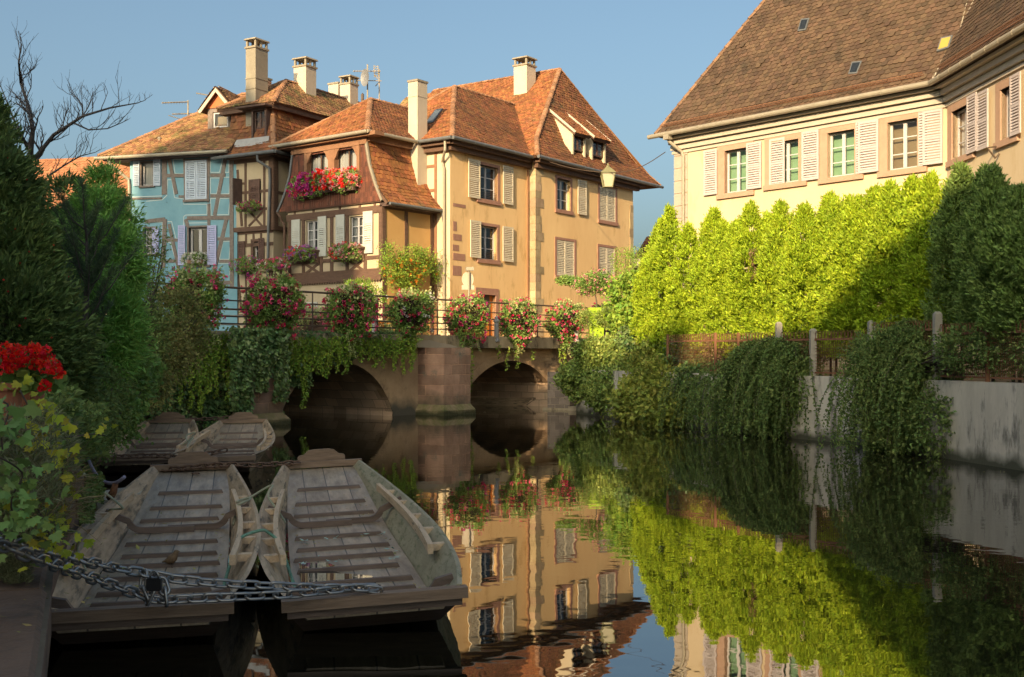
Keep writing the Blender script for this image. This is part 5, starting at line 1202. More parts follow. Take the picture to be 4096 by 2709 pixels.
# small bird standing in the first boat
fz = lambda i, x, y: bl(i, x, y, bz(y/LB_))
p0 = fz(0, .05, 3.30)
bird = thing('bird', p0, 'small brown sparrow like bird standing on the floor of the left near boat', 'bird')
k = p0
bd = MB(); BS = 1.45
sp = [((-.060,.0,.035),.004),((-.045,.0,.04),.008),((-.03,0,.043),.016),((-.014,0,.048),.026),((.004,0,.056),.031),((.018,0,.068),.029),((.026,0,.082),.021),((.031,0,.094),.0195),((.036,0,.102),.018),((.043,0,.106),.013),((.050,0,.106),.006),((.062,0,.104),.001)]
bd.tube([k+V(*p)*BS for p, r in sp], [r*BS for p, r in sp], 12); bd.build('body', mat('brown_feathers', (0.16,0.10,0.055), (0.26,0.17,0.09), scale=60), bird, smooth=True)
for sy in (-.012, .012):
    lg = MB(); lg.tube([k+V(.006,sy,.032)*BS, k+V(.010,sy,.016)*BS, k+(.006,sy*BS,.002)], .003, 5); 
    lg.tube([k+(.006,sy*BS,.003), k+(.026,sy*BS,.002)], .0022, 5); lg.build('leg', M['timber_d'], bird)

# white dinghy with a bent tiller tube, squeezed between quay and boat
dg = thing('white_dinghy', px(440, 2010, 14.2), 'small white dinghy with a bent lilac tiller tube between quay and left near boat', 'dinghy')
d0 = gp(432, 1985, .28); M['gel'] = mat('old_white_gelcoat', (0.50, 0.46, 0.38), (0.60, 0.56, 0.47), scale=5)
hm = MB(); rim = []
ND = 16
for k_ in range(ND):
    a = 2*math.pi*k_/ND; rim.append((.30*math.cos(a)*(1 if math.sin(a) < 0 else 1-.35*math.sin(a)), .75*math.sin(a)))
def hullring(sc, z): return [d0+(x*sc, y*sc+.35, z) for x, y in rim]
rg_ = [hullring(.72,-.34), hullring(.95,-.12), hullring(1.0,0), hullring(.86,0), hullring(.80,-.16)]
vs = [p for r_ in rg_ for p in r_]; fs = [(i*ND+k_, i*ND+(k_+1) % ND, (i+1)*ND+(k_+1) % ND, (i+1)*ND+k_) for i in range(4) for k_ in range(ND)] + [tuple(range(4*ND, 5*ND)), tuple(range(ND))[::-1]]
hm.add(vs, fs).build('hull', M['gel'], dg)
tl = MB(); P = np.array(resample(P3([(352,1835,14.8),(372,1880,14.6),(395,1915,14.3),(425,1932,14.1),(455,1935,13.95),(478,1925,13.85),(498,1908,13.8)]), .05))
for _ in range(3): P[1:-1] = (P[:-2]+P[1:-1]*2+P[2:])/4
tl.tube(list(P), .022, 8); tl.build('tiller', mat('lilac_tube', (0.30, 0.29, 0.42), rough=.4), dg, smooth=True)
tl = MB(); tl.tube(P3([(462,1935,13.9),(455,1965,13.9),(440,1990,14.0)]), [.035,.045,.05], 8); tl.build('tiller_mount', M['rust'], dg, smooth=True)
# boat under the right arch
b5 = make_boat('dark wooden boat half hidden under the smaller bridge arch', None)
b5.location = Vector(list(BR(6.6, 0.0, -.9))); b5.rotation_euler = (0, 0, math.atan2(.79, .61)+.35)
b5['group'] = 'moored flat bottomed boats'
# ------------------------------------------------------------------ foliage
def fol(name, c1, c2, isl=.35, hue=.02, trans=.25, rough=.6, scale=1.2, spec=.3):
    return mat(name, c1, c2, scale=scale, isl=isl, hue=hue, trans=trans, rough=rough, spec=spec, detail=3)
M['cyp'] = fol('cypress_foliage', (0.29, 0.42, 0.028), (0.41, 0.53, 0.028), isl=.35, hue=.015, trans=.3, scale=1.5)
M['cyp_dark_shade'] = fol('dark_shaded_cypress_foliage', (0.14, 0.22, 0.055), (0.20, 0.30, 0.07), isl=.35, hue=.015, trans=.2, scale=1.5)  # darker green of the end conifers, plus shade painted into the shadowed cypresses
M['yew'] = fol('yew_foliage', (0.095, 0.155, 0.05), (0.145, 0.215, 0.06), hue=.02)
M['thuja'] = fol('soft_green_conifer', (0.17, 0.36, 0.075), (0.28, 0.50, 0.11))
M['pine'] = fol('pine_needles', (0.081, 0.14, 0.081), (0.126, 0.18, 0.09))
M['ivy'] = fol('ivy_leaves', (0.091, 0.182, 0.057), (0.195, 0.273, 0.091), isl=.45, hue=.03, rough=.4, spec=.5)
M['ivy_l'] = fol('light_ivy_leaves', (0.195, 0.33, 0.045), (0.3, 0.42, 0.06), isl=.35, hue=.03)
M['shrub'] = fol('shrub_leaves', (0.19, 0.27, 0.065), (0.32, 0.40, 0.10), isl=.45, hue=.03, rough=.45)
M['shrub_y'] = fol('yellowish_shrub_leaves', (0.235, 0.293, 0.055), (0.371, 0.391, 0.078), isl=.4, hue=.03)
M['coto'] = fol('cotoneaster_leaves', (0.115, 0.180, 0.050), (0.20, 0.27, 0.075), isl=.4, hue=.03)
M['rosel'] = fol('rose_bush_leaves', (0.211, 0.234, 0.074), (0.37, 0.346, 0.111), isl=.5, hue=.04)
M['ger'] = fol('geranium_leaves', (0.17, 0.284, 0.068), (0.274, 0.41, 0.102), isl=.4, hue=.03)
M['gerv'] = fol('variegated_geranium_leaves', (0.364, 0.42, 0.168), (0.476, 0.504, 0.238), isl=.25, hue=.02)
M['coleus'] = fol('dark_purple_leaves', (0.030, 0.012, 0.016), (0.05, 0.02, 0.026), isl=.4)
M['vine'] = fol('vine_leaves', (0.40, 0.46, 0.04), (0.62, 0.56, 0.06), isl=.35, hue=.035, trans=.35, scale=2.5)
M['vine_d'] = fol('dark_vine_leaves', (0.16, 0.30, 0.07), (0.28, 0.40, 0.12), isl=.35, hue=.02, scale=2.5)
M['lav'] = fol('lavender_foliage', (0.170, 0.190, 0.090), (0.300, 0.300, 0.170), isl=.4, hue=.02)
M['dry'] = fol('dry_stalks', (0.24, 0.17, 0.09), (0.33, 0.25, 0.14), isl=.4)
M['bark'] = mat('bark', (0.055, 0.042, 0.034), (0.10, 0.075, 0.055), scale=6, bump=.6)
M['bark_g'] = mat('grey_bark', (0.07, 0.06, 0.06), (0.11, 0.095, 0.09), scale=6, bump=.4)
def flm(name, c, hue=.01): return mat(name, c, isl=.3, hue=hue, trans=.25, rough=.6)
M['f_pink'] = flm('pink_petals', (0.80, 0.10, 0.26)); M['f_mag'] = flm('magenta_petals', (0.55, 0.03, 0.30)); M['f_red'] = flm('red_petals', (0.85, 0.015, 0.010))
M['f_crim'] = flm('crimson_petals', (0.58, 0.015, 0.09)); M['f_white'] = flm('white_petals', (0.75, 0.72, 0.68)); M['f_lpink'] = flm('light_pink_petals', (0.72, 0.30, 0.34)); M['f_or'] = flm('orange_petals', (0.70, 0.20, 0.015)); M['f_lil'] = flm('lilac_petals', (0.45, 0.14, 0.50))
def nrm(a): return a / np.maximum(np.linalg.norm(a, axis=-1, keepdims=True), 1e-9)
def quads(P, A, S, Ln, Wd, droop=.0, mid=.45):
    """leaf quads: base P, axis A, side S, length, width -> verts, loops, starts"""
    Ln = np.asarray(Ln)[:, None]; Wd = np.asarray(Wd)[:, None]; up = np.array([0, 0, -1.0])
    N_ = np.cross(A, S)
    b = P; l = P + A*Ln*mid + S*Wd*.5 + N_*Wd*.12; r = P + A*Ln*mid - S*Wd*.5 + N_*Wd*.12; t = P + A*Ln + up*(droop*Ln)
    return np.stack([b, l, t, r], 1).reshape(-1, 3)
def leafmesh(name, V_, m, parent=None):
    n = len(V_)//4; return link_mesh(name, V_, np.arange(4*n), np.arange(0, 4*n, 4), m, parent)
def rdir(n): return nrm(rng.normal(size=(n, 3)))
def sides(A):
    return nrm(np.cross(A, rdir(len(A))))
def clump_leaves(C, D, k, spread, L_, W_, fan=.8, droop=0, up=0.0):
    """clumps at C facing D; k leaves each fanning out around D"""
    n = len(C); P = np.repeat(C, k, 0) + rng.normal(size=(n*k, 3))*spread
    A = nrm(np.repeat(D, k, 0) + rng.normal(size=(n*k, 3))*fan + np.array([0, 0, up]))
    S = sides(A); s = rng.uniform(.65, 1.25, n*k)
    return quads(P, A, S, L_*s, W_*s, droop)
def ell_pts(n, c, r, shell=.35, zcut=None, front=True):
    d = rdir(n*3)
    if front: d = d[(d @ nrm(np.array([-c[0], -c[1], 1.5])[None])[0]) > -.45]
    d = d[:n]; rad = 1 - shell*rng.random((len(d), 1))**1.6
    lump = 1 + .10*np.sin(d[:, :1]*7+c[0]) + .10*np.sin(d[:, 1:2]*8+c[1]) + .08*np.sin(d[:, 2:]*9+2)
    P = np.array(c) + d*rad*lump*np.array(r); return P, nrm(d/np.array(r))
def bush_mesh(ells, dens, k, spread, L_, W_, fan=.8, droop=0, up=0, zmin=None, shell=.35):
    out = []
    for c, r in ells:
        area = 4*math.pi*((r[0]*r[1])**1.6/3+(r[0]*r[2])**1.6/3+(r[1]*r[2])**1.6/3)**(1/1.6)
        n = max(8, int(area*dens)); C, D = ell_pts(n, c, r, shell)
        if zmin is not None: C = C[C[:, 2] > zmin]; D = D[:len(C)] if len(D) != len(C) else D
        if len(D) != len(C): D = D[:len(C)]
        out.append(clump_leaves(C, D, k, spread, L_, W_, fan, droop, up))
    return np.concatenate(out)
def core(ells, parent, m, f=.72):
    """branching inner twigs so that gaps show wood, not emptiness"""
    mb = MB(); c0 = min(ells, key=lambda e: e[0][2]-e[1][2]); base = V(*c0[0]) - (0, 0, c0[1][2]*.95)
    for c, r in ells:
        for _ in range(7):
            d = rdir(1)[0]; p = V(*c) + d*np.array(r)*.8; mid = (base+p)/2 + rng.normal(size=3)*.06*r[0]; mid[2] += .1*r[2]
            mb.tube([base, mid, p], [.028, .018, .007], 5)
    return mb.build('stems', M['bark'], parent)

# cypress hedge: every tree its own thing
HL = np.array([(3.3, 42.0), (4.5, 37.9), (6.75, 32.0), (8.95, 27.6), (10.15, 21.2), (10.75, 14.0)])
def hl_at(x):
    k = (x-2048)/4600
    for (a, b_) in zip(HL[:-1], HL[1:]):
        k0, k1 = a[0]/a[1], b_[0]/b_[1]
        if k0 <= k <= k1 or b_ is HL[-1]:
            u = b_-a; t = (k*a[1]-a[0])/(u[0]-k*u[1])
            if -.05 <= t <= 1.05: return a + u*t
    return HL[0]
tops = [(2606,985),(2652,903),(2702,834),(2767,903),(2836,842),(2890,895),(2928,888),(3005,819),(3055,865),(3108,815),(3165,940),(3249,826),(3295,784),(3341,811),(3402,796),(3450,800),(3494,758),(3540,773),(3591,738),(3647,719),(3723,707),(3775,732),(3830,669),(3919,681),(3985,681),(4040,763),(4110,760),(4190,750)]
for i, (x, y) in enumerate(tops):
    p = hl_at(x); off = rng.uniform(-.22, .22); bx, by = p[0]+off, p[1]+off*.5
    H = HC + (1420-y)/4600*by; zb = 2.55 + (.0 if x > 3300 else -.1) - (.25 if x < 3000 else 0) + rng.uniform(-.28, .22) - (.35 if x in (3055, 3341, 3402, 3591) else 0)
    if x in (3165,): H -= .1
    if x in (2836,): zb -= .0
    tall = H - zb; R0 = (rng.uniform(.50, .60) if x < 2960 else rng.uniform(.46, .56)) if x < 3800 else (.52 if x < 4000 else .68)
    if x in (3165,): R0 = .36
    n = int(640*R0/.6*(1.35 if x > 3800 else 1)); h = rng.random(n)**1.0
    prof = np.where(h < .58, .97, np.clip((1-h)/.42, 0, 1)**.85*.95+.02) * np.where(h < .08, .75+h*3, 1)
    th = rng.uniform(-math.pi, math.pi, n)
    th = np.where(rng.random(n) < .7, math.atan2(-by, -bx) + rng.uniform(-1.9, 1.9, n), th)
    lump = 1 + .15*np.sin(th*5 + h*14 + i) + .12*np.sin(h*27+th*3+i*2) + .10*rng.normal(size=n)
    R_ = R0*prof*lump*(1 - .22*rng.random(n)**2) + .03
    C = np.stack([bx+R_*np.cos(th), by+R_*np.sin(th), zb+h*tall*.985], 1)
    D = nrm(np.stack([np.cos(th)*.75, np.sin(th)*.75, .35+.9*h**2+0*th], 1))
    lv = clump_leaves(C, D, 24, .05, .105, .038, fan=.62, up=.15)
    sp_l = []
    for q_ in range(3):
        ox, oy, hh = rng.uniform(-.34, .34), rng.uniform(-.2, .2), H - rng.uniform(.25, 1.0); kk = 34; f_ = rng.random(kk)
        C3 = np.stack([bx+ox+rng.normal(size=kk)*.07*(1.1-f_), by+oy+rng.normal(size=kk)*.07*(1.1-f_), hh-.85+f_*.85], 1); sp_l.append(clump_leaves(C3, np.tile([0, 0, 1.], (kk, 1)), 14, .035, .10, .035, fan=.45))
    tm_ = int(40*R0/.6); tp = rng.random(tm_)
    C2 = np.stack([bx+rng.normal(size=tm_)*.04, by+rng.normal(size=tm_)*.04, H-.55+tp*.55], 1); lv2 = clump_leaves(C2, np.tile([0, 0, 1.], (tm_, 1)), 12, .03, .15, .035, fan=.35)
    pos = ('leftmost', 'second')[i] if i < 2 else ''
    zone = 'sunlit' if x < 3600 else 'shaded'
    labs = {2606:'smallest sunlit cypress at the far left end of the hedge',2652:'second sunlit cypress from the left end of the hedge',2702:'pointed sunlit cypress left of the drainpipe of the yellow house',2767:'short sunlit cypress just right of the drainpipe of the yellow house',2836:'tall pointed sunlit cypress under the left shutter of the first window',2890:'low sunlit cypress under the first window of the yellow house',2928:'blunt sunlit cypress under the first window of the yellow house',3005:'tall slender sunlit cypress between first and second windows',3055:'lower sunlit cypress left of the gap in the hedge, with browned patch',3108:'tall thin sunlit cypress just left of the hedge gap',3165:'narrow dark cypress standing in the hedge gap',3249:'sunlit cypress just right of the hedge gap',3295:'spiky tall sunlit cypress under the third window',3341:'sunlit cypress under the left half of the third window',3402:'sunlit cypress under the right half of the third window',3450:'sunlit cypress between third and fourth windows',3494:'tall sunlit cypress left of the fourth window',3540:'sunlit cypress under the fourth window left side',3591:'sunlit cypress under the fourth window right side',3647:'tall sunlit cypress where the diagonal shadow begins',3723:'half shaded cypress left of the house bend',3775:'shaded cypress at the bend of the yellow house',3830:'tallest shaded cypress right of the house bend',3919:'shaded twin pointed cypress under the iron bracket',3985:'dark pointed cypress right of the iron bracket',4040:'broad rounded dark conifer near the right edge',4110:'broad dark conifer at the very right edge',4190:'dark conifer beyond the right edge of the hedge'}
    t_ = thing('cypress_tree', (bx, by, 1.6), labs[x], 'cypress', 'cypresses of the hedge along the right bank')
    leafmesh('crown', np.concatenate([lv, lv2]+sp_l), M['cyp_dark_shade'] if x >= 3830 else M['cyp'], t_)  # right end trees take the foliage colour with shade put in
    tk = MB(); tk.tube([(bx, by, 1.5), (bx+.03, by, zb+.5), (bx, by, H-.4)], [.035, .03, .012], 7); tk.build('trunk', M['bark'], t_)
    if x in (3005, 3055):
        c_ = px(3022, 1065, by-.62); leafmesh('browned_patch', clump_leaves(c_+rng.normal(size=(22, 3))*[.06,.04,.22], np.tile([-.3,-.8,.4], (22, 1)), 14, .04, .12, .035, fan=.5), M['dry'], t_) if x == 3005 else None

# mesh fence with posts on the wall
M['cpost'] = mat('concrete_post', (0.30, 0.28, 0.24), (0.38, 0.35, 0.30), scale=6, bump=.3)
M['mesh'] = mat('rust_brown_mesh', (0.16, 0.07, 0.035), (0.22, 0.10, 0.05), scale=8)
fe = thing('mesh_fence', (8.2, 27.4, 1.58), 'rust brown wire mesh fence panels between posts on the retaining wall', 'fence')
wl2 = [V(x+.17, y+.05, 0) for x, y in RB]
def along(pts, Y): 
    for a, c in zip(pts[:-1], pts[1:]):
        if min(a[1], c[1]) <= Y <= max(a[1], c[1]): t = (Y-a[1])/(c[1]-a[1]); return a+(c-a)*t
    return pts[-1]
def onwall(x):
    best = min(np.linspace(10, 41, 600), key=lambda Y: abs(along(wl2, Y)[0]/Y-(x-2048)/4600)); return along(wl2, best)
pz = [(2670, 2.72, 0), (2860, 2.72, 0), (2955, 2.70, 0), (3113, 2.9, 1), (3252, 2.7, 1), (3487, 2.85, 1), (3748, 2.95, 1), (3950, 2.75, 0), (4110, 2.8, 0), (4330, 2.8, 1)]
for (x, zt, conc) in pz:
    p = onwall(x); mb = MB(); w_ = .075 if conc else .035
    mb.box(p[0]-w_, p[0]+w_, p[1]-w_, p[1]+w_, 1.58, zt)
    if conc: mb.hexa([p+(-w_,-w_,zt),p+(w_,-w_,zt),p+(w_,w_,zt),p+(-w_,w_,zt),p+(-w_*.5,-w_*.5,zt+.05),p+(w_*.5,-w_*.5,zt+.05),p+(w_*.5,w_*.5,zt+.05),p+(-w_*.5,w_*.5,zt+.05)])
    mb.build('post', M['cpost'] if conc else M['mesh'], fe)
for (a, c) in zip(pz[:-1], pz[1:]):
    p, r = onwall(a[0])+(0,0,1.66), onwall(c[0])+(0,0,1.66); zt = min(a[1], c[1])-.22; hgt = zt-1.66; d_ = r-p; Ld = np.linalg.norm(d_); e_ = d_/Ld
    p = p+e_*.08; r = r-e_*.08; fr = MB()
    fr.bar(p, r, .035, .035); fr.bar(p+(0,0,hgt), r+(0,0,hgt), .035, .05)
    nw = int(Ld/.075)
    for k in range(1, nw): q_ = p+(r-p)*k/nw; fr.bar(q_, q_+(0,0,hgt), .007, .007, up=(1,0,0))
    for k in range(1, int(hgt/.075)): fr.bar(p+(0,0,k*.075), r+(0,0,k*.075), .007, .007)
    nh = int(Ld/.13)
    for k in range(nh):
        q_ = p+(r-p)*(k+.5)/nh + (0,0,hgt); s_ = e_*.045; fr.tube([q_-s_, q_-s_+(0,0,.15), q_-s_*.5+(0,0,.20), q_+s_*.5+(0,0,.20), q_+s_+(0,0,.15), q_+s_], .008, 4)
    fr.build('mesh_panel', M['mesh'], fe)

# right bank shrubs
def E(x, y, Y, rx, rz, ry=None): return (px(x, y, Y), (rx, ry or rx, rz))
def bush(name, label, cat, ells, dens, k, spread, L_, W_, m, stems=True, group=None, **kw):
    base = min(ells, key=lambda e: e[0][2]-e[1][2]); t_ = thing(name, V(base[0][0], base[0][1], base[0][2]-base[1][2]), label, cat, group)
    leafmesh('foliage', bush_mesh(ells, dens, k, spread, L_, W_, **kw), m, t_)
    if stems: core(ells, t_, m)
    return t_
bush('ivy_shrub', 'pale flowering ivy mound spilling over the ledge right of the smaller arch', 'shrub',
     [E(2330,1530,41,.75,.55), E(2410,1480,40.5,.95,.85), E(2500,1430,40,.9,.7), E(2480,1560,38.8,1.0,.75), E(2300,1500,41.5,.5,.4), E(2560,1500,38.5,.9,.9), E(2390,1410,40.6,.7,.5), E(2440,1560,39.2,.9,.6)], 36, 20, .09, .11, .085, M['shrub'], fan=1.0)
bush('alder_bush', 'broad leaved bush hanging low over the water right of the ledge', 'shrub',
     [E(2600,1600,36,1.1,.7), E(2700,1560,35,1.15,.9), E(2560,1640,36.5,.75,.4), E(2760,1630,34,.95,.55), E(2680,1650,34.6,1.0,.4), E(2650,1470,36.5,1.0,.8), E(2830,1570,33.6,.8,.7), E(2880,1650,32.8,.6,.45), E(2780,1480,35.2,.8,.6)], 34, 16, .11, .14, .11, M['shrub_y'], fan=1.1)
bush('wall_ivy', 'dark ivy mass below the sunlit hedge left of the brown gate panel', 'ivy',
     [E(2700,1420,37,1.1,.6), E(2800,1450,35,1.1,.6), E(2600,1370,38.5,1.0,.5), E(2840,1530,33.5,.9,.5)], 34, 18, .1, .11, .10, M['ivy'], fan=1.0)
t_ = bush('small_tree', 'small thin tree with round yellow green leaves leaning at the bridge end', 'tree',
     [E(2500,1180,40.5,.55,.6), E(2560,1270,39.5,.75,.65), E(2640,1300,38.5,.7,.6), E(2740,1310,37.5,.75,.45), E(2480,1280,40.5,.45,.4), E(2830,1340,36.3,.55,.4), E(2540,1130,40.5,.4,.45)], 22, 11, .13, .13, .115, M['ivy_l'], stems=False, fan=1.2)
tk = MB(); tk.tube([px(2735,1510,36.5), px(2715,1440,36.6), px(2690,1380,36.8), px(2650,1340,37.5), px(2590,1290,38.8), px(2540,1200,39.8), px(2520,1130,40)], [.07,.06,.05,.04,.03,.02,.01], 7)
tk.tube([px(2715,1440,36.6), px(2760,1390,36.5), px(2820,1350,36.3)], [.035,.025,.01], 6); tk.build('trunk', M['bark'], t_)
def weeping(name, label, top, n, length, out, spread_x, m, Lf=.045, ells=()):
    """arching strands that fall down a wall, small leaves all along them"""
    Ps, As = [], []; st_ = MB(); t0 = np.mean([p for p in top], 0); th = thing(name, t0, label, 'shrub')
    for i in range(n):
        a = top[rng.integers(len(top)-1)] if False else None
        f = rng.random()*(len(top)-1); j = int(f); p = top[j]+(top[min(j+1, len(top)-1)]-top[j])*(f-j) + rng.normal(size=3)*[.12,.12,.10]
        o_ = out + rng.normal(size=3)*[.35,.25,.05]; Ln = length*rng.uniform(.45, 1.1); rise = rng.uniform(.05, .38); reach = rng.uniform(.3, 1.45)
        k = int(Ln/.032); s = np.linspace(0, 1, k)[:, None]
        path = p + o_*reach*(1-np.exp(-2.6*s)) + np.array([0,0,1])*(rise*np.sin(np.minimum(s*2.6, math.pi)) - Ln*np.clip(s-.12, 0, 1)**1.15) + np.array([1,-.3,0])*spread_x*rng.normal()*s
        path = path[path[:, 2] > .03]
        if len(path) < 4: continue
        tg = nrm(np.gradient(path, axis=0)); Ps.append(path); As.append(tg)
        if i % 6 == 0: st_.tube(list(path[::6]), .006, 4)
    P = np.concatenate(Ps); A = np.concatenate(As); P = np.repeat(P, 2, 0); A = np.repeat(A, 2, 0)
    A2 = nrm(A*.5 + rng.normal(size=A.shape)*.75); s = rng.uniform(.6, 1.3, len(P))
    V1 = quads(P, A2, sides(A2), Lf*s, Lf*.62*s)
    if ells: V1 = np.concatenate([V1, bush_mesh(ells, 24, 16, .10, Lf*1.3, Lf*.75, fan=.8, up=-.6, shell=.5)])
    leafmesh('foliage', V1, m, th); st_.build('stems', M['bark'], th); return th
outv = V(-.95, -.35, 0)
weeping('cotoneaster', 'smaller weeping shrub falling over the concrete wall left of the bare panel', [px(3000,1460,31.2), px(3080,1400,30.4), px(3170,1385,29.6), px(3240,1430,29.0)], 900, 2.6, outv*.7, .14, M['coto'], Lf=.074, ells=[E(3090,1520,30.6,.85,.75), E(3190,1570,29.2,.7,.85), E(3030,1600,31,.6,.6), E(3130,1670,29.6,.8,.5)])
weeping('cotoneaster', 'low dark trailing shrub beside the alder bush at the waterline', [px(2800,1500,33.6), px(2880,1490,32.8), px(2960,1500,31.8)], 330, 1.9, outv*.6, .14, M['coto'], Lf=.07, ells=[E(2850,1610,33,.75,.6), E(2930,1660,31.8,.7,.5), E(2800,1660,33.6,.6,.4)])
weeping('cotoneaster', 'largest dark weeping shrub, a dome falling to the water near the right edge', [px(3590,1430,25.4), px(3650,1350,25.2), px(3730,1335,24.8), px(3790,1430,24.4)], 1150, 2.9, outv*.72, .15, M['coto'], Lf=.066, ells=[E(3660,1480,24.9,.62,.75), E(3690,1620,24.2,.7,.9), E(3600,1660,24.9,.45,.75), E(3750,1700,23.4,.45,.6)])
bush('cotoneaster', 'dark upright shrub inside the fence behind the smaller weeping shrub', 'shrub', [E(3060,1400,31.6,.7,.5), E(3230,1380,30,.7,.5), E(3000,1350,32.5,.5,.4)], 40, 16, .08, .07, .045, M['coto'])

bush('garden_shrub', 'dark low shrubs behind the mesh fence under the shaded conifers', 'shrub', [E(3560,1420,25.2,.9,.5), E(3900,1400,22.8,.8,.45), E(4080,1390,22,.8,.5), E(4250,1400,21,.8,.5)], 40, 14, .08, .07, .04, M['coto'])
bush('garden_shrub', 'autumn orange shrub glowing behind the rusty gate panel of the fence', 'shrub', [E(2880,1380,33.4,.5,.45), E(3270,1340,30.5,.35,.35), E(3650,1310,26.6,.3,.3)], 40, 12, .08, .07, .05, M['dry'])
# left bank: yew, conifers, pine, bare tree
def conifer(name, label, cat, ells, dens, m, L_, W_, k=16, fan=.45, up=.3, spread=.05, berries=0):
    base = min(ells, key=lambda e: e[0][2]-e[1][2]); t_ = thing(name, V(base[0][0], base[0][1], .9), label, cat)
    leafmesh('crown', bush_mesh(ells, dens, k, spread, L_, W_, fan=fan, up=up, shell=.22), m, t_)
    c0 = base[0]; tk_ = MB(); tops_ = max(e[0][2] for e in ells); tk_.tube([V(c0[0], c0[1], .7), V(c0[0]+.05, c0[1], .7+(tops_-.7)*.35), V(c0[0], c0[1], .7+(tops_-.7)*.62)], [.10, .06, .015], 7)
    for c, r in ells: tk_.tube([V(c0[0], c0[1], max(.8, (c[2]-r[2])*.6+.4)), V(c[0], c[1], c[2]-r[2]*.4)], [.03, .010], 5)
    tk_.build('trunk', M['bark'], t_)
    if berries:
        b_ = MB(); 
        for _ in range(berries):
            c, r = ells[rng.integers(len(ells))]; P_, D_ = ell_pts(4, c, r, .04); p = P_[0]+D_[0]*.03
            b_.lathe(p, [(.001,-.011),(.010,-.006),(.013,0),(.010,.007),(.001,.011)], 6)
        tag(b_.build('berries', flm('red_berries', (0.55, 0.02, 0.015)), t_), kind='stuff')
    return t_
conifer('yew_tree', 'dark green yew with tiny red berries at the left edge', 'yew', [E(-150,700,14.6,.7,1.1), E(-80,950,14.2,.78,1.2), E(-20,1180,14.0,.78,1.1), E(30,1380,13.6,.85,1.0), E(190,1480,14,.5,.6)], 78, M['yew'], .105, .030, k=16, berries=260)
conifer('cypress_bush', 'soft bright green conifer between the yew and the blue house', 'conifer', [E(415,790,18.5,.22,.45), E(400,920,18.0,.42,.6), E(490,920,18.2,.24,.32), E(390,1100,17.6,.58,.8), E(470,1080,17.6,.34,.6), E(400,1330,17.2,.58,.8), E(320,1020,18.2,.35,.8), E(450,1300,17.5,.33,.6)], 74, M['thuja'], .12, .022, k=30, fan=.75, up=.25, spread=.075)
conifer('conifer_bush', 'small dark shrub filling the gap behind the bright green conifer', 'conifer', [E(240,900,19.5,.4,.8), E(270,800,20,.2,.35)], 50, M['yew'], .12, .035, k=16)
t_ = thing('pine_tree', px(330, 1500, 15.4), 'small pine with upright bottle brush twigs in front of the green conifer', 'pine')
tw = MB(); Cs, Ds = [], []
trunk = [px(280,1560,15.6), px(330,1380,15.5), px(345,1230,15.4), px(350,1090,15.4), px(345,900,15.4)]
tw.tube(trunk, [.06,.05,.04,.03,.012], 7)
for k in range(26):
    f = .25+.75*k/26; j = min(int(f*4), 3); p = trunk[j]+(trunk[j+1]-trunk[j])*(f*4-j)
    d = V(math.cos(k*2.4)*.8, math.sin(k*2.4)*.5-.2, .75); L_ = rng.uniform(.35, .75)*(1.25-f*.5)*1.2
    q_ = [p, p+d*L_*.5+(0,0,-.03), p+d*L_+(0,0,.15)]; tw.tube(q_, [.014,.010,.005], 5)
    for s in np.linspace(.25, 1.05, 14):
        c_ = q_[0]+(q_[2]-q_[0])*s; Cs.append(c_); Ds.append(nrm((q_[2]-q_[0])[None]+[0,0,.3])[0])
tw.build('trunk', M['bark_g'], t_)
leafmesh('needles', clump_leaves(np.array(Cs), np.array(Ds), 34, .012, .10, .007, fan=.75), M['pine'], t_)

def bare_tree(label, limbs, Y0, seed=3, thick=.055):
    r_ = np.random.default_rng(seed); mb = MB()
    def grow(p, d, L_, r, depth):
        if depth == 0 or r < .0025: return
        n = 4; pts = [p]; dd = d.copy()
        for i in range(n):
            dd = unit(dd + r_.normal(size=3)*.16 + [0, 0, .10]); pts.append(pts[-1] + dd*L_/n)
        mb.tube(pts, list(np.linspace(r, r*.6, n+1)), 5 if r < .02 else 7)
        for i in range(1, n+1):
            if r_.random() < .85:
                sgn = 1 if r_.random() < .5 else -1
                nd = unit(dd + V(sgn*r_.uniform(.4, .9), r_.uniform(-.4, .4), r_.uniform(-.05, .7)))
                grow(pts[i], nd, L_*r_.uniform(.42, .68), r*.55, depth-1)
    t_ = thing('bare_tree', px(*limbs[0][0], Y0), label, 'tree')
    for li, (pts, r0, r1) in enumerate([(l, a, b_) for l, a, b_ in [(x[:-2], x[-2], x[-1]) for x in limbs]]):
        P = [px(x, y, Y0+.35*math.sin(i*1.7+li)) for i, (x, y) in enumerate(pts)]; R_ = list(np.linspace(r0, r1, len(P))); mb.tube(P, R_, 8)
        for i in range(1, len(P)):
            for s in (0, .33, .66):
                p = P[i-1]+(P[i]-P[i-1])*s; d = unit(P[i]-P[i-1]); sgn = 1 if r_.random() < .5 else -1
                nd = unit(d*.6 + V(sgn*r_.uniform(.2, .8), r_.uniform(-.5, .5), r_.uniform(.1, .9)))
                if i > 1 or li: grow(p, nd, r_.uniform(.28, .55), max(R_[i]*.5, .006), 3)
        grow(P[-1], unit(P[-1]-P[-2]), .22, r1, 3)
    mb.build('branches', M['bark_g'], t_)
    return t_
bt_ = bare_tree('leafless dark branched tree rising above the yew against the sky', [
    [(120,1100),(122,700),(124,597),(132,515),(116,432),(83,332),(75,249),(83,190), .06, .010],
    [(135,640),(215,540),(331,465),(440,432),(552,412), .042, .009],
    [(290,490),(355,520),(430,515),(490,490), .018, .007],
    [(124,597),(80,540),(40,440),(5,350), .03, .008],
    [(331,465),(330,420),(290,375), .016, .006],
    [(200,700),(260,660),(320,625),(380,610), .02, .006]], 21)
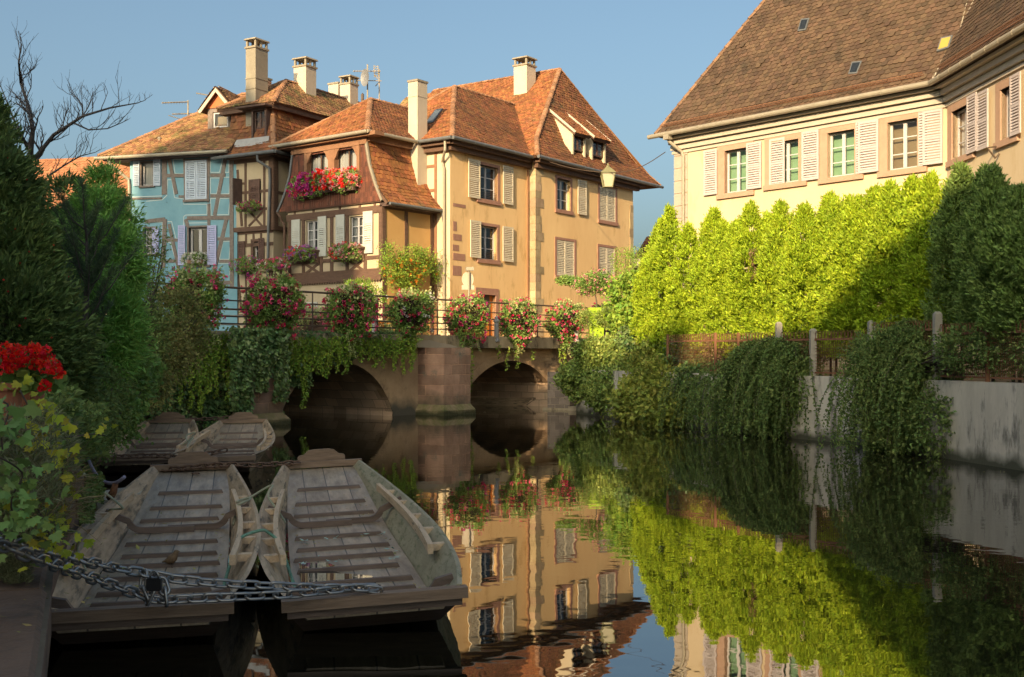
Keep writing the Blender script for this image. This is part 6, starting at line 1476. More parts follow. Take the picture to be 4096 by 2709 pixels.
bush('garden_shrub', 'dark small leaved shrub on the bank above the orange brown boat', 'shrub',
     [E(350,1560,15.5,.48,.4), E(290,1660,14.5,.52,.4), E(420,1660,16.5,.36,.32), E(450,1580,18.5,.4,.4), E(330,1760,15,.42,.26)], 60, 16, .06, .055, .028, M['coto'])
bush('garden_shrub', 'dark hedge mass hidden behind the yew at the left edge', 'shrub', [E(-60,1000,17.5,.9,1.2), E(60,1150,17.5,.9,1.1), E(120,1350,17,.9,.9), E(-60,1300,17,.9,1.0), E(20,880,18,.6,.9)], 44, 16, .09, .10, .05, M['yew'])
bush('garden_shrub', 'leafy bright green climber at the foot of the dark shrub', 'shrub',
     [E(500,1560,20,.45,.55), E(470,1670,18,.35,.35), E(530,1480,22,.5,.5)], 50, 14, .08, .085, .07, M['ger'])
bush('garden_shrub', 'loose twiggy evergreen with thin branches in front of the blue house', 'shrub',
     [E(590,1120,27,.4,.8), E(625,1000,27.5,.25,.6), E(560,1250,26.5,.55,.7), E(560,1380,26,.6,.7)], 24, 13, .11, .09, .035, M['coto'])
bush('rose_bush', 'big autumn tinted rose bush with pink flowers at the left end of the railing', 'shrub',
     [E(690,1270,28.5,.75,.7), E(620,1400,27.5,.85,.75), E(740,1370,29.3,.55,.6), E(560,1520,26.5,.7,.6)], 34, 18, .1, .085, .05, M['rosel'], fan=1.1)

# ivy on the bridge wall
def ivy_wall(name, label, F, dfront, regions, m, n, L_=.13, W_=.12, hang=()):
    P = []; 
    while len(P) < n:
        r = regions[rng.integers(len(regions))]; x = rng.uniform(r[0], r[1]); y = rng.uniform(r[2], r[3]); Fo = F.off(dfront); t, z = Fo.tz(x, y)
        if z > .05: P.append(Fo.P(t, z, abs(rng.normal())*.10 + .05*math.sin(x*.05)*math.sin(y*.04)))
    P = np.array(P); A = nrm(np.array([F.n[0]*.5, F.n[1]*.5, -.8]) + rng.normal(size=P.shape)*.45); N_ = np.array([*F.n, .25]) + rng.normal(size=P.shape)*.35
    S = nrm(np.cross(A, N_)); s = rng.uniform(.6, 1.25, len(P)); t_ = thing(name, P.mean(0), label, 'ivy')
    leafmesh('foliage', quads(P, A, S, L_*s, W_*s, mid=.35), m, t_)
    return t_
iv = ivy_wall('ivy', 'dense dark ivy covering the left side wall of the bridge', FBr, .12, [(300,1120,1330,1660),(540,1060,1300,1690),(300,1000,1330,1720),(960,1340,1325,1400),(1000,1120,1300,1560),(1340,1640,1325,1390),(1140,1400,1320,1450),(1130,1230,1330,1540),(1200,1560,1330,1410),(820,960,1600,1705)], M['ivy'], 20000)
ivy_wall('ivy', 'dark ivy falling over the left abutment block of the bridge', FBr, .86, [(920,1135,1310,1500),(955,1135,1310,1440),(915,965,1310,1640),(1090,1140,1310,1600),(960,1000,1310,1640),(1020,1060,1400,1560)], M['ivy'], 5200)
tr_ = thing('trailing_ivy', FBr.W(1200, 1400, .4), 'light green ivy strands trailing from the bridge edge over the arch', 'ivy')
Ps = []; strm = MB()
strands = [(x_, 1345+(x_ % 17), 1400+((x_*37) % 110)) for x_ in range(1140, 1400, 11)]+[(x_, 1350+(x_ % 13), 1385+((x_*53) % 70)) for x_ in range(1400, 1660, 14)]+[(x_, 1330+(x_ % 13), 1480+((x_*53) % 170)) for x_ in range(700, 1000, 21)]+[(800,1330,1640),(815,1330,1600),(840,1320,1560),(705,1420,1540),(1080,1350,1640),(1072,1380,1560),(1100,1340,1500),(1195,1350,1500),(1212,1360,1630),(1222,1380,1600),(1235,1350,1460),(1255,1360,1480),(1180,1360,1480),(1475,1340,1440),(1502,1350,1465),(1535,1360,1465),(1575,1360,1480),(1612,1350,1490),(1645,1360,1480),(1660,1350,1430),(1290,1370,1500),(1350,1350,1430),(1410,1350,1420),(1445,1350,1410),(1885,1400,1560),(2030,1390,1480),(2070,1400,1470),(2255,1400,1560),(2240,1390,1450),(1995,1380,1430),(2130,1400,1440),(860,1340,1500),(900,1340,1450),(740,1380,1500),(1040,1400,1560),(1120,1330,1420),(1520,1340,1410),(1555,1340,1400),(1590,1340,1420)]
for (x, y0, y1) in strands:
    Fo = FBr.off(.42+rng.uniform(0, .1)); t, z0 = Fo.tz(x, y0); z1 = Fo.z(x, y1); L_ = z0-z1; k = max(6, int(L_/.028)); s = np.linspace(0, 1, k)
    path = np.array([Fo.P(t+.05*math.sin(5*a+x)+.03*math.sin(17*a), z0-L_*a, .03*math.sin(9*a+x)) for a in s]); strm.tube(list(path[::4])+[path[-1]], .006, 4)
    nn = 4 if x < 1700 else 2
    Ps.append(np.repeat(path, nn, 0) + rng.normal(size=(k*nn, 3))*[.035,.035,.02])
strm.build('stems', M['dry'], tr_)
P = np.concatenate(Ps); A = nrm(np.array([0,0,-1.])+rng.normal(size=P.shape)*.6); s = rng.uniform(.6, 1.3, len(P))
leafmesh('foliage', quads(P, A, sides(A), .075*s, .065*s), M['ivy_l'], tr_)

# flower baskets on the railing
def flowers(C, D, m_, parent, n_clusters, size, k=9, name='flowers'):
    idx = rng.integers(0, len(C), n_clusters); Cc = C[idx]+D[idx]*size*.8
    P = np.repeat(Cc, k, 0); A = nrm(np.repeat(D[idx], k, 0)*.5+rng.normal(size=P.shape)); P = P+A*size*.25
    s = rng.uniform(.7, 1.2, len(P)); tag(leafmesh(name, quads(P, A, sides(A), size*.8*s, size*.8*s, mid=.55), m_, parent), kind='stuff')
def basket(x, y, w, h, Fo, label, cols, trail=0, light=1, dark=1, group='flower baskets along the bridge railing', name='flower_basket'):
    t, z = Fo.tz(x, y); Yd = Fo.P(t, z)[1]; rx = w/4600*Yd/2; rz = h/4600*Yd/2; c = Fo.P(t, z, .1)
    th = thing(name, c-(0,0,rz), label, 'flower basket', group)
    ells = [(c, (rx*.85, rx*.7, rz*.85)), (c+(rx*.3,0,rz*.2), (rx*.6, rx*.5, rz*.6)), (c+(-rx*.35,0,-.05), (rx*.6, rx*.5, rz*.65)), (c+(0,0,-rz*.55), (rx*.5, rx*.45, rz*.6))]
    leafmesh('foliage', bush_mesh(ells, 60, 12, .07, .075, .06, fan=1.1), M['ger'], th)
    C, D = ell_pts(500, c, (rx, rx*.8, rz)); 
    if light: k_ = (D[:, 2] > .25) & (D[:, 0] > -.5); leafmesh('variegated_leaves', clump_leaves(C[k_][:70], D[k_][:70], 7, .06, .09, .085, fan=1.1), M['gerv'], th)
    if dark: 
        cc = C[(np.abs(C[:, 0]-c[0]-rx*.1) < rx*.45) & (np.abs(C[:, 2]-c[2]) < rz*.5)]; dd_ = np.tile([0,-1.,.1], (len(cc), 1)); leafmesh('dark_leaves', clump_leaves(cc[:45], dd_[:45], 9, .05, .09, .07, fan=1.0), M['coleus'], th)
    for m_, n_ in cols: flowers(C, D, M[m_], th, int(n_*2.3), .078, name='flowers')
    b_ = MB(); b_.lathe(c-(0,0,.15), [(.05,-.25),(.22,-.18),(.30,0),(.30,.02)], 12); b_.build('basket', M['timber_d'], th)
    if trail:
        Pp = []
        for k in range(int(trail)):
            o_ = c+(rng.normal()*rx*.4, -.1+rng.normal()*.1, -rz*.7); L_ = rng.uniform(.3, .9)*(h/180); q_ = np.linspace(0, 1, int(L_/.02))[:, None]; Pp.append(o_+np.array([0,0,-1])*L_*q_+np.array([1,0,0])*.06*np.sin(q_*6+k))
        P = np.repeat(np.concatenate(Pp), 2, 0); P = P+rng.normal(size=P.shape)*.02; A = rdir(len(P)); tag(leafmesh('trailing_stems', quads(P, A, sides(A), np.full(len(P), .045), np.full(len(P), .04)), M['gerv'], th), kind='stuff')
    return th
Fr = FBr.off(.34)
basket(770, 1190, 250, 250, Fr, 'leftmost basket, mostly pale variegated leaves with few pink flowers', [('f_pink', 22), ('f_crim', 16)], 4)
basket(1085, 1225, 250, 270, Fr, 'largest basket of crimson and pink geraniums, in front of the brown timbered house', [('f_crim', 75), ('f_pink', 60), ('f_mag', 10)], 10)
basket(1392, 1245, 205, 220, Fr, 'basket of crimson and pink flowers in front of the wood clad house', [('f_crim', 45), ('f_pink', 40)], 6)
basket(1632, 1250, 185, 180, Fr, 'greener basket with few flowers below the orange flowering climber', [('f_crim', 22), ('f_pink', 10), ('f_white', 10)], 4)
basket(1862, 1272, 180, 190, Fr, 'basket of magenta and crimson flowers just left of the orange door', [('f_crim', 40), ('f_mag', 14), ('f_pink', 14)], 9)
basket(2064, 1285, 155, 185, Fr, 'basket of pink flowers between the orange door and the yellow quoins', [('f_pink', 34), ('f_crim', 22)], 7)
basket(2253, 1290, 150, 175, Fr, 'rightmost full basket of pink flowers on the railing', [('f_pink', 44), ('f_crim', 20)], 6)
basket(2400, 1262, 120, 90, Fr, 'small petunia basket hanging in front of the lime green planter', [('f_mag', 14), ('f_crim', 12)], 5, light=0, dark=0)

# flower boxes at the windows
def flowerbox(F, x0, x1, y0, y1, label, cols, bm=None, d=.32, leaf='ger', dens=90, size=.05, blobs=None, name='flower_box'):
    a, b_ = sorted((F.t(x0), F.t(x1))); ym = (y0+y1)/2; z1 = F.z((x0+x1)/2, y0); z0 = F.z((x0+x1)/2, y1); c = F.P((a+b_)/2, (z0+z1)/2, d)
    th = thing(name, F.P((a+b_)/2, z0, d), label, 'flower box', 'flower boxes at the windows')
    n = max(2, int((b_-a)/.45)); ells = []
    for i in range(n): t = a+(b_-a)*(i+.5)/n; ells.append((F.P(t, (z0+z1)/2+rng.uniform(-.05,.05), d), ((b_-a)/n*.75, (b_-a)/n*.6 if (b_-a)/n < .5 else .3, (z1-z0)*.52)))
    leafmesh('foliage', bush_mesh(ells, dens*.6, 9, .04, .06, .05, fan=1.0), M[leaf], th)
    for m_, n_, lo, hi in cols:
        sel = [e for i, e in enumerate(ells[::-1] if F.u[0] < 0 else ells) if lo <= (i+.5)/n <= hi] or ells
        for e in sel:
            C, D = ell_pts(120, *e, shell=.12); C = C[D[:, 2] > -.6]; D = D[D[:, 2] > -.6]; flowers(C, D, M[m_], th, max(3, int(n_*1.9/len(sel))), size*1.15)
    bx = MB(); bx.fbox(F, a+.08, b_-.08, z0+.02, z0+.2, d-.1, d+.08); bx.build('box', bm or M['timber_d'], th)
flowerbox(FBf, 1200, 1300, 705, 795, 'magenta geranium mass under the left gable window of the wood clad house', [('f_mag', 120, 0, 1), ('f_crim', 40, 0, 1)], size=.065)
flowerbox(FBf, 1295, 1375, 690, 775, 'bright red geranium mass in the middle under the gable windows', [('f_red', 120, 0, 1), ('f_lpink', 40, .3, 1)], size=.065)
flowerbox(FBf, 1370, 1448, 685, 770, 'red and pink geranium mass under the right gable window', [('f_red', 70, 0, 1), ('f_lpink', 50, 0, 1)], size=.065)
flowerbox(FBf, 1182, 1272, 990, 1045, 'lilac and red flowers in the box under the left first floor window', [('f_lil', 60, 0, 1), ('f_red', 24, 0, .6)])
flowerbox(FBf, 1362, 1452, 978, 1045, 'light pink flowers in the box under the right first floor window', [('f_lpink', 70, 0, 1), ('f_red', 24, 0, .5)])
flowerbox(FCl, 962, 1042, 1030, 1092, 'round bush of small pink flowers under the dark shuttered window', [('f_pink', 30, 0, 1), ('f_lil', 30, 0, 1)], size=.035)
flowerbox(FC, 985, 1046, 812, 852, 'small magenta flowers under the tilted brown shutter', [('f_mag', 26, 0, 1), ('f_crim', 16, 0, 1)], size=.04)
flowerbox(FD, 748, 826, 1012, 1058, 'white geraniums in the box of the blue house window', [('f_white', 70, 0, 1)], size=.05, bm=M['sandstone'], d=.12)
th = flowerbox(FBf.off(.5), 1068, 1142, 1040, 1082, 'pink and white petunias in purple boxes on a wooden balustrade', [('f_pink', 50, 0, 1), ('f_white', 14, 0, 1)], bm=mat('purple_box_plastic', (0.25, 0.02, 0.16), rough=.4), d=.1)
bal = MB(); Fb = FBf.off(.5)
for x in range(1080, 1146, 9): t = Fb.t(x); bal.fbox(Fb, t-.03, t+.03, Fb.z(1100, 1290), Fb.z(1100, 1078), 0, .05)
bal.fbox(Fb, Fb.t(1148), Fb.t(1074), Fb.z(1100, 1084), Fb.z(1100, 1076), -.02, .07); tag(bal.build('balustrade', M['timber']), 'short brown wooden balustrade below the purple flower boxes', 'balustrade')
# ------------------------------------------------------------------ street things behind the bridge
def lamp_lantern(name, label, c, s, m, bracket=None):
    t_ = thing(name, c, label, 'lantern'); fr = MB(); gl = MB()
    w0, w1, h = .16*s, .25*s, .50*s
    for sx, sy in ((1,1),(1,-1),(-1,1),(-1,-1)): fr.bar(c+(sx*w0,sy*w0,-h), c+(sx*w1,sy*w1,0), .03*s, .03*s)
    for z, w in ((-h, w0), (0, w1)):
        for a, b_ in (((-1,-1),(1,-1)),((1,-1),(1,1)),((1,1),(-1,1)),((-1,1),(-1,-1))): fr.bar(c+(a[0]*w,a[1]*w,z), c+(b_[0]*w,b_[1]*w,z), .035*s, .035*s)
    fr.hexa([c+(x*w1*1.15,y*w1*1.15,.01) for x, y in ((-1,-1),(1,-1),(1,1),(-1,1))]+[c+(x*.09*s,y*.09*s,.22*s) for x, y in ((-1,-1),(1,-1),(1,1),(-1,1))])
    fr.lathe(c, [(.07*s,.2*s),(.08*s,.27*s),(.03*s,.31*s),(.035*s,.36*s),(.005,.40*s)], 8)
    o_ = fr.build('frame', m, t_)
    gl.hexa([c+(x*w0*.95,y*w0*.95,-h*.97) for x, y in ((-1,-1),(1,-1),(1,1),(-1,1))]+[c+(x*w1*.95,y*w1*.95,-.02) for x, y in ((-1,-1),(1,-1),(1,1),(-1,1))]); gl.build('glass', mat('lantern_glass', (0.42,0.40,0.30), rough=.2), o_)
    if bracket is not None: b_ = MB(); b_.tube([c+(0,0,.36*s), (c+bracket)/2+(0,0,.36*s)/np.array([1,1,2]) if False else (c+(0,0,.36*s)+bracket)/2+(0,0,.12), bracket], .02, 6); b_.build('bracket', m, t_)
    return t_
M['verd'] = mat('green_lantern_metal', (0.16,0.16,0.08), (0.22,0.21,0.12), scale=10, rough=.5)
cw0 = FA2.W(2160, 652, .5); cw1 = FY.P(-.2, 9.5, .3); lp = px(2432, 690, 47.0)
lamp_lantern('street_lantern', 'green hanging street lantern on the wire in front of the ochre house', lp-(0,0,.05), 1.1, M['verd'])
wire = MB(); P = [cw0 + (lp-cw0)*f + (0,0,-.10*math.sin(math.pi*f)) for f in np.linspace(0,1,8)] + [lp + (cw1-lp)*f + (0,0,-.25*math.sin(math.pi*f)) for f in np.linspace(0,1,14)[1:]]
wire.tube(P, .016, 5); tag(wire.build('lantern_wire', M['iron']), 'thin wire spanning between the ochre house and the yellow house', 'wire')
cl_ = FA2.P(tA1+.45, 0, .15); lamp_lantern('wall_lantern', 'dark wall lantern on the right corner of the ochre house', px(2546, 1035, cl_[1]), .95, M['iron'], bracket=px(2536, 985, cl_[1]+.1))
# round sign on a pole
sp_ = px(1876, 1180, 44.6); t_ = thing('sign_post', V(sp_[0], sp_[1], ZS), 'pale pole with a round road sign seen from behind, near the orange door', 'road sign')
m_ = MB(); top = px(1876, 1085, 44.6); m_.tube([V(top[0], top[1], ZS), top], .035, 8); m_.build('pole', M['zinc'], t_)
m_ = MB(); c_ = px(1872, 1118, 44.7); a_ = V(.93,-.1,0); a_ = unit(V(.75,.1,0)); m_.prism([c_+a_*.28*math.cos(t)*.8+(0,0,.30*math.sin(t)) for t in np.linspace(0, 2*math.pi, 21)[:-1]], V(-.02,.03,0)); m_.build('round_sign', M['chim'], t_)
m_ = MB(); c_ = px(1872, 1150, 44.7); m_.obox(c_, a_*.24, V(-.01,.02,0), (0,0,.09)); m_.build('small_plate', M['chim'], t_)
m_ = MB(); c_ = px(1879, 1076, 44.6); m_.obox(c_, a_*.15, V(-.02,.1,0), (0,0,.07)); m_.build('top_box', M['zinc'], t_)
# lime green planters
M['lime'] = mat('lime_green_paint', (0.26, 0.42, 0.012), (0.32, 0.48, 0.02), scale=2, rough=.4)
def planter(x0, x1, y1, Y, label, H, taper=.78):
    c_ = px((x0+x1)/2, y1, Y); r = (x1-x0)/4600*Y/2; t_ = thing('planter', V(c_[0], c_[1], ZS), label, 'planter', 'lime green planters on the bridge street'); c0 = V(c_[0], c_[1], ZS)
    m_ = MB(); q_ = lambda w, z: [c0+(sx*w, sy*w, z) for sx, sy in ((-1,-1),(1,-1),(1,1),(-1,1))]
    m_.hexa(q_(r*taper, .02)+q_(r, H)); m_.hexa(q_(r*1.04, H)+q_(r*1.04, H+.05)); m_.build('tub', M['lime'], t_); return t_, c0+(0,0,H)
pl1, c1_ = planter(2352, 2418, 1360, 46.5, 'tall lime green planter with the standard flowering tree, right', 1.35)
pl2, c2_ = planter(1450, 1492, 1330, 41.5, 'small lime green planter seen behind the second and third full baskets', 1.2)
stn = thing('standard_tree', c1_, 'small round headed tree with pink flowers on a thin stem in the lime planter', 'tree')
m_ = MB(); p_t = px(2382, 1180, 46.5); m_.tube([c1_, (c1_+p_t)/2+(.03,0,0), p_t], [.04,.03,.025], 7); m_.build('trunk', M['bark'], stn)
el = [E(2345,1140,46.5,.42,.38), E(2385,1125,46.5,.5,.42), E(2425,1145,46.5,.38,.36)]
leafmesh('crown', bush_mesh(el, 55, 12, .06, .07, .055, fan=1.1), M['ger'], stn)
for e_ in el: C, D = ell_pts(200, *e_, shell=.1); flowers(C, D, M['f_lpink'], stn, 34, .07)
bush('planter_plant', 'low bushy plant with small petunias in the right lime planter', 'plant', [E(2360,1275,46.3,.5,.3), E(2430,1265,46.2,.5,.35)], 50, 12, .06, .08, .04, M['shrub'], stems=False)
bush('planter_plant', 'yellow green plant with light flowers in the small lime planter', 'plant', [E(1440,1165,42,.55,.45), E(1490,1190,42,.4,.4), E(1465,1240,41.6,.4,.3)], 50, 12, .06, .07, .045, M['ivy_l'], stems=False)
t_ = thing('flowering_climber', FBR.W(1600, 1160, .4), 'bright yellow green climber with orange flowers on the side wall of the wood clad house', 'climber')
C = []; Fk = FBR.off(.35)
for (x, y, rx_, ry_) in ((1560,1060,50,60),(1620,1080,60,60),(1670,1060,40,50),(1590,1120,50,40),(1640,1130,40,30),(1540,1000,25,22),(1700,1030,35,30),(1640,1010,50,22),(1730,1080,16,50)):
    for _ in range(int(rx_*ry_/28)):
        a = rng.uniform(0, 2*math.pi); r_ = math.sqrt(rng.random()); C.append(Fk.W(x+rx_*r_*math.cos(a), y+ry_*r_*math.sin(a), abs(rng.normal())*.16))
C = np.array(C); D = np.tile(nrm(np.array([*Fk.n, .3])[None]), (len(C), 1))
leafmesh('foliage', clump_leaves(C, D, 13, .09, .09, .04, fan=1.1), M['ivy_l'], t_); flowers(C[C[:, 2] < FBR.z(1600, 1040)], D, M['f_or'], t_, 90, .08)
m_ = MB(); m_.tube([FBR.P(2.2, ZS, .1), FBR.P(2.1, 4, .12), FBR.P(1.6, 5.5, .2)], [.05,.04,.02], 6); m_.build('trunk', M['bark'], t_)
t_ = thing('climber', FAL.P(.5, 5, .1), 'sparse leafy climber on the cream side wall beside the drainpipe', 'climber')
C = np.array([FAL.P(rng.uniform(.1, 1.2), rng.uniform(3, 6.2), rng.uniform(.03,.15)) for _ in range(90)]); leafmesh('foliage', clump_leaves(C, np.tile([-.5,-.8,0], (90,1)), 7, .08, .07, .035, fan=1.1), M['rosel'], t_)
t_ = thing('maple_sapling', px(2515, 1260, 49), 'feathery light green sapling at the right corner of the ochre house', 'tree')
el = [E(2500,1070,49,.5,.75), E(2530,1140,49,.6,.6), E(2490,1190,49,.5,.4), E(2545,1030,49,.35,.4)]
leafmesh('crown', bush_mesh(el, 30, 9, .12, .12, .03, fan=1.2, droop=.3), M['ivy_l'], t_)
m_ = MB(); b0 = px(2510, 1200, 49); m_.tube([V(b0[0], b0[1], ZS), b0, px(2505, 1080, 49), px(2500, 1020, 49)], [.05,.04,.025,.01], 6); m_.build('trunk', M['bark'], t_)
bush('window_plant', 'green trailing plant on a wire below the shuttered first floor window', 'plant', [E(2262,1122,50.6,.35,.13), E(2310,1130,50.6,.35,.14)], 80, 12, .05, .09, .06, M['ger'], stems=False)
for i, (x, Y_, lab) in enumerate(((1986, 43.6, 'pale grey bollard beside the orange door'), (2306, 46.8, 'pale grey bollard left of the tall lime planter'), (1497, 40.8, 'pale grey bollard beside the small lime planter'))):
    c_ = px(x, 1400, Y_); c_ = V(c_[0], c_[1], ZS); m_ = MB(); m_.lathe(c_, [(.13,0),(.13,.08),(.09,.12),(.085,.72),(.12,.76),(.12,.80),(.06,.86),(.07,.93),(.01,.98)], 12); tag(m_.build('bollard', M['lead'], smooth=False), lab, 'bollard', 'bollards along the street')
for (x, y, Y_, r1, r2, lab, cols) in ((1175, 1262, 39.5, .5, .42, 'sunlit yellow green planter bush with red flowers behind the railing, left', 'f_pink'), (1262, 1258, 40.5, .5, .22, 'sunlit row of flowers behind the railing under the white shutters', 'f_lpink'), (1322, 1265, 41, .45, .28, 'sunlit flower bush behind the railing right of the white shutters', 'f_white'), (1518, 1312, 42, .3, .16, 'small yellow flowers at the foot of the house corner', 'f_or')):
    t_ = thing('street_planter', px(x, y, Y_)-(0,0,.9*r2), lab, 'plant', 'sunlit planters on the far side of the street'); e_ = [(px(x, y, Y_), (r1, .35, r2)), (px(x+18, y+14, Y_), (r1*.8, .3, r2*.8))]
    leafmesh('foliage', bush_mesh(e_, 60, 12, .06, .075, .05, fan=1.1), M['gerv'], t_); C, D = ell_pts(200, *e_[0], shell=.1); flowers(C, D, M[cols], t_, 40, .07)
    c_ = px(x, 1400, Y_); m_ = MB(); m_.box(c_[0]-r1*.9, c_[0]+r1*.9, c_[1]-.18, c_[1]+.18, ZS, px(x, y, Y_)[2]-r2*.5); m_.build('trough', M['timber'], t_)

# ------------------------------------------------------------------ roofs and houses farther back, antennas
def back_house(name, label, F, t0, t1, zb, ze, zr, dep, wm_, rm_, ov=.3):
    h_ = thing(name, F.P((t0+t1)/2, zb, 0), label, 'house'); m_ = MB()
    m_.prism([F.P(t0, zb, 0), F.P(t1, zb, 0), F.P(t1, ze, 0), F.P(t0, ze, 0)], np.append(-F.n, 0)*dep)
    for t in (t0, t1): m_.prism([F.P(t, ze, 0), F.P(t, ze, -dep), F.P(t, zr-.1, -dep/2)], np.append(F.u, 0)*(.02 if t == t0 else -.02))
    m_.build('wall', wm_, h_)
    tiles([F.P(t0-ov, ze-.1, .35), F.P(t1+ov, ze-.1, .35), F.P(t1+ov, zr, -dep/2), F.P(t0-ov, zr, -dep/2)], m=rm_, parent=h_, w=.24, ex=.22)
    m_ = MB(); m_.prism([F.P(t0-ov, ze-.16, -dep-.35), F.P(t1+ov, ze-.16, -dep-.35), F.P(t1+ov, zr-.04, -dep/2), F.P(t0-ov, zr-.04, -dep/2)], (0,0,.04)); m_.build('roof', rm_, h_); return h_
M['tile_f'] = mat('faded_orange_tiles', (0.26, 0.105, 0.05), (0.33, 0.15, 0.075), scale=1.3, isl=.25, rough=.9)
FH = Face(px(560, 900, 62)[:2], (-.96, .28)); back_house('roof_house', 'house with a faded orange roof showing at the far left behind the blue house', FH, -.3, 12, ZS, 8.6, 13.7, 8, M['white_wall'], M['tile_f'])
FH2 = Face(px(1660, 500, 66)[:2], (-.79, .61)); h2 = back_house('roof_house', 'house whose orange brown roof rises behind the satellite dish', FH2, -1.5, 3.6, ZS, 14.5, 18.0, 7, M['white_wall'], M['tile_m'])
FH3 = Face(px(2620, 1100, 66)[:2], (-.9, .43)); back_house('white_house', 'distant white house with dark red roof between ochre and yellow houses', FH3, -4, 1.2, ZS, 7.2, 9.2, 6, M['white_wall'], M['tile_o2'])
m_ = MB(); p = px(2552, 940, 66); 
t_ = thing('antenna_mast', px(1470, 400, 52.5), 'mast with a grey satellite dish and pale television aerials', 'antenna')
m_ = MB(); m_.tube([px(1470, 420, 52.5), px(1470, 258, 52.5)], .035, 6); m_.tube([px(1517, 420, 53), px(1517, 278, 53)], .03, 6)
for (x0, y0, x1, y1, n_) in ((1412, 285, 1522, 285, 10), (1430, 322, 1526, 324, 0)):
    m_.tube([px(x0, y0, 52.7), px(x1, y1, 52.9)], .022, 6)
    for k in range(n_): x = x0+(x1-x0)*(k+.5)/n_; m_.bar(px(x, y0-5, 52.5), px(x, y0+5, 52.9), .012, .012)
for k in range(5): m_.tube([px(1497, 264+k*9, 53), px(1512, 268+k*9, 53)], .018, 5)
for x in (1496, 1512): m_.tube([px(x, 262, 53), px(x+2, 310, 53)], .02, 5)
m_.tube([px(1500, 302, 53), px(1520, 325, 53), px(1502, 345, 53)], .025, 5)
m_.build('aerial', M['zinc'], t_)
m_ = MB(); c_ = px(1459, 311, 52.2); ax = unit(V(-.15, -1, .1)); s1 = unit(V(1, -.9, 0)); s2 = V(0, 0, 1); rings = []
for r_, dp_ in ((.02,.10),(.18,.08),(.33,.03),(.40,0)): rings.append([c_ + s1*r_*.72*math.cos(a)+s2*r_*math.sin(a)-np.array([-.4,-.8,0])*dp_ for a in np.linspace(0, 2*math.pi, 21)[:-1]])
vs = [p for r_ in rings for p in r_]; m_.add(vs, [(i*20+k, i*20+(k+1) % 20, (i+1)*20+(k+1) % 20, (i+1)*20+k) for i in range(3) for k in range(20)]); m_.build('satellite_dish', mat('grey_dish', (0.13,0.14,0.16), (0.20,0.21,0.23), scale=2, rough=.5), t_)
m_ = MB(); m_.tube([px(1450, 420, 52.4), px(1450, 372, 52.4)], .02, 5); m_.lathe(px(1450, 400, 52.4), [(.02,-.3),(.07,-.25),(.07,.25),(.02,.3)], 8); m_.build('small_aerial', M['iron'], t_)
t_ = thing('aerial', px(750, 480, 53.5), 'thin television aerials on the ridge of the blue house', 'antenna'); m_ = MB()
m_.tube([px(752, 490, 53.5), px(752, 402, 53.5)], .035, 6); m_.tube([px(648, 412, 52.5), px(752, 408, 53.5)], .03, 6); m_.tube([px(688, 457, 53.2), px(800, 454, 53.8)], .028, 6); m_.tube([px(674, 462, 52.8), px(745, 484, 53.3)], .02, 5)
for k in range(9): x = 652+k*11; m_.bar(px(x, 407, 52.3), px(x, 417, 52.7), .012, .012)
for k in range(9): x = 692+k*12; m_.bar(px(x, 451, 53.2), px(x, 461, 53.7), .012, .012)
m_.build('bars', M['zinc'], t_)
m_ = MB(); m_.tube([px(785, 373, 54), px(840, 383, 54)], .025, 5); [m_.bar(px(787+k*7, 369+k*1.2, 53.9), px(787+k*7, 379+k*1.2, 54.1), .01, .01) for k in range(8)]; m_.build('bars', M['zinc'], t_)

# ------------------------------------------------------------------ left foreground: geraniums, vine, lavender
gz0 = px(95, 1470, 5.6)
t_ = thing('geranium_pot', px(20, 1640, 5.6), 'bright red geraniums in a terracotta pot at the left edge', 'potted plant')
M['terra'] = mat('terracotta', (0.42, 0.15, 0.08), (0.50, 0.20, 0.11), scale=8, bump=.2)
m_ = MB(); c_ = px(10, 1560, 5.6); m_.lathe(c_, [(.07,-.17),(.10,0),(.115,0),(.115,.035),(.095,.035)], 20); m_.build('pot', M['terra'], t_)
m_ = MB(); c_ = px(120, 1560, 5.9); m_.lathe(c_, [(.05,-.13),(.075,0),(.085,0),(.085,.03)], 16); m_.build('pot', M['terra'], t_)
el = [(px(20,1500,5.6),(.13,.12,.07)), (px(120,1520,5.6),(.11,.10,.06)), (px(180,1500,5.7),(.07,.08,.05))]
C = np.concatenate([ell_pts(60, *e_)[0] for e_ in el]); D = nrm(rng.normal(size=C.shape)+[0,-.3,.8])
def round_leaf(P, A, S, R_):      # scalloped round leaves as 8-gons
    n = len(P); an = np.linspace(0, 2*math.pi, 9)[:-1]; out = []
    N_ = np.cross(A, S)
    for i, a in enumerate(an): out.append(P + A*(R_*(1+math.cos(a)))[:, None]*.95 + S*(R_*math.sin(a)*(1.1))[:, None] + N_*(R_*.22*(abs(math.sin(a*2))-.2+.15*(i % 2)))[:, None])
    V_ = np.stack(out, 1).reshape(-1, 3); return V_
def ngons(name, V_, k, m, parent=None): n = len(V_)//k; return link_mesh(name, V_, np.arange(k*n), np.arange(0, k*n, k), m, parent)
ngons('leaves', round_leaf(C, D, sides(D), rng.uniform(.018, .032, len(C))), 8, M['ger'], t_)
heads = [(20,1392),(60,1400),(5,1425),(35,1440),(75,1425),(100,1410),(130,1395),(155,1412),(60,1460),(95,1450),(130,1440),(165,1440),(190,1425),(0,1465),(205,1455),(225,1470),(185,1480),(235,1500),(30,1480),(180,1545),(175,1400),(-20,1420),(150,1465)]
Ch = np.concatenate([px(x, y, 5.5+rng.uniform(-.12, .12))+rdir(26)*.026*np.array([1.1,1,.8]) for x, y in heads])
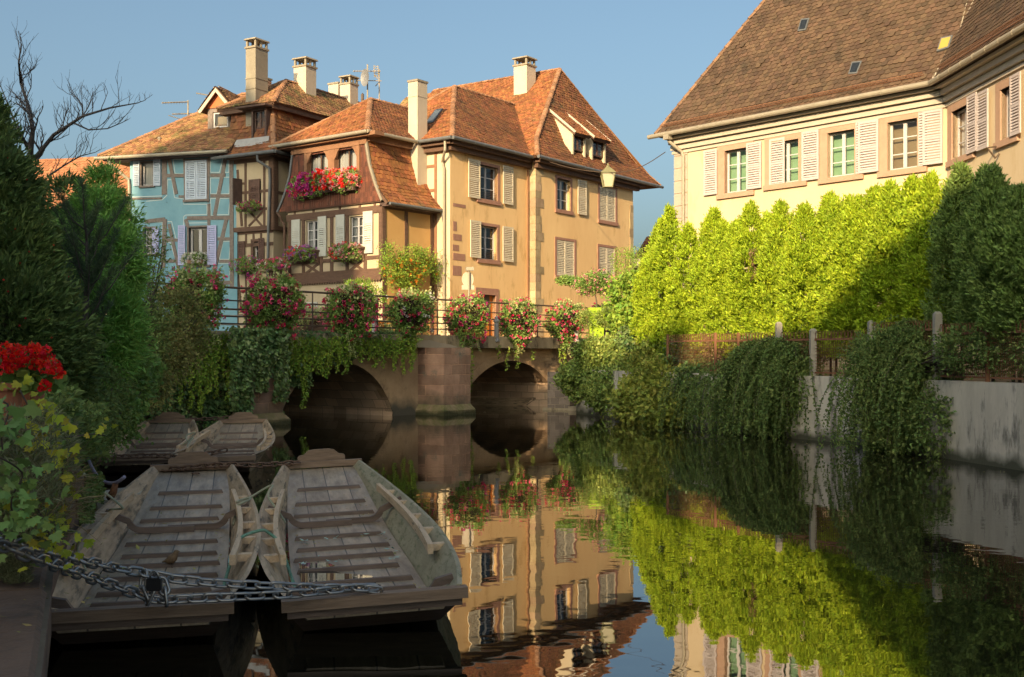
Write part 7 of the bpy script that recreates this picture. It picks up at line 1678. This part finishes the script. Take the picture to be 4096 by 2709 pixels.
Dh = nrm(np.repeat(np.array([px(x, y, 5.5) for x, y in heads]), 26, 0)*0 + rng.normal(size=Ch.shape)*.5 + [0,-.8,.5])
ngons('flowers', round_leaf(Ch, Dh, sides(Dh), rng.uniform(.008, .013, len(Ch))), 8, M['f_red'], t_)
m_ = MB()
for x, y in heads: m_.tube([px(60+(x-60)*.5, 1520, 5.6), px(x, y, 5.5)], .003, 4)
m_.build('stems', M['ger'], t_)
st_ = thing('plant_stand', px(10, 1700, 5.6), 'rough wooden plank stand holding the geranium pots', 'stand'); m_ = MB(); b0 = px(-60, 1640, 5.6)
zt = px(10, 1560, 5.6)[2]-.17
m_.box(-2.95, -2.36, 5.45, 5.95, zt-.03, zt-.001); m_.build('top', M['timber_r'], st_)
for x, y in ((-2.92,5.6),(-2.75,5.6),(-2.92,5.9),(-2.75,5.9)): m_ = MB(); m_.box(x-.025, x+.025, y-.025, y+.025, .72, zt-.03); m_.build('leg', M['timber_r'], st_)
def maple_leaf(P, A, S, R_):
    pr_ = [(0,0),(-.55,-.1),(-.95,.25),(-.62,.48),(-.72,.95),(-.30,.85),(0,1.35),(.30,.85),(.72,.95),(.62,.48),(.95,.25),(.55,-.1)]
    N_ = np.cross(A, S); cup = rng.uniform(-.25, .35, len(P)); curl = rng.uniform(-.3, .15, len(P)); out = []
    for x, y in pr_: out.append(P + S*(R_*x*.8)[:, None] + A*(R_*y*.8)[:, None] + N_*(R_*(cup*x*x + curl*(y-.4)**2))[:, None])
    return np.stack(out, 1).reshape(-1, 3)
def vine(name, label, pts_, n, R0, R1, m, spread=22, stem=True, Yj=.25, cat='vine'):
    """pts_: list of (x, y, Y) along the vine"""
    t_ = thing(name, px(*pts_[0]), label, cat); path = resample([px(*p) for p in pts_], .05); P = np.array(path)
    for _ in range(2): P[1:-1] = (P[:-2]+P[1:-1]*2+P[2:])/4
    if stem: MB().tube(list(P), .004, 5).build('stem', M['bark'], t_)
    i = rng.integers(0, len(P), n); C = P[i] + rng.normal(size=(n, 3))*np.array([spread/1000, Yj*.3, spread/1000])
    A = nrm(rng.normal(size=(n, 3))*.6 + [0,-.25,-.75]); N_ = nrm(rng.normal(size=(n, 3))*.55 + [.15,-.9,.55]); S = nrm(np.cross(A, N_))
    ngons('leaves', maple_leaf(C, A, S, rng.uniform(R0, R1, n)), 12, m, t_); return t_
vine('grape_vine', 'yellowing grape vine shoot hanging from the geraniums over the bank', [(80,1560,5.2),(110,1620,5.2),(150,1690,5.2),(170,1720,5.3),(200,1800,5.4)], 44, .028, .050, M['vine'], spread=60)
vine('grape_vine', 'thin vine shoot reaching right over the chain with yellow leaves', [(180,1740,6.0),(240,1750,6.3),(300,1745,6.6),(380,1735,6.9),(420,1742,7.0)], 20, .026, .042, M['vine'], spread=40)
vine('grape_vine', 'long green yellow vine curtain down the bank beside the quay stones', [(200,1790,5.8),(245,1850,6.0),(255,1900,6.1),(245,1970,6.1),(225,2050,6.0)], 32, .028, .048, M['vine'], spread=48)
vine('grape_vine', 'cluster of grape leaves below the long vine, near the chain', [(120,1980,5.5),(150,2030,5.5),(180,2090,5.5),(200,2150,5.6),(215,2190,5.8)], 44, .026, .045, M['vine'], spread=50)
vine('grape_vine', 'broad dark green leaves at the left edge below the geranium pot', [(0,1600,4.9),(60,1610,4.9),(20,1690,4.8),(-10,1750,4.8),(10,1800,4.8)], 24, .040, .062, M['vine_d'], spread=60)
vine('grape_vine', 'grey green vine leaves at the left edge above the chain', [(0,1830,4.9),(60,1860,4.9),(110,1900,5.0),(60,1950,4.9),(30,2020,4.9),(90,2110,5.1)], 80, .030, .050, M['vine_d'], spread=90)
vine('grape_vine', 'single drooping green leaf sprig beside the boat stern', [(290,2180,6.6),(295,2175,6.6)], 5, .035, .05, M['vine'], spread=30)
def tuft(name, label, cat, boxes, n, m, L0, L1, W_, up=1.0, kind='stuff'):
    Ps = []
    for _ in range(n):
        b_ = boxes[rng.integers(len(boxes))]; Y = rng.uniform(b_[4], b_[5]); Ps.append(px(rng.uniform(b_[0], b_[1]), rng.uniform(b_[2], b_[3]), Y))
    P = np.array(Ps); A = nrm(rng.normal(size=P.shape)*[.7,.5,.35] + [.25,-.1,up]); Ln = rng.uniform(L0, L1, n); o_ = leafmesh(name, quads(P, A, sides(A), Ln, np.full(n, W_), droop=.12), m)
    return tag(o_, label, cat, kind=kind)
tuft('lavender', 'grey green lavender and fine foliage covering the bank below the geraniums', 'lavender', [(-80,230,1640,2000,5.0,6.4),(0,225,1760,2150,5.4,6.8),(120,300,1700,1880,6.2,8.5),(-60,200,2000,2200,6.8,7.4)], 15000, M['lav'], .03, .09, .006, up=.8)
tuft('undergrowth', 'dark leafy undergrowth behind the lavender on the left bank', 'undergrowth', [(-80,260,1600,2150,6.4,8.0),(120,300,1640,1880,8,10.5),(200,420,1620,1830,10.5,14),(-40,300,1560,1700,7,11)], 17000, M['coto'], .04, .10, .028, up=.5)
tuft('leafy_groundcover', 'mixed green leaves between the lavender and vines on the bank', 'ground cover', [(-80,220,1650,2050,5.6,7.4),(60,250,1760,2050,6.2,7.6)], 4000, M['ger'], .03, .07, .035, up=.3)
tuft('dry_stalks', 'dry straw coloured stalks leaning over the quay stones', 'dry grass', [(60,260,1820,2130,5.2,7.0),(120,290,1900,2080,5.6,7.2)], 800, M['dry'], .12, .30, .004, up=.45)
tuft('lavender', 'pale dried lavender clump on the quay at the lower left', 'lavender', [(20,115,2240,2340,6.6,7.0),(-60,40,2200,2330,6.6,7.0)], 2600, M['lav'], .03, .08, .006, up=.9)
tuft('small_creeper', 'small leaved creeper in the gap between quay wall and boats', 'creeper', [(320,370,1960,2090,9.5,10.5),(345,410,1900,2010,11,12)], 1500, M['coto'], .03, .05, .03, up=.1)
tuft('creeper', 'ivy and creeper hanging over the quay edge at the far left bank', 'creeper', [(360,480,1640,1720,20,24),(470,600,1560,1650,27,31),(420,520,1560,1680,22,26)], 6000, M['ivy'], .08, .14, .10, up=-.3)
# fallen leaves and petals
def litter(label, fpos, n, m, r0, r1, name='fallen_leaves'):
    P = np.array([fpos() for _ in range(n)]); N_ = nrm(rng.normal(size=P.shape)*.22+[0,0,1]); A = nrm(np.cross(N_, rdir(n))); S = nrm(np.cross(A, N_))
    o_ = leafmesh(name, quads(P+[0,0,.008], A, S, rng.uniform(r0, r1, n), rng.uniform(r0*.5, r1*.5, n)), m); return tag(o_, label, 'leaves', kind='stuff')
M['leafy'] = mat('yellow_fallen_leaf', (0.42, 0.32, 0.10), (0.30, 0.30, 0.10), scale=9, isl=.4, hue=.03)
def bf(i):
    def f():
        y = rng.uniform(.6, 7.6); s = y/LB_; w = bw(s)-.06; x = rng.uniform(-w, w)
        if rng.random() < .5: x = math.copysign(w-abs(rng.normal())*.05, x)
        return bl(i, x, y, bz(s)+.002)
    return f
litter('scattered yellow leaves on the floor of the left near boat', bf(0), 90, M['leafy'], .02, .075)
litter('scattered yellow leaves on the floor of the right near boat', bf(1), 110, M['leafy'], .02, .07)
litter('few scattered leaves in the orange brown farther boat', bf(2), 40, M['leafy'], .03, .08)
litter('few scattered leaves in the grey farther boat', bf(3), 40, M['leafy'], .03, .08)
def cyan():
    k = [(-.48,3.1),(-.40,4.45),(-.1,4.55),(.25,4.65),(.50,4.55),(-.15,3.1),(.48,3.5),(.42,3.05),(-.3,3.4)][rng.integers(9)]; x, y = k[0]+rng.normal()*.03, k[1]+rng.normal()*.03; return bl(1, x, y, bz(y/LB_)+.01+rng.random()*.03)
litter('pale cyan flakes of old paint or petals in the right near boat', cyan, 45, mat('pale_cyan_flakes', (0.36, 0.62, 0.58), (0.5, 0.66, 0.6), scale=20), .03, .08, name='paper_scraps')
litter('dry leaves and twigs lying on the quay stones', lambda: V(rng.uniform(-3.4,-2.3), rng.uniform(5.0, 8.5), .755), 60, M['leafy'], .015, .06)
# plastered patch where the slab paint has come off
pt = MB(); pts = [(1665,1366),(1720,1360),(1760,1372),(1800,1378),(1835,1390),(1800,1392),(1700,1391),(1655,1388)]
pt.poly([FBr.W(x, y, 0) for x, y in pts]); Fs = FBr.off(.345); pt = MB(); pt.prism([Fs.W(x, y) for x, y in pts], np.append(FBr.n, 0)*.006); pt.build('plaster_patch', M['chim'], br)
P = []
while len(P) < 150:
    x = rng.uniform(-7, 10); y = rng.uniform(9, 38)
    if rng.random() < .6: x = np.interp(y, [r_[1] for r_ in RB[::1]], [r_[0] for r_ in RB]) - abs(rng.normal())*.5 - .3
    P.append(V(x, y, -.003))
pf = iter(P); litter('small leaves and petals floating on the dark canal water', lambda: next(pf), 150, M['leafy'], .02, .06, name='floating_leaves')
